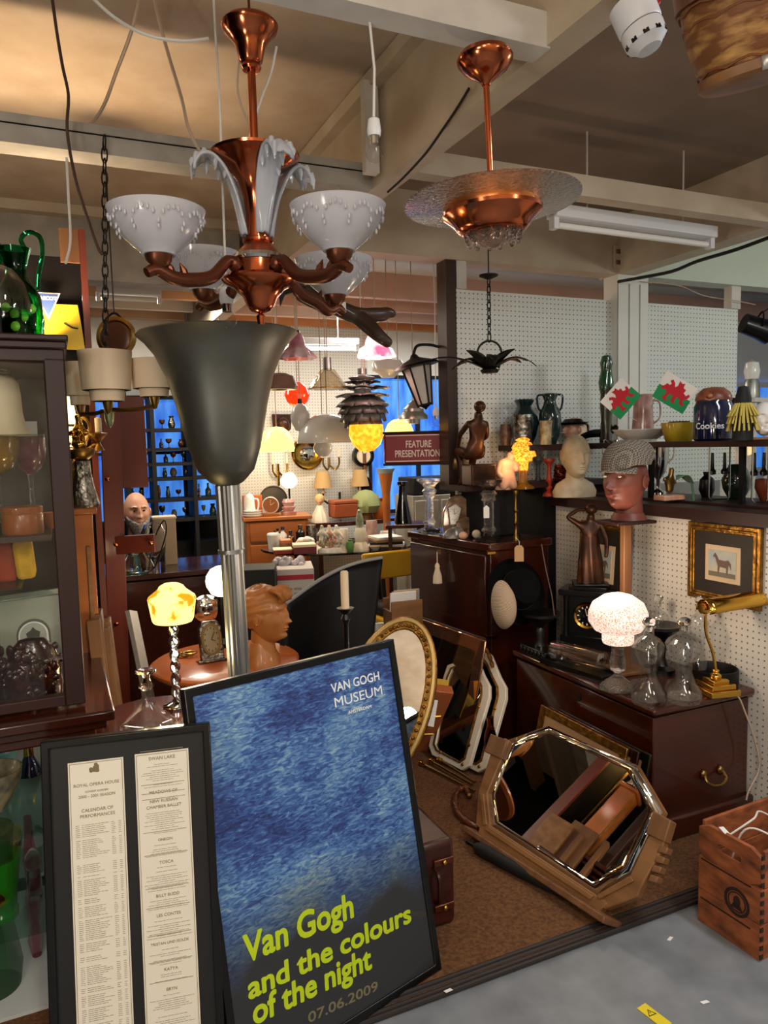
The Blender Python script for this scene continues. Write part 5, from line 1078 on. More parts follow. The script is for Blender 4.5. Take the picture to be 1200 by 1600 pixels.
# ---------------------------------------------------------------- horse pictures on the half wall
def horse_picture(label, TL, TR, BR, fw):
    r_, w, h = plane_thing('horse_picture', label, 'picture', TL, TR, BR)
    frame_part(r_, w, h, fw, .02, M['gilt'], front=-.004, step=.006); panel(r_, 'dark_mount', w - fw * 1.4, h - fw * 1.4, .004, mat('dark_mount', (40, 30, 22), .6), z=h / 2)
    panel(r_, 'card_mount', w * .48, h * .46, .001, mat('buff_mount', (206, 180, 146), .8), z=h * .5); pr = panel(r_, 'print', w * .38, h * .34, -.0015, mat('sky_print', (150, 166, 176), .7, c2=(190, 180, 150), scale=14), z=h * .5)
    g = mat('horse_print', (104, 82, 70), .7); mb = MB(); k = w * .34
    mb.prism([(x * k, z * k) for x, z in ((-.34, .28), (-.28, .36), (-.22, .30), (-.12, .14), (.12, .12), (.26, .16), (.36, .04), (.38, -.16), (.34, -.10), (.28, .02), (.26, -.1), (.24, -.34), (.19, -.34), (.18, -.12), (-.08, -.10), (-.12, -.34), (-.17, -.34), (-.16, -.08), (-.22, .06), (-.28, .22), (-.36, .2))], -.003, -.0018)
    mb.build('horse', g, pr); mb = MB(); mb.box((0, -.0024, -h * .135), (w * .37, .001, h * .06)); mb.build('ground', mat('print_ground', (110, 104, 84), .7), pr)
TL, TR = pb(1076, 813, 2.485), pb(1190, 827, 2.485); BR = pb(1196, 958, 2.485); BR = Vector((TR.x, TR.y, BR.z)); TL.z = TR.z = (TL.z + TR.z) / 2
horse_picture('gilt framed horse print hanging on the pegboard half wall', TL, TR, BR, .035)
TL, TR = pb(908, 812, 2.44), pb(985, 822, 2.44); TL.z = TR.z = (TL.z + TR.z) / 2; BR = Vector((TR.x, TR.y, TR.z - .40)); BR -= Vector((CT, ST, 0)) * .03
horse_picture('gilt framed horse print standing behind the draped statue', TL, TR, BR, .035)

# ================================================================ middle distance, left of the floor lamp
st_ = thing('side_table', 'small dark side table behind the framed playbills', 'table', (pd(250, 1120, 2.18).x, 2.18, CARP), TH)
MB().lathe([(0, .70), (.21, .70), (.215, .715), (.21, .72), (0, .72)], 36).build('table_top', M['mahog_x'], st_); MB().lathe([(0, .02), (.03, .03), (.03, .3), (.022, .5), (.04, .7), (0, .7)], 16).build('pedestal', M['mahog'], st_)
for k in range(3): mb = MB(); mb.tube([(0, 0, .12), (.12 * math.cos(k * 2.1), .12 * math.sin(k * 2.1), .06), (.2 * math.cos(k * 2.1), .2 * math.sin(k * 2.1), .015)], [.02, .018, .014], 8); mb.build('leg', M['mahog'], st_)
ZK = .74
sd, w, h = multi('ships_decanter', 'wide-based clear ship\'s decanter with a disc stopper beside the playbill frame', 'decanter', (189, 1040, 277, 1150), 2.04, [('body', dbl([(0, 0), (.92, 0), (1, .04), (1, .16), (.95, .22), (.6, .34), (.32, .46), (.2, .58), (.17, .72), (.26, .74), (.27, .77), (.2, .77)], .06)[:24], M['vessel'])], z=ZK)
MB().lathe([(0, .7 * h), (.15 * w, .7 * h), (.2 * w, .78 * h), (.12 * w, .86 * h), (.14 * w, .92 * h), (.36 * w, .96 * h), (.36 * w, .99 * h), (0, 1.0 * h)], 24).build('stopper', M['glass'], sd)
lit_y = mat('lit_marbled_glass', (255, 226, 120), .3, c2=(176, 120, 10), scale=16, emit=(255, 226, 130), es=1.0, lo=.54, hi=.62)
LX = 2.26
al, w, h = multi('table_lamp', 'lit yellow marbled glass lamp on a twisted chrome stem', 'lamp', (240, 903, 315, 1112), LX,
    [('base', [(0, 0), (.6, 0), (.58, .03), (.2, .06), (0, .06)], M['chrome']), ('shade_holder', [(0, .66), (.3, .68), (.34, .72), (0, .72)], M['chrome']),
     ('lamp_shade', [(0, .70), (.8, .70), (.86, .72), (.98, .86), (1, .88), (.96, .9), (.62, .95), (.55, .965), (.5, .98), (.3, 1), (0, 1)], lit_y)], z=ZK)
mb = MB()
mb.grid(lambda i, j: Vector(((.0125 + .004 * math.cos(2 * (2 * PI * i) + j * 40)) * math.cos(2 * PI * i), (.0125 + .004 * math.cos(2 * (2 * PI * i) + j * 40)) * math.sin(2 * PI * i), h * (.05 + .63 * j))), 24, 120, True)
mb.build('twisted_stem', M['chrome'], al)
light('marbled_lamp_glow', 'POINT', al.location + Vector((0, -.02, .16)), 2.2, (1, .75, .42), .05)
# round table with clock, head, globe lamp
rt = thing('round_table', 'round orange wooden table holding a clock and a carved head', 'table', (pd(352, 1020, 3.22).x, 3.22, CARP)); ZR = .62
MB().lathe([(0, .565), (.31, .565), (.325, .58), (.325, .59), (.31, .60), (0, .60)], 44).build('table_top', M['table_wood'], rt); MB().lathe([(0, 0), (.14, 0), (.14, .03), (.04, .06), (.03, .56), (0, .56)], 20).build('pedestal', M['redwood'], rt)
ac = thing('art_deco_clock', 'small metal art deco clock with an oval dial on the round table', 'clock', pz(333, 1034, ZR), R(24), None, (R(-10), 0, R(28)))
MB().prism([(-.05, 0), (.05, 0), (.055, .02), (.05, .15), (.03, .18), (-.03, .18), (-.05, .15)], .0, .03).build('case', M['silver'], ac, bev=.006); MB().prism(ell(.072, .12, 28, 0, .098), -.006, 0).build('dial', mat('aged_dial', (176, 166, 126), .4), ac)
MB().ringframe(ell(.09, .14, 28, 0, .098), ell(.07, .118, 28, 0, .098), -.01, 0).build('bezel', M['brass_old'], ac); mb = MB(); mb.bar((0, -.008, .098), (.015, -.008, .13), .003, .002); mb.bar((0, -.008, .098), (.018, -.008, .09), .003, .002)
for k in range(12): mb.box((.029 * math.sin(k * PI / 6), -.0075, .098 + .05 * math.cos(k * PI / 6)), (.003, .001, .008))
mb.build('hands_and_hours', M['black_matt'], ac); mb = MB(); mb.box((0, .02, .005), (.13, .07, .01)); mb.build('base', M['silver'], ac, bev=.003)
mb = MB()
for k in range(3): mb.tube([(.03 * math.cos(t * PI / 8) + .02 * k, .025 * math.sin(t * PI / 8), .005 + .006 * k) for t in range(16)], .005, 6, closed=True)
tag(mb.build('bangles', M['brass_old'], None, pz(283, 1026, ZR)), 'small heap of brass bangles at the round table\'s edge', 'jewellery')
hd = thing('head_carving', 'carved pale wooden head of a youth turned to profile on the round table', 'sculpture', pd(420, 1052, 3.12), R(72)); hd.location.z = ZR
mb = head_mb(None, 1.02, (0, 0, .215), None, True, .1, .8); mb.lathe([(0, 0), (.09, 0), (.085, .03), (.06, .07), (.05, .1), (0, .1)], 26, sy=.9, c=(0, .03, 0)); mb.build('head_and_neck', M['carved'], hd)
mb = MB(); mb.grid(lambda i, j: Vector((0, .022, .245)) + Vector((.086 * math.cos(PI * (j - .5)) * math.sin(2 * PI * i), .104 * math.cos(PI * (j - .5)) * math.cos(2 * PI * i), .102 * math.sin(PI * (j - .5)))) * (1 + .026 * math.sin(46 * j + 4 * math.sin(2 * PI * i * 2 + 5 * j))), 110, 110, True); mb.build('wavy_hair', M['carved'], hd)
mb = MB()
for k in range(6): mb.tube(spline([(.03 - .016 * k, -.05, .335), (.03 - .018 * k, -.09, .325), (.028 - .014 * k, -.10, .295), (.035 - .014 * k, -.085, .285)], 4), .011, 8)
mb.build('quiff', M['carved'], hd)
gw = mat('lit_globe', (255, 240, 220), .3, emit=(255, 236, 205), es=2.6)
gl_, w, h = multi('globe_lamp', 'glowing white globe lamp half hidden by the floor lamp\'s pole', 'lamp', (326, 880, 378, 1012), 3.44, [('base', [(0, 0), (.7, 0), (.66, .05), (.2, .1), (.14, .3), (.14, .62), (.4, .63), (.4, .66), (0, .66)], M['black']), ('globe', [(.4, .63), (.7, .66), (.95, .75), (1, .815), (.95, .88), (.7, .96), (.35, .995), (0, 1)], gw)], z=ZR)
light('globe_lamp_glow', 'POINT', gl_.location + Vector((-.14, -.12, .34)), 1.5, (1, .85, .65), .06)
mk = thing('face_plaque', 'round shiny metal plaque with a modelled face on a black foot', 'ornament', pd(325, 1000, 3.44), R(15)); mk.location.z = ZR
mb = MB(); mb.at(Matrix.Translation((0, 0, .18)) @ Matrix.Rotation(PI / 2, 4, 'X')); mb.lathe([(0, -.01), (.062, -.008), (.066, 0), (.055, .006), (.03, .012), (0, .014)], 30); mb.at(None)
for x, z in ((-.02, .195), (.02, .195)): mb.ball((x, -.014, z), (.012, .006, .007), 10, 7)
mb.ball((0, -.016, .18), (.007, .012, .018), 10, 7); mb.ball((0, -.014, .158), (.016, .006, .005), 10, 7); mb.build('plaque', M['chrome'], mk); mb = MB(); mb.box((0, 0, .06), (.03, .02, .12)); mb.box((0, 0, .006), (.08, .06, .012)); mb.build('foot', M['black'], mk)

# timber frame, lamp group and leaning boards by the dark partition
tf = thing('timber_frame', 'red-brown bolted timber frame standing beyond the display cabinet', 'frame', pd(178, 760, 3.5) * 1, TH); tf.location.z = CARP
def tbar(n, px0, py0, px1, py1, d, wpx, dep=.03):
    p, q = pd(px0, py0, d), pd(px1, py1, d); o = tf.location; m_ = Matrix.Rotation(-TH, 4, 'Z'); mb = MB(); mb.bar(m_ @ (p - o), m_ @ (q - o), wpx * d / FPX, dep, (0, 1, 0)); return mb.build(n, M['redwood'], tf, bev=.003)
tbar('post', 172, 640, 192, 1208, 3.5, 30); tbar('panel', 204, 620, 212, 762, 3.56, 38); tbar('rail', 182, 852, 243, 848, 3.5, 28)
for x, y in ((181, 851), (236, 848), (182, 975), (168, 748)):
    p = tf.location; q = Matrix.Rotation(-TH, 4, 'Z') @ (pd(x, y, 3.47) - p); MB().ball((0, 0, 0), (.011, .006, .011), 12, 8).build('bolt', M['copper'], tf, q)
for k, (x0, y0, x1, y1, d, lb) in enumerate(((150, 955, 190, 1180, 2.62, 'front brown wooden frame leaning beside the cabinet ledge'), (164, 968, 205, 1190, 2.74, 'second wooden frame leaning behind the front one by the ledge'))):
    p = pd(x0, y0, d); q = pd(x1, y1, d - .05); q.z = CARP; v = q - p; q = p + v; t = thing('leaning_board', lb, 'frame', q); mb = MB(); mb.bar((0, 0, 0), p - q, .04, .16, (-.36, 1, 0)); mb.build('board', M['oak'] if k else M['oak_dark'], t, bev=.004)
    mb = MB(); mb.bar((0, 0, 0), p - q, .045, .03, (-.36, 1, 0)); mb.build('edge_strip', M['oak_dark'], t, Vector((.04, -.13, 0)), bev=.003)
t = thing('grey_plank', 'thin grey plank leaning across the dark red counter', 'plank', pd(262, 1130, 3.0)); t.location.z = CARP; mb = MB(); mb.bar((0, 0, 0), pd(205, 955, 3.3) - t.location, .02, .075, (0, 1, .2)); mb.build('plank', M['grey_wood'], t)
# cream shaded lamp behind the cabinet, throwing light up on the ceiling
lit_c = mat('lit_cream_shade', (255, 238, 196), .8, emit=(255, 228, 165), es=1.7)
cl2, w, h = multi('shaded_lamp', 'large lit cream lampshade with gold bands behind the display cabinet', 'lamp', (54, 505, 148, 1010), 2.68, [('base', [(0, 0), (.42, 0), (.4, .04), (.12, .08), (.1, .5), (.14, .55), (.05, .68), (0, .68)], M['brass_old']), ('lamp_shade', [(.98, .70), (.8, .8), (.62, .92), (.52, 1), (.5, 1), (.6, .92), (.78, .8), (.96, .70)], lit_c)], z=.75)
lst = thing('lamp_stand', 'dark turned stand under the large cream shaded lamp', 'stand', (cl2.location.x, cl2.location.y, CARP)); MB().lathe([(0, 0), (.07, 0), (.07, .02), (.025, .06), (.02, .66), (.05, .70), (.06, .73), (0, .73)], 18).build('column', M['mahog'], lst)
for f, r_ in ((.705, .985), (.76, .885), (.955, .585), (.995, .535)): MB().lathe([(r_ * w, f * h), ((r_ + .02) * w, f * h), ((r_ + .02) * w, (f + .008) * h), (r_ * w, (f + .008) * h)], 36).build('gold_band', M['brass_old'], cl2)
light('shade_uplight', 'SPOT', cl2.location + Vector((0, 0, h + .02)), 24, (1, .74, .46), .08, rot=(R(180), 0, 0), spot=R(125), blend=.8)
ps = thing('pedestal', 'tall golden wooden pedestal with a silver statuette beside the cabinet', 'pedestal', pd(133, 1020, 2.58), TH); ps.location.z = CARP; ZP = pd(133, 792, 2.58).z
zz = ZP - CARP
part_box(ps, 'column', (0, 0, zz / 2), (.10, .10, zz - .03), M['pine']); part_box(ps, 'top', (0, 0, zz - .012), (.13, .13, .024), M['pine'], .006); part_box(ps, 'foot', (0, 0, .03), (.15, .15, .06), M['pine'], .006)
for s in (-1, 1): part_box(ps, 'fluting', (s * .03, -.052, zz / 2), (.016, .008, zz * .8), M['oak'], .003)
su = thing('statuette', 'gilt praying child statuette on a tall silver foot', 'statue', pd(131, 790, 2.58), R(10)); su.location.z = ZP
MB().lathe([(0, 0), (.05, 0), (.052, .01), (.04, .06), (.03, .12), (.028, .16), (0, .16)], 24, wob=lambda t, z: 1 + .05 * math.cos(6 * t)).build('silver_foot', M['silver'], su)
MB().lathe([(0, .155), (.02, .16), (.045, .18), (.05, .20), (.035, .205), (0, .21)], 24).build('gilt_bowl', M['brass_old'], su)
skin('child', [(0, 0, .22, .025), (0, 0, .265, .022), (0, 0, .30, .01), (0, -.004, .325, .02), (.03, -.02, .255, .010), (.008, -.038, .262, .008), (-.03, -.02, .255, .010), (-.008, -.038, .262, .008), (.02, -.02, .205, .016), (-.02, -.02, .205, .016)], [(0, 1), (1, 2), (2, 3), (1, 4), (4, 5), (1, 6), (6, 7), (0, 8), (0, 9)], M['brass'], su)
cdb = thing('candelabra', 'scrolled gilt candle bracket with a cream candle beside the statuette', 'candle holder', pd(128, 720, 2.75)); mb = MB()
def lp(px, py): return pd(px, py, 2.75) - cdb.location
mb.tube(spline([lp(108, 662), lp(128, 652), lp(140, 665), lp(136, 690), lp(122, 700), lp(132, 705), lp(148, 695), lp(156, 700), lp(150, 706)], 5), .007, 7); mb.lathe([(0, -.06), (.02, -.058), (.006, -.03), (.03, .0), (.034, .005), (.01, .01), (0, .01)], 16, c=tuple(lp(154, 692) + Vector((0, 0, .03)))); mb.build('bracket', M['gilt'], cdb); mb = MB(); mb.lathe([(.012, 0), (.012, .05), (.004, .055), (0, .055)], 12, c=tuple(lp(154, 675))); mb.build('candle', M['cream'], cdb); mb = MB(); mb.tube([lp(128, 720), lp(126, 735) , lp(124, 745)], .006, 6); mb.build('socket', M['gilt'], cdb)

# far left corner: counter, glass domes, seated man, shelves against the window
kn = thing('counter', 'dark red wooden counter crowded with glassware in the far left corner', 'counter', rm(4.55, .47, CARP), TH); ZKN = .86
part_box(kn, 'body', (0, 0, .40), (1.0, .5, .80), M['mahog'], .004); part_box(kn, 'top', (0, 0, .825), (1.06, .56, .03), M['mahog_x'], .004)
kd = lambda px: 4.35 / (CT - (px - 600) / FPX * ST)
pot('glass_dome', 'tall clear glass dome jar on the dark red counter', 'glassware', dbl([(0, 0), (.9, 0), (.92, .5), (1, .6), (.98, .8), (.7, .95), (.2, 1), (.15, 1)], .08), M['glass'], (226, 860, 264, 938), kd(245), ZKN)
pot('cake_dome', 'squat clear glass cake dome left of the tall dome jar', 'glassware', [(0, 0), (1, 0), (1, .1), (.85, .12), (.85, .6), (.6, .9), (.1, 1), (0, 1), (0, .95), (.55, .85), (.8, .55), (.8, .14), (0, .12)], M['glass'], (194, 902, 236, 938), kd(215), ZKN)
pot('ice_bucket', 'dark green glass bowl behind the cake dome', 'bowl', [(0, 0), (.6, 0), (1, .8), (1, 1), (.9, 1), (0, .3)], M['dgreen_glass'], (196, 880, 228, 930), kd(212) + .2, ZKN)
bx = thing('cardboard_box', 'beige cardboard box standing behind the glass dome jar', 'box', pd(262, 930, kd(262) + .25), R(20)); bx.location.z = ZKN; part_box(bx, 'body', (0, 0, .14), (.13, .12, .28), mat('beige_card', (186, 166, 136), .8)); part_box(bx, 'lid', (0, 0, .285), (.14, .13, .015), M['cream'])
t = thing('looped_flex', 'coiled black flex looped over the counter\'s end', 'cable', pd(240, 940, kd(240) - .12)); t.location.z = ZKN; mb = MB(); mb.tube(spline([(-.06, 0, .008), (0, .02, .03), (.05, 0, .12), (.09, 0, .24), (.07, .03, .3), (.0, .05, .18), (-.03, .04, .02)], 6), .004, 6); mb.build('flex', M['black_cable'], t); 
# the seated man
mn = thing('person', 'seated bald man with a white beard in a dark jacket behind the counter', 'person', pd(224, 1000, 5.2), R(30)); mn.location.z = CARP
zh = pd(222, 800, 5.2).z - CARP
jk = zh - .2
mb = head_mb(None, 1.2, (0, 0, zh), None, True, .12, 1.1); 
skin('body', [(0, .05, .5, .13), (0, .06, .7, .13), (0, .06, jk - .06, .14), (0, .045, jk + .02, .06), (0, .03, jk + .07, .05), (.17, .06, jk - .05, .07), (.24, .04, jk - .28, .05), (.2, -.16, jk - .36, .04), (.12, -.30, jk - .34, .03), (-.17, .06, jk - .05, .07), (-.24, .04, jk - .28, .05), (-.2, -.16, jk - .36, .04), (-.12, -.30, jk - .34, .03), (.1, .02, .5, .09), (.13, -.38, .5, .07), (.13, -.40, .1, .05), (.13, -.5, .05, .045), (-.1, .02, .5, .09), (-.13, -.38, .5, .07), (-.13, -.40, .1, .05), (-.13, -.5, .05, .045)],
     [(0, 1), (1, 2), (2, 3), (3, 4), (2, 5), (5, 6), (6, 7), (7, 8), (2, 9), (9, 10), (10, 11), (11, 12), (0, 13), (13, 14), (14, 15), (15, 16), (0, 17), (17, 18), (18, 19), (19, 20)], mat('dark_jacket', (24, 25, 30), .8), mn).name = 'clothing'
mb.build('head', M['skin'], mn)
for s in (-1, 1):
    c_ = Vector((s * .115, -.33, jk - .335)); mb = MB(); mb.ball(tuple(c_), (.04, .045, .016), 12, 8)
    for f in range(4): mb.tube([c_ + Vector((-.027 + .018 * f, -.03, 0)), c_ + Vector((-.03 + .019 * f, -.065 - (.008 if f in (1, 2) else 0), -.004)), c_ + Vector((-.03 + .019 * f, -.09 - (.01 if f in (1, 2) else 0), -.02))], [.009, .0085, .006], 7)
    mb.tube([c_ + Vector((-s * .03, .0, 0)), c_ + Vector((-s * .055, -.03, -.004)), c_ + Vector((-s * .055, -.055, -.01))], [.011, .01, .008], 7); mb.build('hand', M['skin'], mn)
mb = MB(); mb.grid(lambda i, j: Vector(((i - .5) * .165 * (1 - .55 * j ** 1.5), -.058 - .078 * math.cos((i - .5) * PI) - .012 * j, zh - .072 + .05 * abs(2 * i - 1) ** 2 * (1 - j) - .10 * j)), 16, 12); mb.build('beard', mat('white_beard', (170, 164, 156), .95, c2=(110, 104, 98), scale=60, bump=.6), mn, thick=.016)
for s in (-1, 1): MB().ball((s * .033, -.098, zh + .016), (.008, .006, .006), 10, 8).build('eye', M['black'], mn); mb = MB(); mb.tube([(s * .018, -.108, zh + .042), (s * .035, -.106, zh + .046), (s * .05, -.094, zh + .04)], .005, 6); mb.build('eyebrow', M['cream'], mn)
sc_ = thing('stool', 'plain wooden stool under the seated man', 'stool', mn.location, R(35)); part_box(sc_, 'seat', (0, 0, .39), (.36, .36, .03), M['oak'])
for x in (-1, 1):
    for y in (-1, 1): part_box(sc_, 'leg', (x * .14, y * .14, .19), (.035, .035, .38), M['oak'])
# shelves in front of the far window, with their silhouettes
SA = 6.1; su_ = thing('glass_shelf_unit', 'black open shelf unit of dark curios against the far left window', 'shelf unit', rm(SA, -.9, 0), TH)
def sxz(px, py): q = pa(px, py, SA) - rm(SA, -.9, 0); return q.x * CT + q.y * ST, q.z
xl, xr = sxz(196, 700)[0], sxz(352, 700)[0]; shelf_y = (672, 702, 725, 748, 781, 812)
for y in shelf_y: z = sxz(270, y)[1]; mb = MB(); mb.box(((xl + xr) / 2, .06, z), (xr - xl, .26, .025)); mb.build('shelf', M['black_matt'], su_)
for px in (197, 238, 300, 351): x = sxz(px, 700)[0]; mb = MB(); mb.box((x, .06, 1.12), (.03, .28, 2.2)); mb.build('upright', M['black_matt'], su_)
mb = MB(); mb.box(((xl + xr) / 2, .12, .4), (xr - xl, .1, .8)); mb.build('cupboard', M['black_matt'], su_)
profs = {'vase': vz, 'bottle': [(0, 0), (.8, 0), (.9, .1), (.9, .5), (.35, .68), (.3, .95), (.4, 1), (0, 1)], 'goblet': [(0, 0), (.7, 0), (.1, .08), (.1, .45), (.7, .6), (.9, .85), (.8, 1), (0, .7)], 'plate': [(0, 0), (.5, .02), (.9, .3), (1, .5), (.9, .7), (.5, .98), (0, 1)], 'jug': [(0, 0), (.7, 0), (1, .3), (.8, .6), (.5, .8), (.7, 1), (0, .9)], 'figurine': [(0, 0), (.9, 0), (.8, .1), (.45, .2), (.6, .45), (.5, .6), (.25, .68), (.4, .8), (.35, .95), (0, 1)]}
kinds = list(profs); mats = [M['black'], M['bronze'], M['teal'], M['silver'], M['navy'], mat('dim_grey_ceramic', (96, 92, 92), .4), M['treacle']]
words_ = {0: 'dark', 1: 'bronze', 2: 'teal black', 3: 'silvery', 4: 'navy', 5: 'grey', 6: 'dark brown'}
tiers = {672: 'top', 702: 'second', 725: 'third', 748: 'fourth', 781: 'fifth', 812: 'lowest'}
n = 0; used = {}
for y in shelf_y:
    px = 207
    while px < 346:
        w = random.uniform(7, 12); hh = random.uniform(12, 22 if y != 725 and y != 748 else 17); k = kinds[(n * 5 + int(w * 7)) % len(kinds)]; mi = (n * 3 + int(hh)) % len(mats)
        p = pa(px, y, SA); d = p.y; pos = 'between the window bars' if False else ''
        key = (words_[mi], k, tiers[y]); used[key] = used.get(key, 0) + 1
        lb = 'small %s %s on the %s shelf of the far window unit' % key
        if used[key] > 1: mi = (mi + 1) % len(mats); key = (words_[mi], k, tiers[y]); used[key] = used.get(key, 0) + 1; lb = 'small %s %s on the %s shelf of the far window unit' % key
        if used[key] == 1 and not (236 - w / 2 < px < 240 + w / 2) and not (298 - w / 2 < px < 302 + w / 2):
            pot('shelf_' + k, lb, k, profs[k], mats[mi], (px - w / 2, y - hh, px + w / 2, y), d, CARP * 0 + rm(SA, 0).z + sxz(270, y)[1] + .0125, 'curios on the far window shelves', seg=12)
        n += 1; px += w + random.uniform(4, 9)

# ================================================================ middle of the shop
# candle stand and black chair
cn = thing('candle_stand', 'tall black candle stand with one cream candle beside the black chair', 'candle holder', (pd(541, 1000, 3.0).x, 3.0, CARP)); zt_ = pd(538, 952, 3.0).z - CARP
MB().lathe([(0, 0), (.12, 0), (.1, .02), (.02, .04), (.011, .08), (.011, zt_ - .06), (.02, zt_ - .04), (.012, zt_ - .02), (.032, zt_), (.036, zt_ + .006), (.012, zt_ + .004), (0, zt_ + .004)], 24).build('stand', M['black'], cn); MB().lathe([(0, 0), (.017, 0), (.0165, .155), (.012, .16), (0, .16)], 16).build('candle', M['cream'], cn, (0, 0, zt_))
bcx = thing('lounge_chair', 'black leather lounge chair seen from behind with a pale top edge', 'chair', (pd(520, 1000, 3.6).x, 3.6, CARP))
TLc, TRc = pd(447, 943, 3.45), pd(598, 871, 3.75); BLc, BRc = pd(440, 1085, 3.40), pd(575, 1060, 3.66)
def chf(i, j):
    p = TLc.lerp(TRc, i).lerp(BLc.lerp(BRc, i), j); return p - bcx.location + Vector((.0, .10 * math.sin(PI * i) - .05 * j, .03 * math.sin(PI * i) * (1 - j)))
MB().grid(chf, 20, 12).build('back_shell', mat('black_leather', (10, 10, 11), .5, spec=.25), bcx, thick=.025); mb = MB(); mb.tube([chf(i / 20, 0) for i in range(21)], .009, 8); mb.build('edge_piping', mat('pale_piping', (150, 150, 150), .4), bcx)
part_box(bcx, 'seat', (0, .38, .36), (.55, .6, .12), M['black'], .04)
for s in (-1, 1):
    for y in (.12, .62): MB().tube([(s * .24, y, .32), (s * .27, y, 0)], .014, 8).build('leg', M['chrome'], bcx)
c2_ = thing('side_chair', 'chair with a yellow seat and black cushion beside the bureau', 'chair', Vector((.15, 4.62, CARP)), TH + R(6)); part_box(c2_, 'seat', (0, 0, .43), (.42, .42, .05), mat('yellow_seat', (206, 160, 34), .5), .015); part_box(c2_, 'cushion', (0, -.02, .50), (.40, .40, .08), M['black_matt'], .03)
for s in (-1, 1):
    mb = MB(); mb.tube(spline([(s * .2, -.2, 0), (s * .2, -.2, .4), (s * .2, .2, .42), (s * .2, .24, .6), (s * .19, .26, .82)], 5), .011, 8); mb.build('frame', M['chrome'], c2_); mb = MB(); mb.tube([(s * .2, .2, .42), (s * .2, .22, 0)], .011, 8); mb.build('leg', M['chrome'], c2_)
part_box(c2_, 'backrest', (0, .25, .74), (.40, .03, .18), mat('yellow_back', (206, 160, 34), .5), .012)
# black glass table and what stands on it
bt = thing('oval_table', 'black glass-topped oval table crowded with porcelain and boxes', 'table', (pd(528, 845, 5.4).x, 5.4, CARP), R(5)); ZG = .82
MB().lathe([(0, .785), (.56, .785), (.565, .792), (.56, .80), (0, .80)], 48, sy=.72).build('table_top', M['black_glass'], bt)
for s in (-1, 1):
    for y in (-1, 1): MB().tube([(s * .3, y * .2, .785), (s * .34, y * .24, 0)], .014, 8).build('leg', M['black'], bt)
def ont(px, py=None, d=5.1): q = pd(px, 850, d + .22); q.z = ZG; return q
def tpot(name, lb, cat, prof, m, box, d=5.05, **k): return pot(name, lb, cat, prof, m, box, d + .22, ZG, **k)
cy_ = [(0, 0), (.95, 0), (1, .05), (1, .95), (.95, 1), (0, 1)]
multi('coffee_cup', 'paper coffee cup with a lid at the table\'s end', 'cup', (417, 820, 435, 845), 5.3, [('cup', [(0, 0), (.75, 0), (.95, .86), (0, .86)], M['white_paper']), ('lid', [(0, .85), (1, .85), (1, .92), (.85, 1), (0, 1)], M['plastic'])], z=ZG)
def bottle(lb, box, m1, m2, d=5.2): multi('bottle', lb, 'bottle', box, d + .22, [('body', [(0, 0), (.95, 0), (1, .05), (1, .6), (.4, .75), (.35, .85), (0, .85)], m1), ('cap', [(0, .84), (.5, .84), (.5, 1), (0, 1)], m2)], z=ZG)
bottle('tall clear bottle behind the coffee cup', (436, 805, 448, 836), M['plastic'], M['navy']); bottle('short dark bottle next to the clear one', (448, 815, 460, 840), M['treacle'], M['black']); bottle('small white bottle with a dark cap near the table end', (430, 812, 438, 838), M['white_paper'], M['black'], 5.3)
bottle('black squat bottle further back on the oval table', (462, 804, 476, 832), M['black'], M['silver'], 5.4); bottle('slim amber bottle beside the tissue heap', (452, 826, 458, 848), M['amber_glass'], M['brass'], 4.98)
def tbox(name, lb, x0, x1, hpx, d, m1, m2, dep=.12, rz=.2):
    q = ont((x0 + x1) / 2, None, d); t = thing(name, lb, 'box', q, rz); w = px_size(x1 - x0, d); h = px_size(hpx, d); part_box(t, 'body', (0, 0, h * .35), (w, dep, h * .7), m1, .002); part_box(t, 'lid', (0, 0, h * .84), (w * 1.03, dep * 1.03, h * .3), m2, .003)
rb_ = mat('red_box', (158, 40, 40), .5)
tbox('gift_box', 'flat red box at the front edge of the oval table', 426, 456, 8, 4.86, rb_, M['cream']); tbox('gift_box', 'deeper dark red box with a cream lid in front of the tissue', 457, 493, 16, 4.84, mat('maroon_box', (110, 34, 38), .5), M['cream']); tbox('wooden_case', 'small brown box stacked near the bottles', 437, 456, 18, 5.0, M['oak_dark'], M['pine'])
mb = MB(); [mb.ball((random.uniform(-.04, .04), random.uniform(-.03, .03), .03 + random.uniform(0, .035)), (.035, .03, .028), 7, 5) for _ in range(9)]; tag(mb.build('tissue_heap', M['white_paper'], None, ont(477, None, 5.1)), 'crumpled white tissue paper heaped on the oval table', 'paper')
pf2 = thing('porcelain_group', 'white porcelain group of figures with coloured clothes on an oval base', 'figurine', ont(515, None, 4.86))
MB().lathe([(0, 0), (.085, 0), (.08, .025), (.06, .03), (0, .03)], 24, sy=.6).build('base', M['white_ceramic'], pf2)
for k, (x, c) in enumerate(((-.05, (90, 130, 80)), (0, (190, 90, 60)), (.05, (210, 206, 200)))):
    skin('figure', [(x, 0, .03, .03), (x, 0, .09, .024), (x, 0, .14, .024), (x, 0, .165, .01), (x, 0, .19, .018), (x + .035, -.02, .12, .010), (x + .05, -.03, .09, .008), (x - .035, -.02, .12, .010)], [(0, 1), (1, 2), (2, 3), (3, 4), (2, 5), (5, 6), (2, 7)], mat('porcelain_dress_%d' % k, c, .2, c2=(230, 224, 214), scale=14, coat=.6), pf2, 1)
mb = MB(); [mb.ball((random.uniform(-.08, .08), random.uniform(-.03, .03), random.uniform(.03, .08)), .013, 6, 5) for _ in range(24)]; mb.build('flowers', mat('porcelain_flowers', (220, 150, 140), .3, c2=(120, 150, 90), scale=30), pf2)
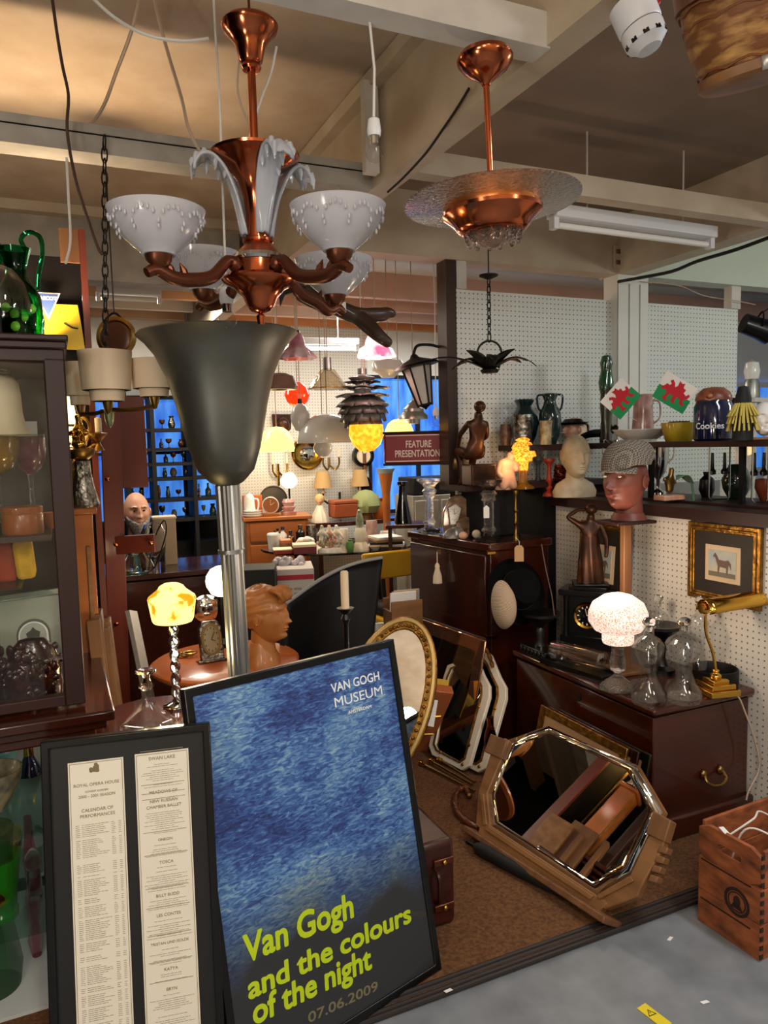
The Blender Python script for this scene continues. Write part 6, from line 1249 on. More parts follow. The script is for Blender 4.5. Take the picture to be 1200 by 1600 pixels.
bd = thing('porcelain_bird', 'tall white porcelain bird on a trunk beside the figure group', 'figurine', ont(563, None, 4.9)); MB().lathe([(0, 0), (.06, 0), (.055, .03), (.035, .06), (.045, .12), (.03, .16), (0, .16)], 20, wob=lambda t, z: 1 + .1 * math.cos(5 * t)).build('trunk', M['white_ceramic'], bd)
skin('bird', [(0, 0, .17, .03), (0, -.01, .22, .03), (0, -.03, .26, .018), (0, -.04, .285, .016), (0, -.06, .28, .005), (0, .05, .14, .014), (0, .08, .09, .006)], [(0, 1), (1, 2), (2, 3), (3, 4), (0, 5), (5, 6)], mat('bird_glaze', (196, 206, 186), .2, c2=(110, 140, 110), scale=16, coat=.6), bd)
tpot('green_pot', 'little green pot between the figure group and the bird', 'pot', [(0, 0), (.7, 0), (1, .4), (.7, .8), (.4, .85), (.5, 1), (0, 1)], mat('leaf_green', (96, 150, 80), .3), (540, 838, 554, 857), 4.86)
for k in range(5):
    q = ont(602, None, 5.0); t = tag(MB().box((0, 0, 0), (.27 - .02 * k, .2, .016)).build('album', (M['mahog'], M['white_paper'], M['black'], M['tan_card'], M['white_paper'])[k], None, q + Vector((.01 * (k % 2), 0, .009 + .017 * k)), (0, 0, .15 * k - .2)), ('lowest brown album in the stack at the table\'s right', 'second white album from the bottom of the stack', 'middle black album in the stack on the oval table', 'tan album second from the top of the stack', 'topmost white album of the stack on the oval table')[k], 'album', 'albums stacked on the oval table')
tpot('pink_mug', 'pink glass tumbler behind the album stack', 'mug', cy_, M['pink_ceramic'], (572, 803, 590, 835), 5.4); tpot('white_mug', 'white cup with a dark rim behind the figure group', 'mug', cy_, M['white_ceramic'], (530, 815, 545, 838), 5.3)
tpot('silver_mug', 'silver tankard at the back of the oval table', 'mug', cy_, M['silver'], (478, 806, 494, 832), 5.45); tpot('white_shell', 'white shell-like dish of paper flowers right of the bird', 'dish', [(0, 0), (.4, 0), (1, .5), (.8, 1), (.6, .6), (0, .3)], M['white_ceramic'], (592, 812, 615, 828), 5.35, wob=lambda t, z: 1 + .2 * math.cos(5 * t))
tpot('cream_dish', 'cream dish of bits at the table front between bird and albums', 'dish', [(0, 0), (.5, 0), (1, .8), (.95, 1), (.5, .4), (0, .3)], M['cream_ceramic'], (576, 842, 596, 850), 4.9)
# behind: black bottle, open stand
bk = thing('plant_stand', 'dark plant stand behind the bureau carrying a tall black bottle', 'stand', (pd(632, 820, 5.02).x, 5.02, CARP)); zq = pd(630, 817, 5.02).z - CARP; part_box(bk, 'top', (0, 0, zq - .012), (.26, .26, .024), M['mahog'], .004)
for x in (-1, 1):
    for y in (-1, 1): part_box(bk, 'leg', (x * .1, y * .1, (zq - .024) / 2), (.025, .025, zq - .024), M['mahog'])
pot('black_bottle', 'tall flared black glass bottle with a silver rim', 'bottle', [(0, 0), (1, 0), (.95, .08), (.5, .6), (.42, .9), (.6, .93), (.6, 1), (.45, 1), (0, .95)], M['black_glass'], (616, 752, 644, 817), 5.02, zq + CARP)
pot('white_jar', 'white ceramic jar on the far shelf right of the black bottle', 'jar', vz, M['white_ceramic'], (676, 725, 698, 762), 4.45, 1.33) if False else None
# pine chest of drawers by the far wall
DCH = 6.05; pcx = thing('chest_of_drawers', 'golden pine chest of drawers against the far wall', 'chest of drawers', Vector((pd(430, 800, DCH).x, DCH, CARP)), R(14)); ZD = 1.0
part_box(pcx, 'carcass', (0, 0, .47), (.50, .36, .94), M['pine'], .004); part_box(pcx, 'top', (0, 0, .965), (.55, .41, .03), M['pine'], .006)
for k in range(5):
    dr = part_box(pcx, 'drawer', (0, -.185, .86 - .175 * k), (.45, .02, .15), M['pine'], .006); mb = MB(); mb.tube(spline([(-.03, -.012, .01), (-.025, -.03, -.005), (.025, -.03, -.005), (.03, -.012, .01)], 4), .005, 6); mb.build('handle', M['iron'], dr)
    part_box(dr, 'shadow_line', (0, -.006, -.078), (.44, .012, .006), M['oak_dark'], 0)
def dpot(name, lb, cat, prof, m, box, d=DCH - .03, **k): return pot(name, lb, cat, prof, m, box, d, ZD + .0, **k)
tp, w, h = multi('teapot', 'white coffee pot with flower sprigs on the pine chest', 'teapot', (380, 768, 400, 797), DCH - .08, [('body', [(0, 0), (.8, 0), (1, .1), (.8, .75), (.7, .8), (0, .8)], M['white_ceramic']), ('lid', [(0, .79), (.7, .79), (.5, .88), (.15, .92), (.18, 1), (0, 1)], M['white_ceramic'])], z=ZD); mb = MB(); mb.tube(spline([(w * .8, 0, h * .7), (w * 1.4, 0, h * .65), (w * 1.35, 0, h * .3), (w * .9, 0, h * .2)], 4), .007, 7); mb.build('handle', M['white_ceramic'], tp)
dpot('saucer_stack', 'stack of white saucers in front of the coffee pot', 'crockery', [(0, 0), (.8, 0), (1, .3), (.8, .4), (1, .65), (.8, .75), (1, 1), (0, .9)], M['white_ceramic'], (380, 791, 410, 801), DCH - .16)
mc = thing('round_clock', 'round tan mantel clock with a pale rim on the pine chest', 'clock', pd(423, 798, DCH - .12), R(10)); mc.location.z = ZD; r_ = px_size(13, DCH); mb = MB(); mb.at(Matrix.Translation((0, 0, r_ + .02)) @ Matrix.Rotation(PI / 2, 4, 'X')); mb.lathe([(0, -.03), (r_, -.03), (r_, .01), (r_ * .9, .014), (r_ * .86, .006), (0, .006)], 32); mb.build('case', M['cream_ceramic'], mc); mb = MB(); mb.at(Matrix.Translation((0, -.008, r_ + .02)) @ Matrix.Rotation(PI / 2, 4, 'X')); mb.lathe([(0, 0), (r_ * .85, 0), (r_ * .85, .003), (0, .003)], 30); mb.build('dial', mat('tan_dial', (150, 90, 50), .3), mc); part_box(mc, 'base', (0, 0, .012), (r_ * 2, .06, .024), M['pine'])
mb = MB(); mb.bar((0, -.014, r_ + .02), (.03, -.014, r_ + .04), .005, .003); mb.bar((0, -.014, r_ + .02), (0, -.014, r_ + .065), .004, .003); mb.build('hands', M['cream'], mc)
ty = thing('round_tray', 'dark round wooden tray stood upright at the wall behind the clock', 'tray', pd(428, 795, DCH + .10), R(14), None, (R(-8), 0, R(14))); ty.location.z = ZD; r_ = px_size(22, DCH + .1); mb = MB(); mb.at(Matrix.Translation((0, 0, r_)) @ Matrix.Rotation(PI / 2, 4, 'X')); mb.lathe([(0, -.01), (r_, -.01), (r_, .012), (r_ * .93, .012), (r_ * .9, 0), (0, 0)], 36); mb.build('tray', mat('dark_tray', (44, 34, 30), .35), ty)
dpot('pink_cups', 'stacked pink cups and saucers on the pine chest', 'crockery', [(0, 0), (.9, 0), (1, .2), (.6, .25), (.9, .5), (.6, .55), (.8, .8), (.6, 1), (0, 1)], M['pink_ceramic'], (438, 772, 464, 797), DCH - .04)
ll, w, h = multi('opal_lamp', 'small lit white octagonal globe lamp on the pine chest', 'lamp', (440, 738, 466, 797), DCH + .08, [('stem', [(0, 0), (.6, 0), (.5, .06), (.12, .12), (.12, .62), (.4, .64), (0, .66)], M['black']), ('globe', [(.4, .62), (.95, .72), (1, .82), (.6, .97), (0, 1)], mat('lit_opal', (255, 246, 226), .3, emit=(255, 236, 200), es=3))], z=ZD, seg=8)
light('opal_lamp_glow', 'POINT', ll.location + Vector((.02, -.1, .42)), 5, (1, .82, .55), .05)
wc = part_box(thing('wicker_case', 'brown wicker box behind the coffee pot', 'box', pd(394, 790, DCH + .1) + Vector((0, 0, 0)), R(14)), 'body', (0, 0, .08), (.16, .1, .16), M['table_wood']); wc.parent.location.z = ZD
# boxes under the oval table
def fbox(name, lb, x0, x1, y0, y1, d, m, dep, rz=.1, lid=None):
    p = pd((x0 + x1) / 2, y1, d); t = thing(name, lb, 'box', p, rz); w = px_size(x1 - x0, d); h = p.z - CARP + px_size(y1 - y0, d); t.location.z = CARP; part_box(t, 'body', (0, 0, h / 2), (w, dep, h), m, .006)
    if lid: part_box(t, 'lid', (0, 0, h - .02), (w * 1.02, dep * 1.02, .04), lid, .004)
    return t, w, h
fbox('black_box', 'plain black box on the floor in front of the pine chest', 380, 432, 884, 925, 4.3, M['black_matt'], .25)
t, w, h = fbox('carton', 'white printed carton with a red stripe beside the black box', 433, 490, 882, 926, 4.55, mat('carton_white', (196, 190, 182), .8), .3, .15); mb = MB(); mb.box((0, -.152, h - .05), (w * .98, .002, .03)); mb.build('red_stripe', mat('carton_red', (170, 40, 50), .7), t); mb = MB()
for k in range(4): mb.box((-w * .2 + w * .25 * (k % 2), -.152, h - .12 - .03 * (k // 2)), (w * .2, .002, .012))
mb.build('print_block', M['ink'], t)
t = thing('silver_bag', 'crumpled silver-grey plastic bag on top of the cartons', 'bag', pd(452, 886, 4.6)); mb = MB(); [mb.ball((random.uniform(-.09, .09), random.uniform(-.05, .05), random.uniform(0, .05)), random.uniform(.02, .035), 7, 5) for _ in range(26)]; mb.build('bag', mat('silver_plastic', (150, 146, 152), .25, c2=(206, 200, 206), scale=10), t)
# books and magazine rack left of the bureau
rk = thing('magazine_rack', 'wooden magazine rack with papers at the foot of the bureau', 'rack', (pd(630, 985, 3.75).x, 3.75, CARP), R(20)); zr = pd(630, 935, 3.75).z - CARP
for y in (-.06, .06): part_box(rk, 'side', (0, y, zr / 2), (.17, .012, zr), M['oak'])
for x in (-.08, .08): part_box(rk, 'end', (x, 0, zr * .48), (.012, .12, zr * .9), M['oak_dark'])
for k in range(3): tag(MB().box((0, 0, 0), (.14, .012, .2)).build('magazine', (M['white_paper'], M['tan_card'], M['grey_wood'])[k], None, rk.location + Vector((.01 * k, -.03 + .03 * k, zr - .06)), (R(4), 0, R(20))), ('front white magazine in the wooden rack', 'middle tan magazine in the wooden rack', 'rear grey magazine in the wooden rack')[k], 'magazine', 'magazines in the rack')
for k, (x, y0, d) in enumerate(((606, 975, 3.75), (622, 968, 3.8))):
    p = pd(x, y0, d); t = tag(MB().box((0, 0, p.z / 2), (.11, .03, p.z - CARP)).build('book_board', (M['white_paper'], M['oak_dark'])[k], None, (p.x, p.y, CARP / 2), (R(-4), 0, R(15))), ('white backed board standing behind the poster\'s corner', 'brown edged board standing next to the white one')[k], 'board')

# ================================================================ mirrors and oddments on the carpet
pmr, w_, h_ = plane_thing('peach_mirror', 'rectangular mirror in a peach glass frame leaning on the bureau', 'mirror', pz(645, 962, .60), pz(759, 1001, .60), Vector((*(pz(759, 1001, .60) - BX * .13 - AX * .02).xy, CARP)))
frame_part(pmr, w_, h_, .07, .012, mat('peach_mirror_glass', (206, 150, 120), .06, .9), step=0, bev=.006); panel(pmr, 'mirror_glass', w_ - .13, h_ - .13, .006, M['mirror_dim'], z=h_ / 2)
omr, w_, h_ = plane_thing('oval_mirror', 'oval gilt mirror with a beaded rim tilted behind the blue poster', 'mirror', pd(579, 944, 3.34), pd(713, 985, 3.24), pd(622, 1266, 2.96))
n = 48; mb = MB(); mb.ringframe(ell(w_, h_, n, 0, h_ / 2), ell(w_ * .74, h_ * .84, n, 0, h_ / 2), 0, .022); mb.build('frame', M['gilt'], omr, bev=.006)
MB().ringframe(ell(w_ * .97, h_ * .98, n, 0, h_ / 2), ell(w_ * .88, h_ * .93, n, 0, h_ / 2), -.012, .004).build('pale_band', mat('pale_gold', (190, 160, 100), .35, .6), omr, bev=.004)
mb = MB()
for k in range(64): t = 2 * PI * k / 64; mb.ball((w_ * .41 * math.cos(t), -.006, h_ / 2 + h_ * .445 * math.sin(t)), .008, 6, 5)
mb.build('beaded_rim', M['gilt'], omr); MB().prism(ell(w_ * .76, h_ * .86, n, 0, h_ / 2), .004, .008).build('mirror_glass', M['mirror'], omr)
bl_, br_ = pz(671, 1178, .04), pz(730, 1206, .04); up2 = pd(735, 1013, 3.64) - (bl_ + br_) / 2
OUT = [(735, 1013), (716, 1034), (700, 1040), (694, 1058), (671, 1166), (676, 1180), (722, 1204), (735, 1197), (766, 1090), (766, 1072), (757, 1055), (744, 1022)]
INN = [(733, 1032), (720, 1040), (707, 1046), (701, 1060), (681, 1163), (685, 1172), (719, 1190), (727, 1184), (752, 1087), (752, 1072), (745, 1057), (738, 1040)]
def rococo(label, off):
    r_, w, h = plane_thing('rococo_mirror', label, 'mirror', bl_ + up2, br_ + up2, br_)
    o_, i_ = poly(r_, OUT), poly(r_, INN); MB().ringframe(o_, i_, -.008, .014).build('frame', M['cream_ceramic'], r_, bev=.004); MB().prism(i_, .002, .006).build('mirror_glass', M['mirror_dim'], r_)
    MB().ringframe([((a[0] * 9 + b[0]) / 10 if False else a[0] * .25 + b[0] * .75, a[1] * .25 + b[1] * .75) for a, b in zip(o_, i_)], i_, -.011, -.006).build('gilt_slip', M['gilt'], r_)
    mb = MB(); c = poly(r_, [(731, 1020), (739, 1016), (745, 1030), (722, 1030), (748, 1042)])
    mb.tube(spline([(c[3][0], -.012, c[3][1]), (c[0][0], -.013, c[0][1]), (c[1][0], -.014, c[1][1]), (c[2][0], -.013, c[2][1]), (c[4][0], -.012, c[4][1])], 5), [.006 + .006 * abs(math.sin(k * .8)) for k in range(21)], 8)
    mb.build('gilt_crest', M['gilt'], r_)
    for q in ((750, 1105), (735, 1165), (725, 1195), (690, 1176)): x, z = poly(r_, [q])[0]; MB().ball((x, -.01, z), (.009, .006, .009), 8, 6).build('gilt_ornament', M['gilt'], r_)
    r_.location += off; return r_
rococo('small cream rococo mirror with a gilt crest leaning in front of the bureau', Vector((0, 0, 0)))
rococo('second cream framed mirror tucked behind the small rococo mirror', BX * .05 + AX * -.06)
p = pd(694, 1076, 3.42); q = pz(655, 1168, CARP + .01); t = thing('wooden_tray', 'copper-brown wooden tray standing on edge beside the oval mirror', 'tray', q); mb = MB(); mb.bar((0, 0, 0), p - q, .05, .09, (1, 0, .2)); mb.build('board', mat('copper_wood', (176, 98, 58), .3, coat=.4), t, bev=.004)
for f in (.3, .6): mb = MB(); c = (p - q) * f + Vector((-.03, -.045, 0)); mb.tube([c, c + Vector((.06, .0, .0))], .008, 8); mb.build('fitting', M['brass'], t)
t = tag(MB().box((0, 0, 0), (.11, .02, .15)).build('book', mat('yellow_book', (206, 166, 50), .6), None, pd(682, 1085, 3.5), (R(-15), R(15), R(20))), 'yellow covered booklet wedged behind the wooden tray', 'book')
t = tag(MB().box((0, 0, 0), (.10, .02, .12)).build('paper_packet', M['white_paper'], None, pd(664, 1112, 3.32), (R(-15), R(15), R(10))), 'white paper packet wedged by the oval mirror\'s foot', 'paper')
t = tag(MB().box((0, 0, .06), (.16, .12, .12)).build('red_tin', mat('dull_red_tin', (140, 60, 54), .4), None, Vector((*pz(642, 1168, CARP).xy, CARP)), (0, 0, .4)), 'dull red tin box at the poster\'s edge on the carpet', 'tin')
for k, (a, b, lb) in enumerate((((657, 1192), (742, 1236), 'longest brass fire iron lying on the carpet'), ((672, 1188), (738, 1226), 'middle brass fire iron with a scrolled end'), ((685, 1186), (742, 1222), 'shortest brass fire iron touching the rococo mirror'))):
    p, q = pz(*a, CARP + .012 + .006 * k), pz(*b, CARP + .012 + .004 * k); t = thing('fire_iron', lb, 'fire iron', p, 0, 'brass fire irons on the carpet'); v = q - p; MB().tube([v * .0, v * .3, v], .006, 8).build('rod', M['brass_old'], t); MB().tube([v * -.02, v * .0, v * .04, v * .07, v * .1], [.004, .012, .009, .013, .006], 10).build('knob', M['brass'], t)
pts = [pz(x, y, CARP + .014) for x, y in ((733, 1243), (726, 1232), (716, 1236), (711, 1250), (714, 1268), (727, 1282), (748, 1294))]; Q = spline(pts, 6); t = thing('bamboo_cane', 'crook-handled bamboo cane lying by the octagonal mirror', 'cane', pts[0])
MB().tube([q - pts[0] for q in Q], [.011 if i % 5 else .0145 for i in range(len(Q))], 10).build('crook', mat('dark_bamboo', (110, 58, 28), .25, c2=(60, 28, 14), scale=30, coat=.6), t); MB().ball((0, 0, 0), .014, 12, 8).build('tip', M['brass_old'], t)
p, q = pz(742, 1322, CARP + .025), pz(925, 1420, CARP + .025); t = thing('umbrella', 'folded black umbrella lying under the octagonal mirror\'s rail', 'umbrella', p); v = q - p; MB().tube([v * f for f in (0, .05, .4, .8, 1)], [.012, .025, .024, .016, .006], 12).build('canopy', M['black_matt'], t); MB().tube([v * -.08, v * 0], .008, 8).build('handle', M['black'], t)
pot('copper_jar', 'small copper glass jar between the rococo mirror and the chest', 'jar', [(0, 0), (.7, 0), (1, .3), (.95, .65), (.5, .85), (.55, 1), (0, .95)], glass('copper_glass', (190, 110, 80), .05, 1.4), (756, 1118, 778, 1210), 3.32, CARP)
SC = pz(713, 1442, CARP); sx = thing('attache_case', 'brown leather case with brass clasps standing on end behind the poster', 'case', SC, TH); HS = .285
mb = MB(); mb.box((-.16, .2, HS / 2), (.32, .40, HS)); mb.build('body', M['leather'], sx, bev=.018)
for z in (.22, .07): part_box(sx, 'clasp', (-.045, -.004, z), (.07, .01, .022), M['copper_dark'], .003); MB().ball((0, 0, 0), (.009, .007, .009), 10, 8).build('stud', M['brass'], sx, (-.045, -.012, z))
mb = MB(); mb.tube(spline([(-.075, -.004, .205), (-.075, -.03, .19), (-.075, -.034, .15), (-.075, -.03, .11), (-.075, -.004, .095)], 5), .008, 8); mb.build('handle', M['leather'], sx)
cable('bureau_flex', 'red-brown flex hanging down the half wall\'s far end', [(846, 850, 3.4), (853, 890, 3.38), (862, 930, 3.36), (866, 962, 3.34)], .003, M['brown_cable'])

# ================================================================ on the dark partition
yb = thing('yellow_bag', 'crinkled yellow plastic sheet pinned to the dark partition', 'poster', pa(104, 510, 2.985), TH)
def dpt(px, py): q = pa(px, py, 2.985) - yb.location; return q.x * CT + q.y * ST, q.z
MB().prism([dpt(*q) for q in ((70, 475), (121, 477), (127, 508), (133, 547), (104, 546), (66, 540))], -.004, .004).build('sheet', mat('yellow_vinyl', (214, 178, 30), .4, bump=.5, scale=12), yb)
mb = MB(); mb.tube(spline([(*[dpt(100, 505)[0], -.006], dpt(100, 505)[1]), (dpt(112, 512)[0], -.006, dpt(112, 512)[1]), (dpt(122, 514)[0], -.006, dpt(122, 514)[1])], 4), .003, 5); mb.build('black_scribble', M['black_matt'], yb)
pn = thing('pennant_sign', 'blue and white triangular sign pinned above the yellow sheet', 'sign', pa(76, 478, 2.975), TH)
tri = lambda k: [((x - 76) * .00255 * k, (478 - y) * .00255 * k - .012 * (1 - k) * 0) for x, y in ((57, 460), (92, 460), (75, 497))]
MB().prism(tri(1.0), -.003, .003).build('white_board', M['white_paper'], pn); MB().prism([(x, z + .002) for x, z in tri(.86)], -.0045, -.003).build('blue_field', mat('pennant_blue', (50, 70, 130), .5), pn)
text('lettering', 'ASCOT', .0175, wht, pn, (0, -.005, .021), align='CENTER', ext=.0005, bold=.03)
# three-shade parchment light on a chain
DP = 2.36; pc = pd(170, 640, DP); pl = thing('parchment_light', 'brass hanging light with three cream parchment shades on a black chain', 'lamp', pc)
def L_(px, py, d=DP): return pd(px, py, d) - pc
for x0, y0, x1, y1, d in ((128, 551, 208, 627, DP - .1), (207, 563, 276, 620, DP - .02), (103, 568, 148, 633, DP + .08)):
    c = L_((x0 + x1) / 2, y1, d); w = px_size(x1 - x0, d) / 2; h = px_size(y1 - y0, d)
    mb = MB(); mb.lathe([(w * .62, 0), (w * .66, .25 * h), (w * .66 - .003, .25 * h), (w * .6, 0)], 32); mb.build('lower_shade', M['cream'], pl, c); mb = MB(); mb.lathe([(w * .9, .22 * h), (w, h), (w - .004, h), (w * .88, .22 * h)], 36); mb.build('upper_shade', M['cream'], pl, c)
    MB().lathe([(0, -.04), (.006, -.035), (.012, -.02), (.016, .0), (.016, .02), (0, .02)], 14).build('lamp_holder', M['brass_old'], pl, c)
    mb = MB(); mb.tube(spline([c + Vector((0, 0, -.03)), c * .5 + Vector((0, 0, -.02)), Vector((0, 0, 0))], 6), .007, 8); mb.build('arm', M['brass_old'], pl)
MB().lathe([(0, -.06), (.008, -.05), (.014, -.03), (.016, .02), (.012, .06), (.006, .10), (.006, .16), (0, .17)], 14).build('stem', mat('green_brass', (150, 160, 120), .3, .8), pl)
q0 = pd(163, 214, 2.34); c = chain_mb(q0 - pc, Vector((0, 0, .17)), None, .018, .0025); c.build('chain', M['iron'], pl)
bg = thing('brass_lantern', 'round brown and brass ship\'s lantern hanging beyond the parchment light', 'lantern', pd(182, 560, 3.2)); mb = MB(); mb.at(Matrix.Rotation(PI / 2, 4, 'X')); mb.lathe([(0, -.04), (.07, -.04), (.075, 0), (.07, .03), (.05, .035), (0, .03)], 28, c=(0, .08, 0)); mb.build('drum', mat('brown_lantern', (84, 50, 34), .3, .3), bg); mb = MB(); mb.at(Matrix.Rotation(PI / 2, 4, 'X')); mb.lathe([(.07, .02), (.085, .03), (.07, .04), (.062, .03)], 28, c=(.015, .085, 0)); mb.build('brass_ring', M['brass_old'], bg)
mb = MB(); mb.tube(spline([(-.06, 0, .14), (0, 0, .19), (.05, 0, .14)], 6), .005, 6); mb.build('handle', M['black'], bg); mb = MB(); mb.tube([(0, 0, .185), (0, 0, 2.85 - bg.location.z)], .003, 5); mb.build('cord', M['black_cable'], bg)

# ================================================================ hanging from beams and ceiling
DPN = 1.74; pp = pd(758, 100, DPN); pe = thing('pendant_light', 'copper pendant light with a wide rippled glass disc and frosted bowl', 'pendant light', pp, 0, None, (0, R(-2.2), 0)); UP = DPN / FPX
def zp(y): return pd(758, y, DPN).z - pp.z
lp2 = lambda pr: [(r * UP, zp(y)) for r, y in pr]
MB().lathe(lp2([(0, 134), (6, 134), (9, 128), (22, 118), (34, 108), (36, 104), (41, 98), (42, 92), (38, 84), (0, 82)]), 40).build('ceiling_rose', M['copper'], pe)
MB().lathe(lp2([(4.6, 312), (4.6, 130)]), 14).build('rod', M['copper'], pe)
rg = glass('rippled_glass', (236, 234, 228), .06, 1.25, 1.0, 110)
MB().lathe(lp2([(60, 326), (132, 318), (133, 315), (60, 321)]), 56).build('glass_disc', rg, pe)
MB().lathe(lp2([(0, 330), (73, 330), (74, 322), (72, 318), (0, 318)]), 44).build('copper_band', mat('satin_copper', (206, 126, 70), .3, 1), pe)
MB().lathe(lp2([(44, 365), (50, 362), (56, 356), (58, 352), (70, 340), (75, 336), (76, 331), (72, 329), (0, 329)]), 44).build('copper_dish', M['copper'], pe)
mb = MB(); mb.lathe(lp2([(0, 388), (12, 386), (25, 380), (36, 371), (43, 362), (40, 361), (30, 370), (0, 380)]), 36)
for k in range(12):
    t = 2 * PI * k / 12
    for r, y in ((41, 366), (40, 372), (37, 377)): mb.ball((r * UP * math.cos(t + .06 * (k % 3)), r * UP * math.sin(t), zp(y)), (.006, .006, .009), 6, 5)
mb.build('frosted_bowl', rg, pe)
def bulb_pendant(label, px, ytop, yh, yb, d, wpx, ztop):
    c = pd(px, yh, d); t = thing('bulb_pendant', label, 'light bulb', c); u = d / FPX; z = lambda y: pd(px, y, d).z - c.z
    MB().lathe([(0, z(yh + (yb - yh) * .42)), (wpx * .35 * u, z(yh + (yb - yh) * .42)), (wpx * .4 * u, z(yh + (yb - yh) * .3)), (wpx * .32 * u, z(yh + 4)), (.004, z(yh)), (0, z(yh))], 18).build('lamp_holder', M['plastic'], t)
    MB().lathe([(0, z(yh + (yb - yh) * .6)), (wpx * .26 * u, z(yh + (yb - yh) * .6)), (wpx * .26 * u, z(yh + (yb - yh) * .42)), (0, z(yh + (yb - yh) * .42))], 16).build('bulb_cap', M['chrome'], t)
    y0 = yh + (yb - yh) * .58; H = yb - y0; MB().lathe([(0, z(yb)), (wpx * .25 * u, z(yb - H * .06)), (wpx * .45 * u, z(yb - H * .25)), (wpx * .5 * u, z(yb - H * .48)), (wpx * .42 * u, z(yb - H * .7)), (wpx * .26 * u, z(y0))], 22).build('bulb', M['bulb'], t)
    mb = MB(); mb.tube([(0, 0, 0), (.004, 0, (ztop - c.z) * .5), (-.004, 0, ztop - c.z)], .003, 6); mb.build('flex', M['white_cable'], t); return t
bulb_pendant('clear bulb in a white holder hanging from the white batten', 584, 55, 183, 255, 1.68, 27, 2.46); bulb_pendant('clear bulb in a white holder hanging below the chandelier\'s arm', 353, 300, 446, 515, 1.9, 28, 2.82)
sd_ = thing('smoke_detector', 'white smoke alarm fixed askew to the underside of the main beam', 'smoke alarm', pd(986, 8, 1.62), 0, None, (R(-8), R(-20), 0)); u = 1.4 / FPX
MB().lathe([(0, -44 * u), (35 * u, -44 * u), (37 * u, -40 * u), (38 * u, 0), (0, 0)], 40).build('base', M['plastic'], sd_); MB().lathe([(0, -86 * u), (20 * u, -84 * u), (27 * u, -76 * u), (35 * u, -70 * u), (36 * u, -50 * u), (35 * u, -46 * u), (0, -46 * u)], 40).build('head', M['plastic'], sd_)
for k in range(10): t = 2 * PI * k / 10; mb = MB(); mb.box((0, 0, 0), (.012, .004, .008)); mb.build('vent_slot', M['black'], sd_, (33.5 * u * math.cos(t), 33.5 * u * math.sin(t), -68 * u), (0, 0, t + PI / 2))
cable('alarm_cable', 'short red cable above the smoke alarm', [(1030, 2, 1.62), (1022, 12, 1.62), (1014, 22, 1.62)], .004, M['red_cable'])
# bark trug
bk_ = thing('bark_basket', 'bark basket with a wooden rim and metal plate hanging at the upper edge', 'basket', pd(1182, 45, 1.42), 0, None, (R(8), R(-14), R(12))); u = 1.3 / FPX
bark = mat('peeling_bark', (196, 150, 84), .6, c2=(110, 66, 30), scale=16, stretch=(1, 1, 3), bump=.5, lo=.25, hi=.55)
MB().lathe([(86 * u, -68 * u), (100 * u, -40 * u), (110 * u, 0), (114 * u, 50 * u), (114 * u, 70 * u)], 40, sy=.9).build('bark_side', bark, bk_, thick=.004)
mb = MB()
for k in range(5): z = (-50 + k * 24) * u; r = (96 + k * 5) * u; mb.tube([(r * math.cos(t / 16 * PI) * 1.01, r * .9 * math.sin(t / 16 * PI) * 1.01, z + .004 * math.sin(t * 2)) for t in range(33)], .0022, 5)
mb.build('bark_ridges', mat('bark_ridge', (120, 70, 34), .7), bk_)
MB().lathe([(0, -76 * u), (90 * u, -76 * u), (98 * u, -70 * u), (98 * u, -56 * u), (90 * u, -54 * u), (0, -54 * u)], 40, sy=.9).build('bottom_hoop', M['oak'], bk_); MB().lathe([(110 * u, 52 * u), (122 * u, 52 * u), (122 * u, 80 * u), (110 * u, 80 * u)], 40, sy=.9).build('top_hoop', M['oak_dark'], bk_)
mb = MB(); mb.grid(lambda i, j: Vector((100 * u * math.cos(-2.2 + i * .5), 90.5 * u * math.sin(-2.2 + i * .5), (-75 + 20 * j) * u)), 8, 3); mb.build('metal_plate', mat('galvanised', (190, 186, 178), .4, .7), bk_, thick=.003)
mb = MB(); mb.tube([(0, 0, 80 * u), (0, 0, 2.82 - bk_.location.z)], .003, 6); mb.tube([(-.1, 0, .09), (.1, 0, .09)], .004, 6); mb.build('hanger', M['iron'], bk_)
# fluorescent fittings
def fluor(label, p, q, lit, wd=.07):
    v = q - p; L = v.length; t = thing('fluorescent_light', label, 'strip light', p, math.atan2(v.y, v.x))
    mb = MB(); mb.box((L / 2, 0, .04), (L, wd, .05)); mb.build('tray', M['plastic'], t, bev=.004); MB().tube([(.03, 0, -.012), (L - .03, 0, -.012)], .013, 14).build('tube', mat('lit_tube', (255, 255, 250), .3, emit=(255, 250, 238), es=9) if lit else M['opal'], t)
    if p.z < 2.45:
        for x in (L * .2, L * .8): mb = MB(); mb.tube([(x, 0, .06), (x, 0, 2.86 - p.z)], .004, 6); mb.build('hanger', M['white_cable'], t)
    for x in (.012, L - .012): mb = MB(); mb.box((x, 0, .0), (.024, .035, .06)); mb.build('end_cap', M['plastic'], t)
fluor('unlit fluorescent strip light under the right-hand ceiling', pz(862, 346, 2.44), pz(1112, 379, 2.44), False)
fluor('lit fluorescent strip light glowing at the back of the shop', pd(398, 541, 5.7), pd(560, 551, 5.9), True)
fluor('dark fluorescent strip light at the far left behind the chain', pd(150, 462, 4.7), pd(252, 470, 4.85), False)
for k, (x0, x1, y, d) in enumerate(((455, 570, 480, 5.3), (560, 690, 446, 4.6))): pass
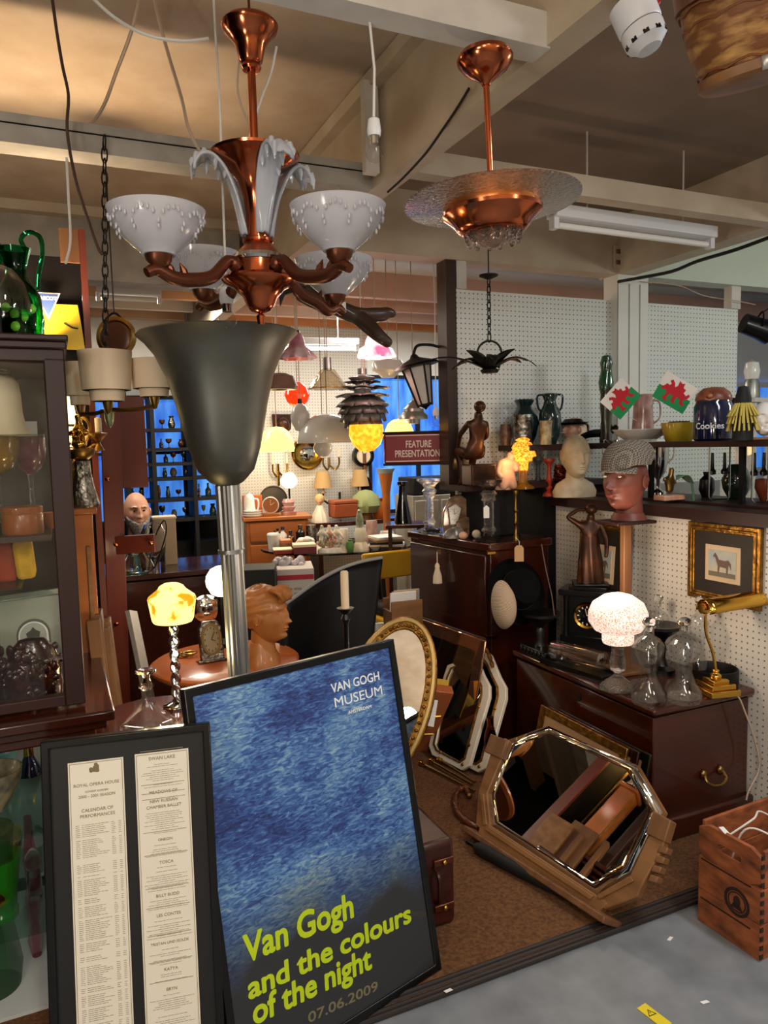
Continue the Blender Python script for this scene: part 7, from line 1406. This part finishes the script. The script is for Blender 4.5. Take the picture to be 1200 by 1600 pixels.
# iron flower pendant
DI = 2.8; fp_ = pd(765, 575, DI); ip = thing('iron_flower_light', 'blackened iron flower pendant on a chain before the pegboard', 'pendant light', fp_); u = DI / FPX
for k in range(11):
    t = 2 * PI * k / 11 + .1; rr = 74 + 14 * ((k * 7) % 3 - 1)
    mb = MB(); mb.grid(lambda i, j: Vector((math.cos(t) * rr * u * i - math.sin(t) * (j - .5) * .045 * math.sin(PI * min(1, .12 + i * .88)) ** .8, math.sin(t) * rr * u * i + math.cos(t) * (j - .5) * .055 * math.sin(PI * min(1, .12 + i * .88)) ** .8, -.01 + .05 * math.sin(PI * i * .75) + .03 * (i ** 3) * math.sin(k * 3))), 10, 4); mb.build('petal', M['iron'], ip, thick=.003)
MB().lathe([(0, -.02), (.03, -.018), (.036, -.008), (.02, 0), (0, 0)], 20).build('hub', M['iron'], ip); MB().lathe([(0, 0), (.014, .0), (.016, .03), (.011, .05), (0, .052)], 14).build('lamp_holder', M['black'], ip)
mb = MB(); mb.tube([(.045 * math.cos(a * PI / 10), 0, .055 + .045 * math.sin(a * PI / 10)) for a in range(20)], .004, 6, closed=True); mb.build('ring', M['iron'], ip)
z1 = pd(765, 434, DI).z - fp_.z; chain_mb((0, 0, .10), (0, 0, z1), None, .014, .0025).build('chain', M['iron'], ip); MB().lathe([(0, -.005), (.01, -.005), (.035, .006), (.036, .01), (0, .012)], 20).build('ceiling_cup', M['iron'], ip, (0, 0, z1)); mb = MB(); mb.tube([(0, 0, z1), (0, 0, 2.5 - fp_.z)], .003, 6); mb.build('cord', M['black_cable'], ip)
# carved flying figure
fo = pd(535, 485, 2.7); fy = thing('flying_figure', 'dark carved wooden flying woman hung beneath the beam', 'sculpture', fo)
J = lambda px, py, r, dd=0: (*(pd(px, py, 2.7 + dd) - fo), r)
skin('body', [J(545, 492, .034), J(520, 478, .032), J(498, 466, .034), J(486, 456, .016), J(474, 448, .026), J(505, 482, .018, -.05), J(482, 472, .016, -.1), J(462, 462, .012, -.1), J(512, 455, .018, .06), J(532, 446, .014, .1), J(556, 436, .010, .1), J(572, 505, .034), J(592, 525, .026, -.03), J(612, 540, .018, -.03), J(600, 492, .028, .05), J(606, 487, .022, .06), J(620, 492, .014, .06)],
     [(0, 1), (1, 2), (2, 3), (3, 4), (2, 5), (5, 6), (6, 7), (2, 8), (8, 9), (9, 10), (0, 11), (11, 12), (12, 13), (0, 14), (14, 15), (15, 16)], wood('dark_carved_wood', (66, 40, 28), (34, 20, 14), rough=.5), fy)
mb = MB()
for k in range(5): mb.tube([J(470, 446, 0)[:3], J(452 - 3 * k, 438 + 5 * k, 0, .02 * k)[:3], J(446 - 2 * k, 446 + 8 * k, 0, .02 * k)[:3]], [.02, .015, .002], 7)
mb.build('flowing_hair', M['rubber'], fy); mb = MB(); mb.tube([J(530, 470, 0)[:3], (0, 0, 2.46 - fo.z)], .002, 5); mb.build('hanging_wire', M['dull_cable'], fy)
mb = MB(); mb.prism([(-.012, 0), (.012, 0), (.012, -.035), (-.012, -.035)], -.001, .001); mb.build('paper_tag', M['white_paper'], fy, J(535, 472, 0, -.06)[:3])

# ================================================================ the lamps hung about the middle of the shop
def hung(label, box, d, parts, seg=28, wob=None, ztop=2.86, cordm=None, name='pendant_light', sy=1):
    r_, w, h = multi(name, label, 'pendant light', box, d, parts, seg=seg, wob=wob, sy=sy); mb = MB(); mb.tube([(0, 0, h * .97), (0, 0, ztop - r_.location.z)], .0028, 6); mb.build('cord', cordm or M['dull_cable'], r_); return r_, w, h
fr8 = lambda t, z: 1 + .09 * math.cos(8 * t)
lil = mat('lilac_frosted_glass', (150, 70, 100), .35, c2=(206, 180, 186), scale=9, coat=.4)
hung('purple frosted glass bell pendant beside the pewter lamp', (438, 518, 491, 562), 4.0, [('shade', [(.98, .02), (1, .08), (.78, .32), (.52, .45), (.42, .7), (.3, .9), (.12, .94), (.1, .9), (.36, .66), (.48, .42), (.92, .05)], lil, lambda t, z: 1 + .2 * math.cos(8 * t) * max(0, 1 - z / .06)), ('gallery', [(0, .9), (.2, .9), (.18, 1), (0, 1)], M['black'])])
lit_p = mat('lit_pink_glass', (255, 190, 180), .3, c2=(230, 70, 100), scale=7, emit=(255, 170, 150), es=1.6, lo=.45, hi=.62)
pk, w, h = hung('lit pink frilled glass pendant under the flying figure', (560, 521, 614, 559), 4.0, [('shade', [(.96, 0), (1, .06), (.92, .35), (.62, .48), (.55, .7), (.4, .92), (.1, 1), (.08, .95), (.5, .66), (.56, .44), (.86, .3)], lit_p, lambda t, z: 1 + .2 * math.cos(9 * t) * max(0, 1 - z / .06))])
light('pink_lamp_glow', 'POINT', pk.location + Vector((0, 0, -.05)), 1.2, (1, .7, .6), .04)
hung('white opal stepped pendant bowl below the pink lamp', (582, 562, 631, 591), 4.8, [('shade', [(0, 0), (.4, .02), (.7, .28), (1, .38), (1, .75), (.92, .85), (.9, .9), (0, .9)], M['opal']), ('cap', [(0, .88), (.3, .88), (.2, 1), (0, 1)], M['plastic'])])
fl2 = thin_glass('fluted_clear_glass', (244, 238, 228), .7, .05, .12)
r_, w, h = hung('clear fluted glass pendant with an amber scalloped rim', (484, 560, 541, 608), 4.2, [('shade', [(1, 0), (.95, .06), (.6, .4), (.35, .62), (.2, .66), (.15, .62), (.56, .36), (.9, .03)], fl2, fr8), ('tube_holder', [(0, .6), (.22, .6), (.22, 1), (0, 1)], M['alu'])]); MB().lathe([(w * .98, 0), (w * 1.0, h * .04), (w * .93, h * .05), (w * .9, 0)], 48, wob=fr8).build('amber_rim', M['amber_glass'], r_)
hung('glowing orange glass globe pendant in the middle of the shop', (445, 597, 485, 637), 5.0, [('globe', [(0, 0), (.4, .05), (.8, .22), (1, .5), (.8, .78), (.4, .95), (.15, 1), (0, 1)], mat('lit_orange_globe', (240, 66, 24), .15, emit=(235, 50, 16), es=.55, coat=.6))])
hung('white ribbed egg-shaped glass pendant under the orange globe', (455, 624, 485, 676), 4.6, [('shade', [(0, 0), (.5, .06), (.9, .28), (1, .5), (.75, .75), (.3, .86), (0, .86)], M['opal'], lambda t, z: 1 + .04 * math.cos(12 * t + 12 * z)), ('cap', [(0, .84), (.22, .84), (.22, 1), (0, 1)], M['black'])])
hung('brown metal oval shade pendant above the orange globe', (410, 584, 463, 609), 4.3, [('shade', [(.92, 0), (1, .2), (.8, .8), (.4, 1), (0, 1)], mat('brown_enamel', (120, 92, 78), .35), lambda t, z: 1 + .1 * math.cos(2 * t)), ('lamp_gallery', [(0, 0), (.5, 0), (.5, .3), (0, .3)], M['chrome'])])
hung('big white glass dome pendant to the side of the leafy grey lamp', (464, 647, 560, 692), 4.62, [('shade', [(.98, 0), (1, .06), (.93, .4), (.74, .74), (.4, .95), (0, 1), (0, .95), (.4, .9), (.7, .7), (.9, .4), (.95, .03)], M['opal'])], seg=40)
hung('white pear-shaped glass pendant below the big dome', (490, 688, 520, 714), 4.7, [('shade', [(0, 0), (.5, .05), (.95, .35), (1, .6), (.7, .95), (0, 1)], M['opal'])])
lit_d = mat('lit_yellow_dome', (255, 214, 120), .25, emit=(255, 200, 96), es=1.5)
for bx_, d, lb in (((406, 667, 460, 706), 5.2, 'lit yellow mushroom dome lamp next to the pewter uplighter'), ((600, 655, 648, 690), 4.9, 'lit yellow dome pendant just above the red sign')):
    r_, w, h = hung(lb, bx_, d, [('shade', [(.98, 0), (1, .1), (.96, .4), (.74, .78), (.4, .96), (0, 1)], lit_d)]); light('dome_lamp_glow', 'POINT', r_.location + Vector((0, -.05, -.08)), 2.5, (1, .75, .4), .05)
ga = mat('lit_amber_bowl', (255, 190, 50), .4, emit=(255, 170, 30), es=.8, c2=(230, 140, 20), scale=40)
rb, w, h = hung('amber glass bowl lamp with a jagged edge hanging under the leafy grey lamp', (546, 664, 600, 706), 4.24, [('bowl', [(0, 0), (.4, .03), (.8, .28), (1, .62), (.95, 1), (.9, .98), (.94, .62), (.75, .32), (.35, .08), (0, .06)], ga, lambda t, z: 1 + .02 * math.cos(15 * t))])
gs_ = mat('grey_lacquered_leaf', (112, 106, 104), .4, .3)
ar, w, h = hung('grey layered leaf pendant shaped like an artichoke', (524, 578, 613, 686), 4.3, [('canister', [(0, .92), (.16, .92), (.16, 1), (0, 1)], M['alu']), ('collar', [(.25, .80), (.48, .86), (.5, .87), (.2, .9), (.18, .8)], gs_), ('core', [(0, .05), (.12, .08), (.3, .3), (.35, .6), (.2, .82), (0, .82)], M['plastic'])], cordm=M['white_cable'])
lf = MB(); lf.grid(lambda i, j: Vector(((i - .5) * 1.0 * (1 - .25 * j ** 3), -.9 * j - .0, .12 * math.sin(j * 2) - .25 * (i - .5) ** 2)), 5, 5); lme = None
for ring, (zz, rr, tilt, s, nn) in enumerate(((.80, .10, 2, .62, 9), (.73, .34, 6, .72, 10), (.65, .32, 14, .74, 10), (.62, .42, 42, .74, 10), (.54, .58, 62, .62, 10), (.43, .64, 74, .56, 10), (.33, .56, 80, .50, 9), (.24, .40, 84, .46, 8), (.16, .22, 86, .40, 6))):
    for k in range(nn):
        t = 2 * PI * (k + .5 * (ring % 2)) / nn
        if lme is None: o = lf.build('leaf', gs_, ar, thick=.012); lme = o
        else: o = lme.copy(); COL.objects.link(o); o.parent = ar
        sc__ = s * w; o.scale = (sc__ * .92, sc__ * .95, sc__)
        o.rotation_euler = Euler((R(tilt), 0, t + PI / 2)); o.location = (rr * w * math.cos(t), rr * w * math.sin(t), zz * h)
hung('tiered brushed steel pendant above the red lettered sign', (624, 618, 669, 662), 4.7, [('tier', [(0, .15), (1, .15), (.97, .28), (.55, .5), (0, .5)], M['alu']), ('tier', [(0, .42), (.72, .42), (.7, .52), (.3, .7), (0, .7)], M['alu']), ('tier', [(0, .62), (.45, .62), (.4, .7), (.12, .8), (.08, 1), (0, 1)], M['alu']), ('lower_cup', [(0, 0), (.4, 0), (.45, .16), (0, .16)], M['alu'])])
# lantern on the post
ln = thing('street_lantern', 'black street lantern with frosted panes bracketed to the dark post', 'lantern', pd(664, 632, 4.0), 0, None, (0, R(-12), 0)); u = 4.0 / FPX; zt_ = 58 * u
MB().lathe([(10 * u, 0), (21 * u, zt_), (21 * u, zt_ + .004), (0, zt_ + .004)], 6).build('glass', mat('frosted_pane', (200, 190, 184), .4), ln); MB().lathe([(0, zt_ - .004), (36 * u, zt_ + .002), (34 * u, zt_ + .015), (8 * u, zt_ + .05), (4 * u, zt_ + .07), (0, zt_ + .075)], 24).build('cap', M['iron'], ln)
for k in range(6): t = 2 * PI * k / 6; MB().tube([(11 * u * math.cos(t), 11 * u * math.sin(t), -.01), (22 * u * math.cos(t), 22 * u * math.sin(t), zt_)], .005, 6).build('glazing_bar', M['iron'], ln)
MB().lathe([(0, -.03), (.01, -.02), (11 * u, -.004), (11 * u, .004), (0, .004)], 12).build('bottom_cap', M['iron'], ln); mb = MB(); mb.tube(spline([(0, 0, zt_ + .07), (.03, 0, zt_ + .11), (.10, .01, zt_ + .10), (.16, .02, zt_ + .07)], 5), .008, 8); mb.build('bracket', M['iron'], ln)
# red sign
fs = thing('red_sign', 'dark red sign reading feature presentation fixed to the post', 'sign', pd(647, 724, 4.05), R(-4)); w = px_size(93, 4.05); h = px_size(47, 4.05)
part_box(fs, 'box', (0, .03, h / 2), (w, .08, h), mat('sign_red', (128, 26, 34), .4), .012); part_box(fs, 'top_edge', (0, .03, h + .004), (w + .01, .09, .012), M['black_matt'], .003); part_box(fs, 'bottom_edge', (0, .03, -.004), (w + .01, .09, .012), M['black_matt'], .003)
sl = mat('sign_cream', (226, 206, 190), .5); 
for z in (h * .93, h * .08): mb = MB(); mb.box((0, -.011, z), (w * .94, .002, .006)); mb.build('border_stripe', sl, fs)
text('lettering', 'FEATURE', h * .32, sl, fs, (w * .08, -.0115, h * .53), align='CENTER', bold=.02, width=.66); text('lettering', 'PRESENTATION', h * .32, sl, fs, (w * .06, -.0115, h * .22), align='CENTER', bold=.02, width=.66)
mb = MB(); mb.bar((w / 2, .03, h * .5), (w / 2 + .05, .04, h * .5), .02, .02); mb.build('fixing', M['iron'], fs)
bulb_pendant('small clear bulb hanging over the red sign', 681, 560, 636, 668, 4.3, 13, 2.86)
# on the far wall
AW = 6.38
def onwall(px, py): return pa(px, py, AW)
def wall_thing(name, lb, cat, px, py): return thing(name, lb, cat, onwall(px, py), TH)
q = onwall(479, 708); u = q.y / FPX; t = wall_thing('convex_mirror', 'round gilt porthole mirror on the far white wall', 'mirror', 479, 708); mb = MB(); mb.at(Matrix.Rotation(PI / 2, 4, 'X')); mb.lathe([(17 * u, 0), (25 * u, 0), (26 * u, .03), (23 * u, .045), (17 * u, .03)], 40); mb.build('frame', M['brass'], t); mb = MB(); mb.at(Matrix.Rotation(PI / 2, 4, 'X')); mb.lathe([(18 * u, .012), (12 * u, .03), (5 * u, .038), (0, .04)], 32); mb.build('mirror_glass', M['mirror'], t)
t = wall_thing('wall_clock', 'round black wall clock with a pale dial on the far wall', 'clock', 566, 712); mb = MB(); mb.at(Matrix.Rotation(PI / 2, 4, 'X')); mb.lathe([(0, 0), (18 * u, 0), (18 * u, .04), (13 * u, .05), (12 * u, .03), (0, .03)], 32); mb.build('case', M['black'], t); mb = MB(); mb.at(Matrix.Rotation(PI / 2, 4, 'X')); mb.lathe([(0, .03), (12 * u, .03), (12 * u, .034), (0, .034)], 28); mb.build('dial', M['cream'], t); mb = MB(); mb.bar((0, -.037, 0), (.03, -.037, .03), .006, .003); mb.bar((0, -.037, 0), (-.015, -.037, .045), .005, .003); mb.build('hands', M['black'], t)
def sconce(lb, px, py, sp_, shade, mm, hgt):
    t = wall_thing('wall_light', lb, 'wall light', px, py); mb = MB()
    mb.tube([(0, -.03, -hgt * u), (0, -.03, .02)], .012, 8); mb.build('back_plate', mm, t)
    for s in (-1, 1):
        x = s * sp_ * u; mb = MB(); mb.tube(spline([(0, -.04, -.05), (x * .5, -.09, -.09), (x, -.09, -.04), (x, -.09, .02)], 5), .009, 7); mb.build('arm', mm, t); MB().lathe([(0, 0), (.02, 0), (.024, .01), (.01, .012), (.011, .09), (0, .09)], 12).build('candle', M['cream'], t, (x, -.09, .02))
        if shade: MB().lathe([(.085, 0), (.055, .15), (.051, .15), (.081, 0)], 24).build('shade', shade, t, (x, -.09, .07))
sconce('gilt two-arm wall light under the lit yellow dome', 433, 728, 11, None, M['brass'], 30); sconce('two-arm brass wall light beneath the big white dome', 512, 718, 13, None, M['brass_old'], 12); sconce('black wall light with two tan shades over the red-brown box', 529, 772, 31, mat('tan_shade', (196, 160, 104), .7), M['black'], 30)
t = wall_thing('shield_plaque', 'dark wooden shield plaque high on the far wall', 'plaque', 440, 665); MB().prism([(-.09, .1), (.09, .1), (.08, -.03), (0, -.12), (-.08, -.03)], -.02, .0).build('shield', M['mahog'], t, bev=.004); MB().ball((0, -.05, 0), (.06, .05, .07), 12, 9).build('boss', M['bronze'], t)
t = wall_thing('hanging_instrument', 'dark long-necked instrument hung under the wall clock', 'instrument', 568, 752); MB().prism(ell(.14, .18, 24, 0, -.04), -.05, 0).build('sound_box', M['mahog'], t, bev=.01); mb = MB(); mb.box((0, -.03, .14), (.03, .03, .24)); mb.build('neck', M['oak_dark'], t)
# low furniture and odd things at the back right of the middle
bn = thing('back_bench', 'low dark bench along the far wall holding odd ornaments', 'bench', rm(6.1, 2.5, CARP), TH); part_box(bn, 'top', (0, 0, .86), (1.0, .36, .04), M['mahog']); 
for x in (-.46, .46): part_box(bn, 'end', (x, 0, .42), (.04, .36, .84), M['mahog'])
def bench(px): d = 6.02 / (CT - (px - 600) / FPX * ST); q = pd(px, 800, d); q.z = CARP + .88; return q, d
q, d = bench(500); t = thing('doll', 'pale doll in a lace dress sitting on the far bench', 'doll', q); MB().lathe([(0, 0), (.08, 0), (.07, .06), (.04, .11), (.03, .14), (0, .15)], 24, wob=lambda t, z: 1 + .06 * math.cos(9 * t)).build('dress', M['cream_ceramic'], t); head_mb(None, .32, (0, 0, .185), None, True, .1, .8).build('head', M['skin'], t); MB().ball((0, .012, .198), (.042, .036, .045), 14, 10).build('hair', mat('blond_hair', (206, 170, 110), .8, bump=.6), t)
q, d = bench(536); t = thing('leather_box', 'red-brown leather box on the far bench under the wall light', 'box', q, TH); part_box(t, 'body', (0, 0, .09), (.22, .16, .12), mat('russet_leather', (150, 72, 36), .5), .01); part_box(t, 'lid', (0, 0, .165), (.225, .165, .035), mat('russet_lid', (160, 80, 40), .5), .01)
q, d = bench(572); t = thing('green_bonnet', 'pleated green cloth bonnet on a stand at the far bench', 'hat', q); MB().lathe([(0, .0), (.06, 0), (.05, .06), (0, .06)], 14).build('stand', M['oak'], t); MB().lathe([(0, .05), (.10, .06), (.13, .12), (.11, .2), (.05, .25), (0, .26)], 32, wob=lambda t, z: 1 + .04 * math.cos(14 * t)).build('bonnet', mat('green_cloth', (150, 158, 104), .9), t)
q, d = bench(592); t = thing('orange_vase', 'orange glass vase beside the green bonnet', 'vase', q); MB().lathe([(0, 0), (.05, 0), (.07, .08), (.04, .15), (.05, .18), (0, .16)], 20).build('vase', mat('orange_glaze', (206, 96, 30), .2, coat=.6), t)
ez = thing('wooden_stand', 'pale wooden stand with a flared top in front of the blue window', 'stand', (pd(604, 800, 6.1).x, 6.1, CARP)); zt_ = pd(604, 732, 6.1).z - CARP
MB().lathe([(0, 0), (.1, 0), (.05, .05), (.028, zt_ * .6), (.034, zt_ * .85), (.06, zt_ * .97), (0, zt_ * .97)], 16).build('post', M['pine'], ez); MB().lathe([(0, zt_ * .96), (.05, zt_ * .96), (.08, zt_), (.07, zt_), (0, zt_ * .98)], 20).build('glass_top', mat('blue_grey_glass', (150, 170, 180), .2), ez)
tv = thing('dark_cabinet', 'low grey cabinet with a black top set below the blue window', 'cabinet', (pd(672, 800, 6.35).x, 6.35, CARP), TH); part_box(tv, 'body', (0, 0, .55), (.5, .35, 1.1), M['grey_wood']); part_box(tv, 'black_top', (0, 0, 1.18), (.46, .3, .14), M['black_matt'], .01)
for s in (-1, 1): part_box(tv, 'door', (s * .125, -.18, .56), (.22, .012, 1.0), M['grey_wood'])
pot('white_jug', 'white ceramic jug standing at the corner behind the bureau', 'jug', vz, M['white_ceramic'], (676, 726, 700, 762), 3.96, 1.33) if False else None

# things beyond the right-hand end of the partition
sl_ = thing('spot_lamp', 'black studio spot lamp hanging beyond the pegboard\'s end', 'lamp', pd(1182, 512, 5.4), 0, None, (0, R(20), 0)); MB().at(Matrix.Rotation(PI / 2, 4, 'Y')).lathe([(0, -.1), (.07, -.1), (.075, .02), (.09, .1), (.08, .1), (0, .05)], 20).build('housing', M['black'], sl_); mb = MB(); mb.tube(spline([(0, .09, 0), (0, .0, .12), (0, -.09, 0)], 6), .006, 6); mb.build('yoke', M['black'], sl_); mb = MB(); mb.tube([(0, 0, .11), (.3, 0, 2.82 - sl_.location.z)], .004, 6); mb.build('cord', M['black_cable'], sl_)
sh_ = thing('side_shelf', 'plain pale shelf table beyond the pegboard\'s end', 'table', (pd(1190, 640, 5.2).x, 5.2, 0), TH); zq = pd(1174, 624, 5.2).z; part_box(sh_, 'top', (0, 0, zq - .015), (.5, .3, .03), M['white_wood'], .003)
for x in (-.22, .22): part_box(sh_, 'leg', (x, 0, (zq - .03) / 2), (.04, .26, zq - .03), M['white_wood'], .003)
multi('chrome_lamp', 'chrome lamp with a white globe top beyond the pegboard\'s end', 'lamp', (1162, 562, 1186, 624), 5.2, [('base', [(0, 0), (.95, 0), (1, .1), (.9, .4), (.7, .5), (0, .5)], M['alu']), ('globe', [(0, .45), (.8, .5), (1, .68), (.8, .9), (0, 1)], M['opal'])], z=zq)

# ================================================================ loose cables under the ceiling
cable('ceiling_cable', 'brown cable drooping over the grey trunking at the upper left', [(78, -30, 2.1), (88, 45, 2.12), (98, 105, 2.15), (107, 150, 2.2), (105, 205, 2.25), (118, 280, 2.25), (138, 345, 2.25), (152, 384, 2.25), (160, 398, 2.25)], .0045, M['brown_cable'])
cable('ceiling_cable', 'dusty cable curving down onto the trunking beside the brown one', [(220, -15, 1.98), (205, 50, 2.1), (182, 112, 2.22), (162, 165, 2.3), (140, 194, 2.36), (112, 198, 2.38)], .005, M['dull_cable'])
cable('ceiling_cable', 'pale cable end dangling below the trunking at left', [(104, 246, 2.3), (107, 310, 2.3), (110, 365, 2.3), (108, 390, 2.3), (102, 412, 2.3)], .004, M['white_cable'])
cable('ceiling_cable', 'pale cable running from the ceiling behind the glass plume', [(238, -20, 1.98), (248, 30, 2.06), (266, 95, 2.16), (284, 155, 2.25), (296, 205, 2.3), (321, 250, 2.35)], .005, M['dull_cable'])
cable('ceiling_cable', 'white flex looping across to the chandelier\'s top', [(138, -10, 1.75), (180, 28, 1.75), (230, 55, 1.75), (285, 64, 1.78), (326, 60, 1.8)], .004, M['white_cable'])
cable('ceiling_cable', 'thin white wire hanging along the chandelier\'s rod', [(432, 72, 1.84), (424, 112, 1.86), (408, 155, 1.87), (396, 195, 1.88), (386, 225, 1.88)], .003, M['white_cable'])
cable('ceiling_cable', 'loose grey wire dropping from the chandelier\'s cup', [(374, 92, 1.86), (371, 135, 1.88), (378, 168, 1.88), (390, 195, 1.88)], .0025, M['dull_cable'])
cable('beam_cable', 'black cable clipped along the underside of the main beam', [pb(733, 138, 1.085), pb(715, 168, 1.085), pb(690, 205, 1.085), pb(665, 240, 1.085), pb(630, 278, 1.085), pb(606, 300, 1.085)], .004, M['black_cable'])
cable('beam_cable', 'black cable sagging along the bottom of the right beam', [pb(1215, 366, 3.03), pb(1150, 390, 3.03), pb(1090, 408, 3.03), pb(1050, 424, 3.03), pb(1000, 434, 3.03), pb(966, 440, 3.03)], .009, M['black_cable'])
cable('wall_cable', 'thin pale cable strung along the rail right of the column', [pa(1000, 440, 3.42), pa(1060, 446, 3.42), pa(1100, 462, 3.42), pa(1150, 470, 3.42), pa(1180, 476, 3.42)], .003, M['dull_cable'])
sk = thing('wall_socket', 'old double socket plate on the cross beam above the column', 'socket', pa(966, 402, 3.43), TH); part_box(sk, 'plate', (0, 0, 0), (.07, .012, .13), M['beam'], .003)
for z in (-.03, .03): part_box(sk, 'outlet', (0, -.008, z), (.04, .006, .025), M['oak_dark'], .002)
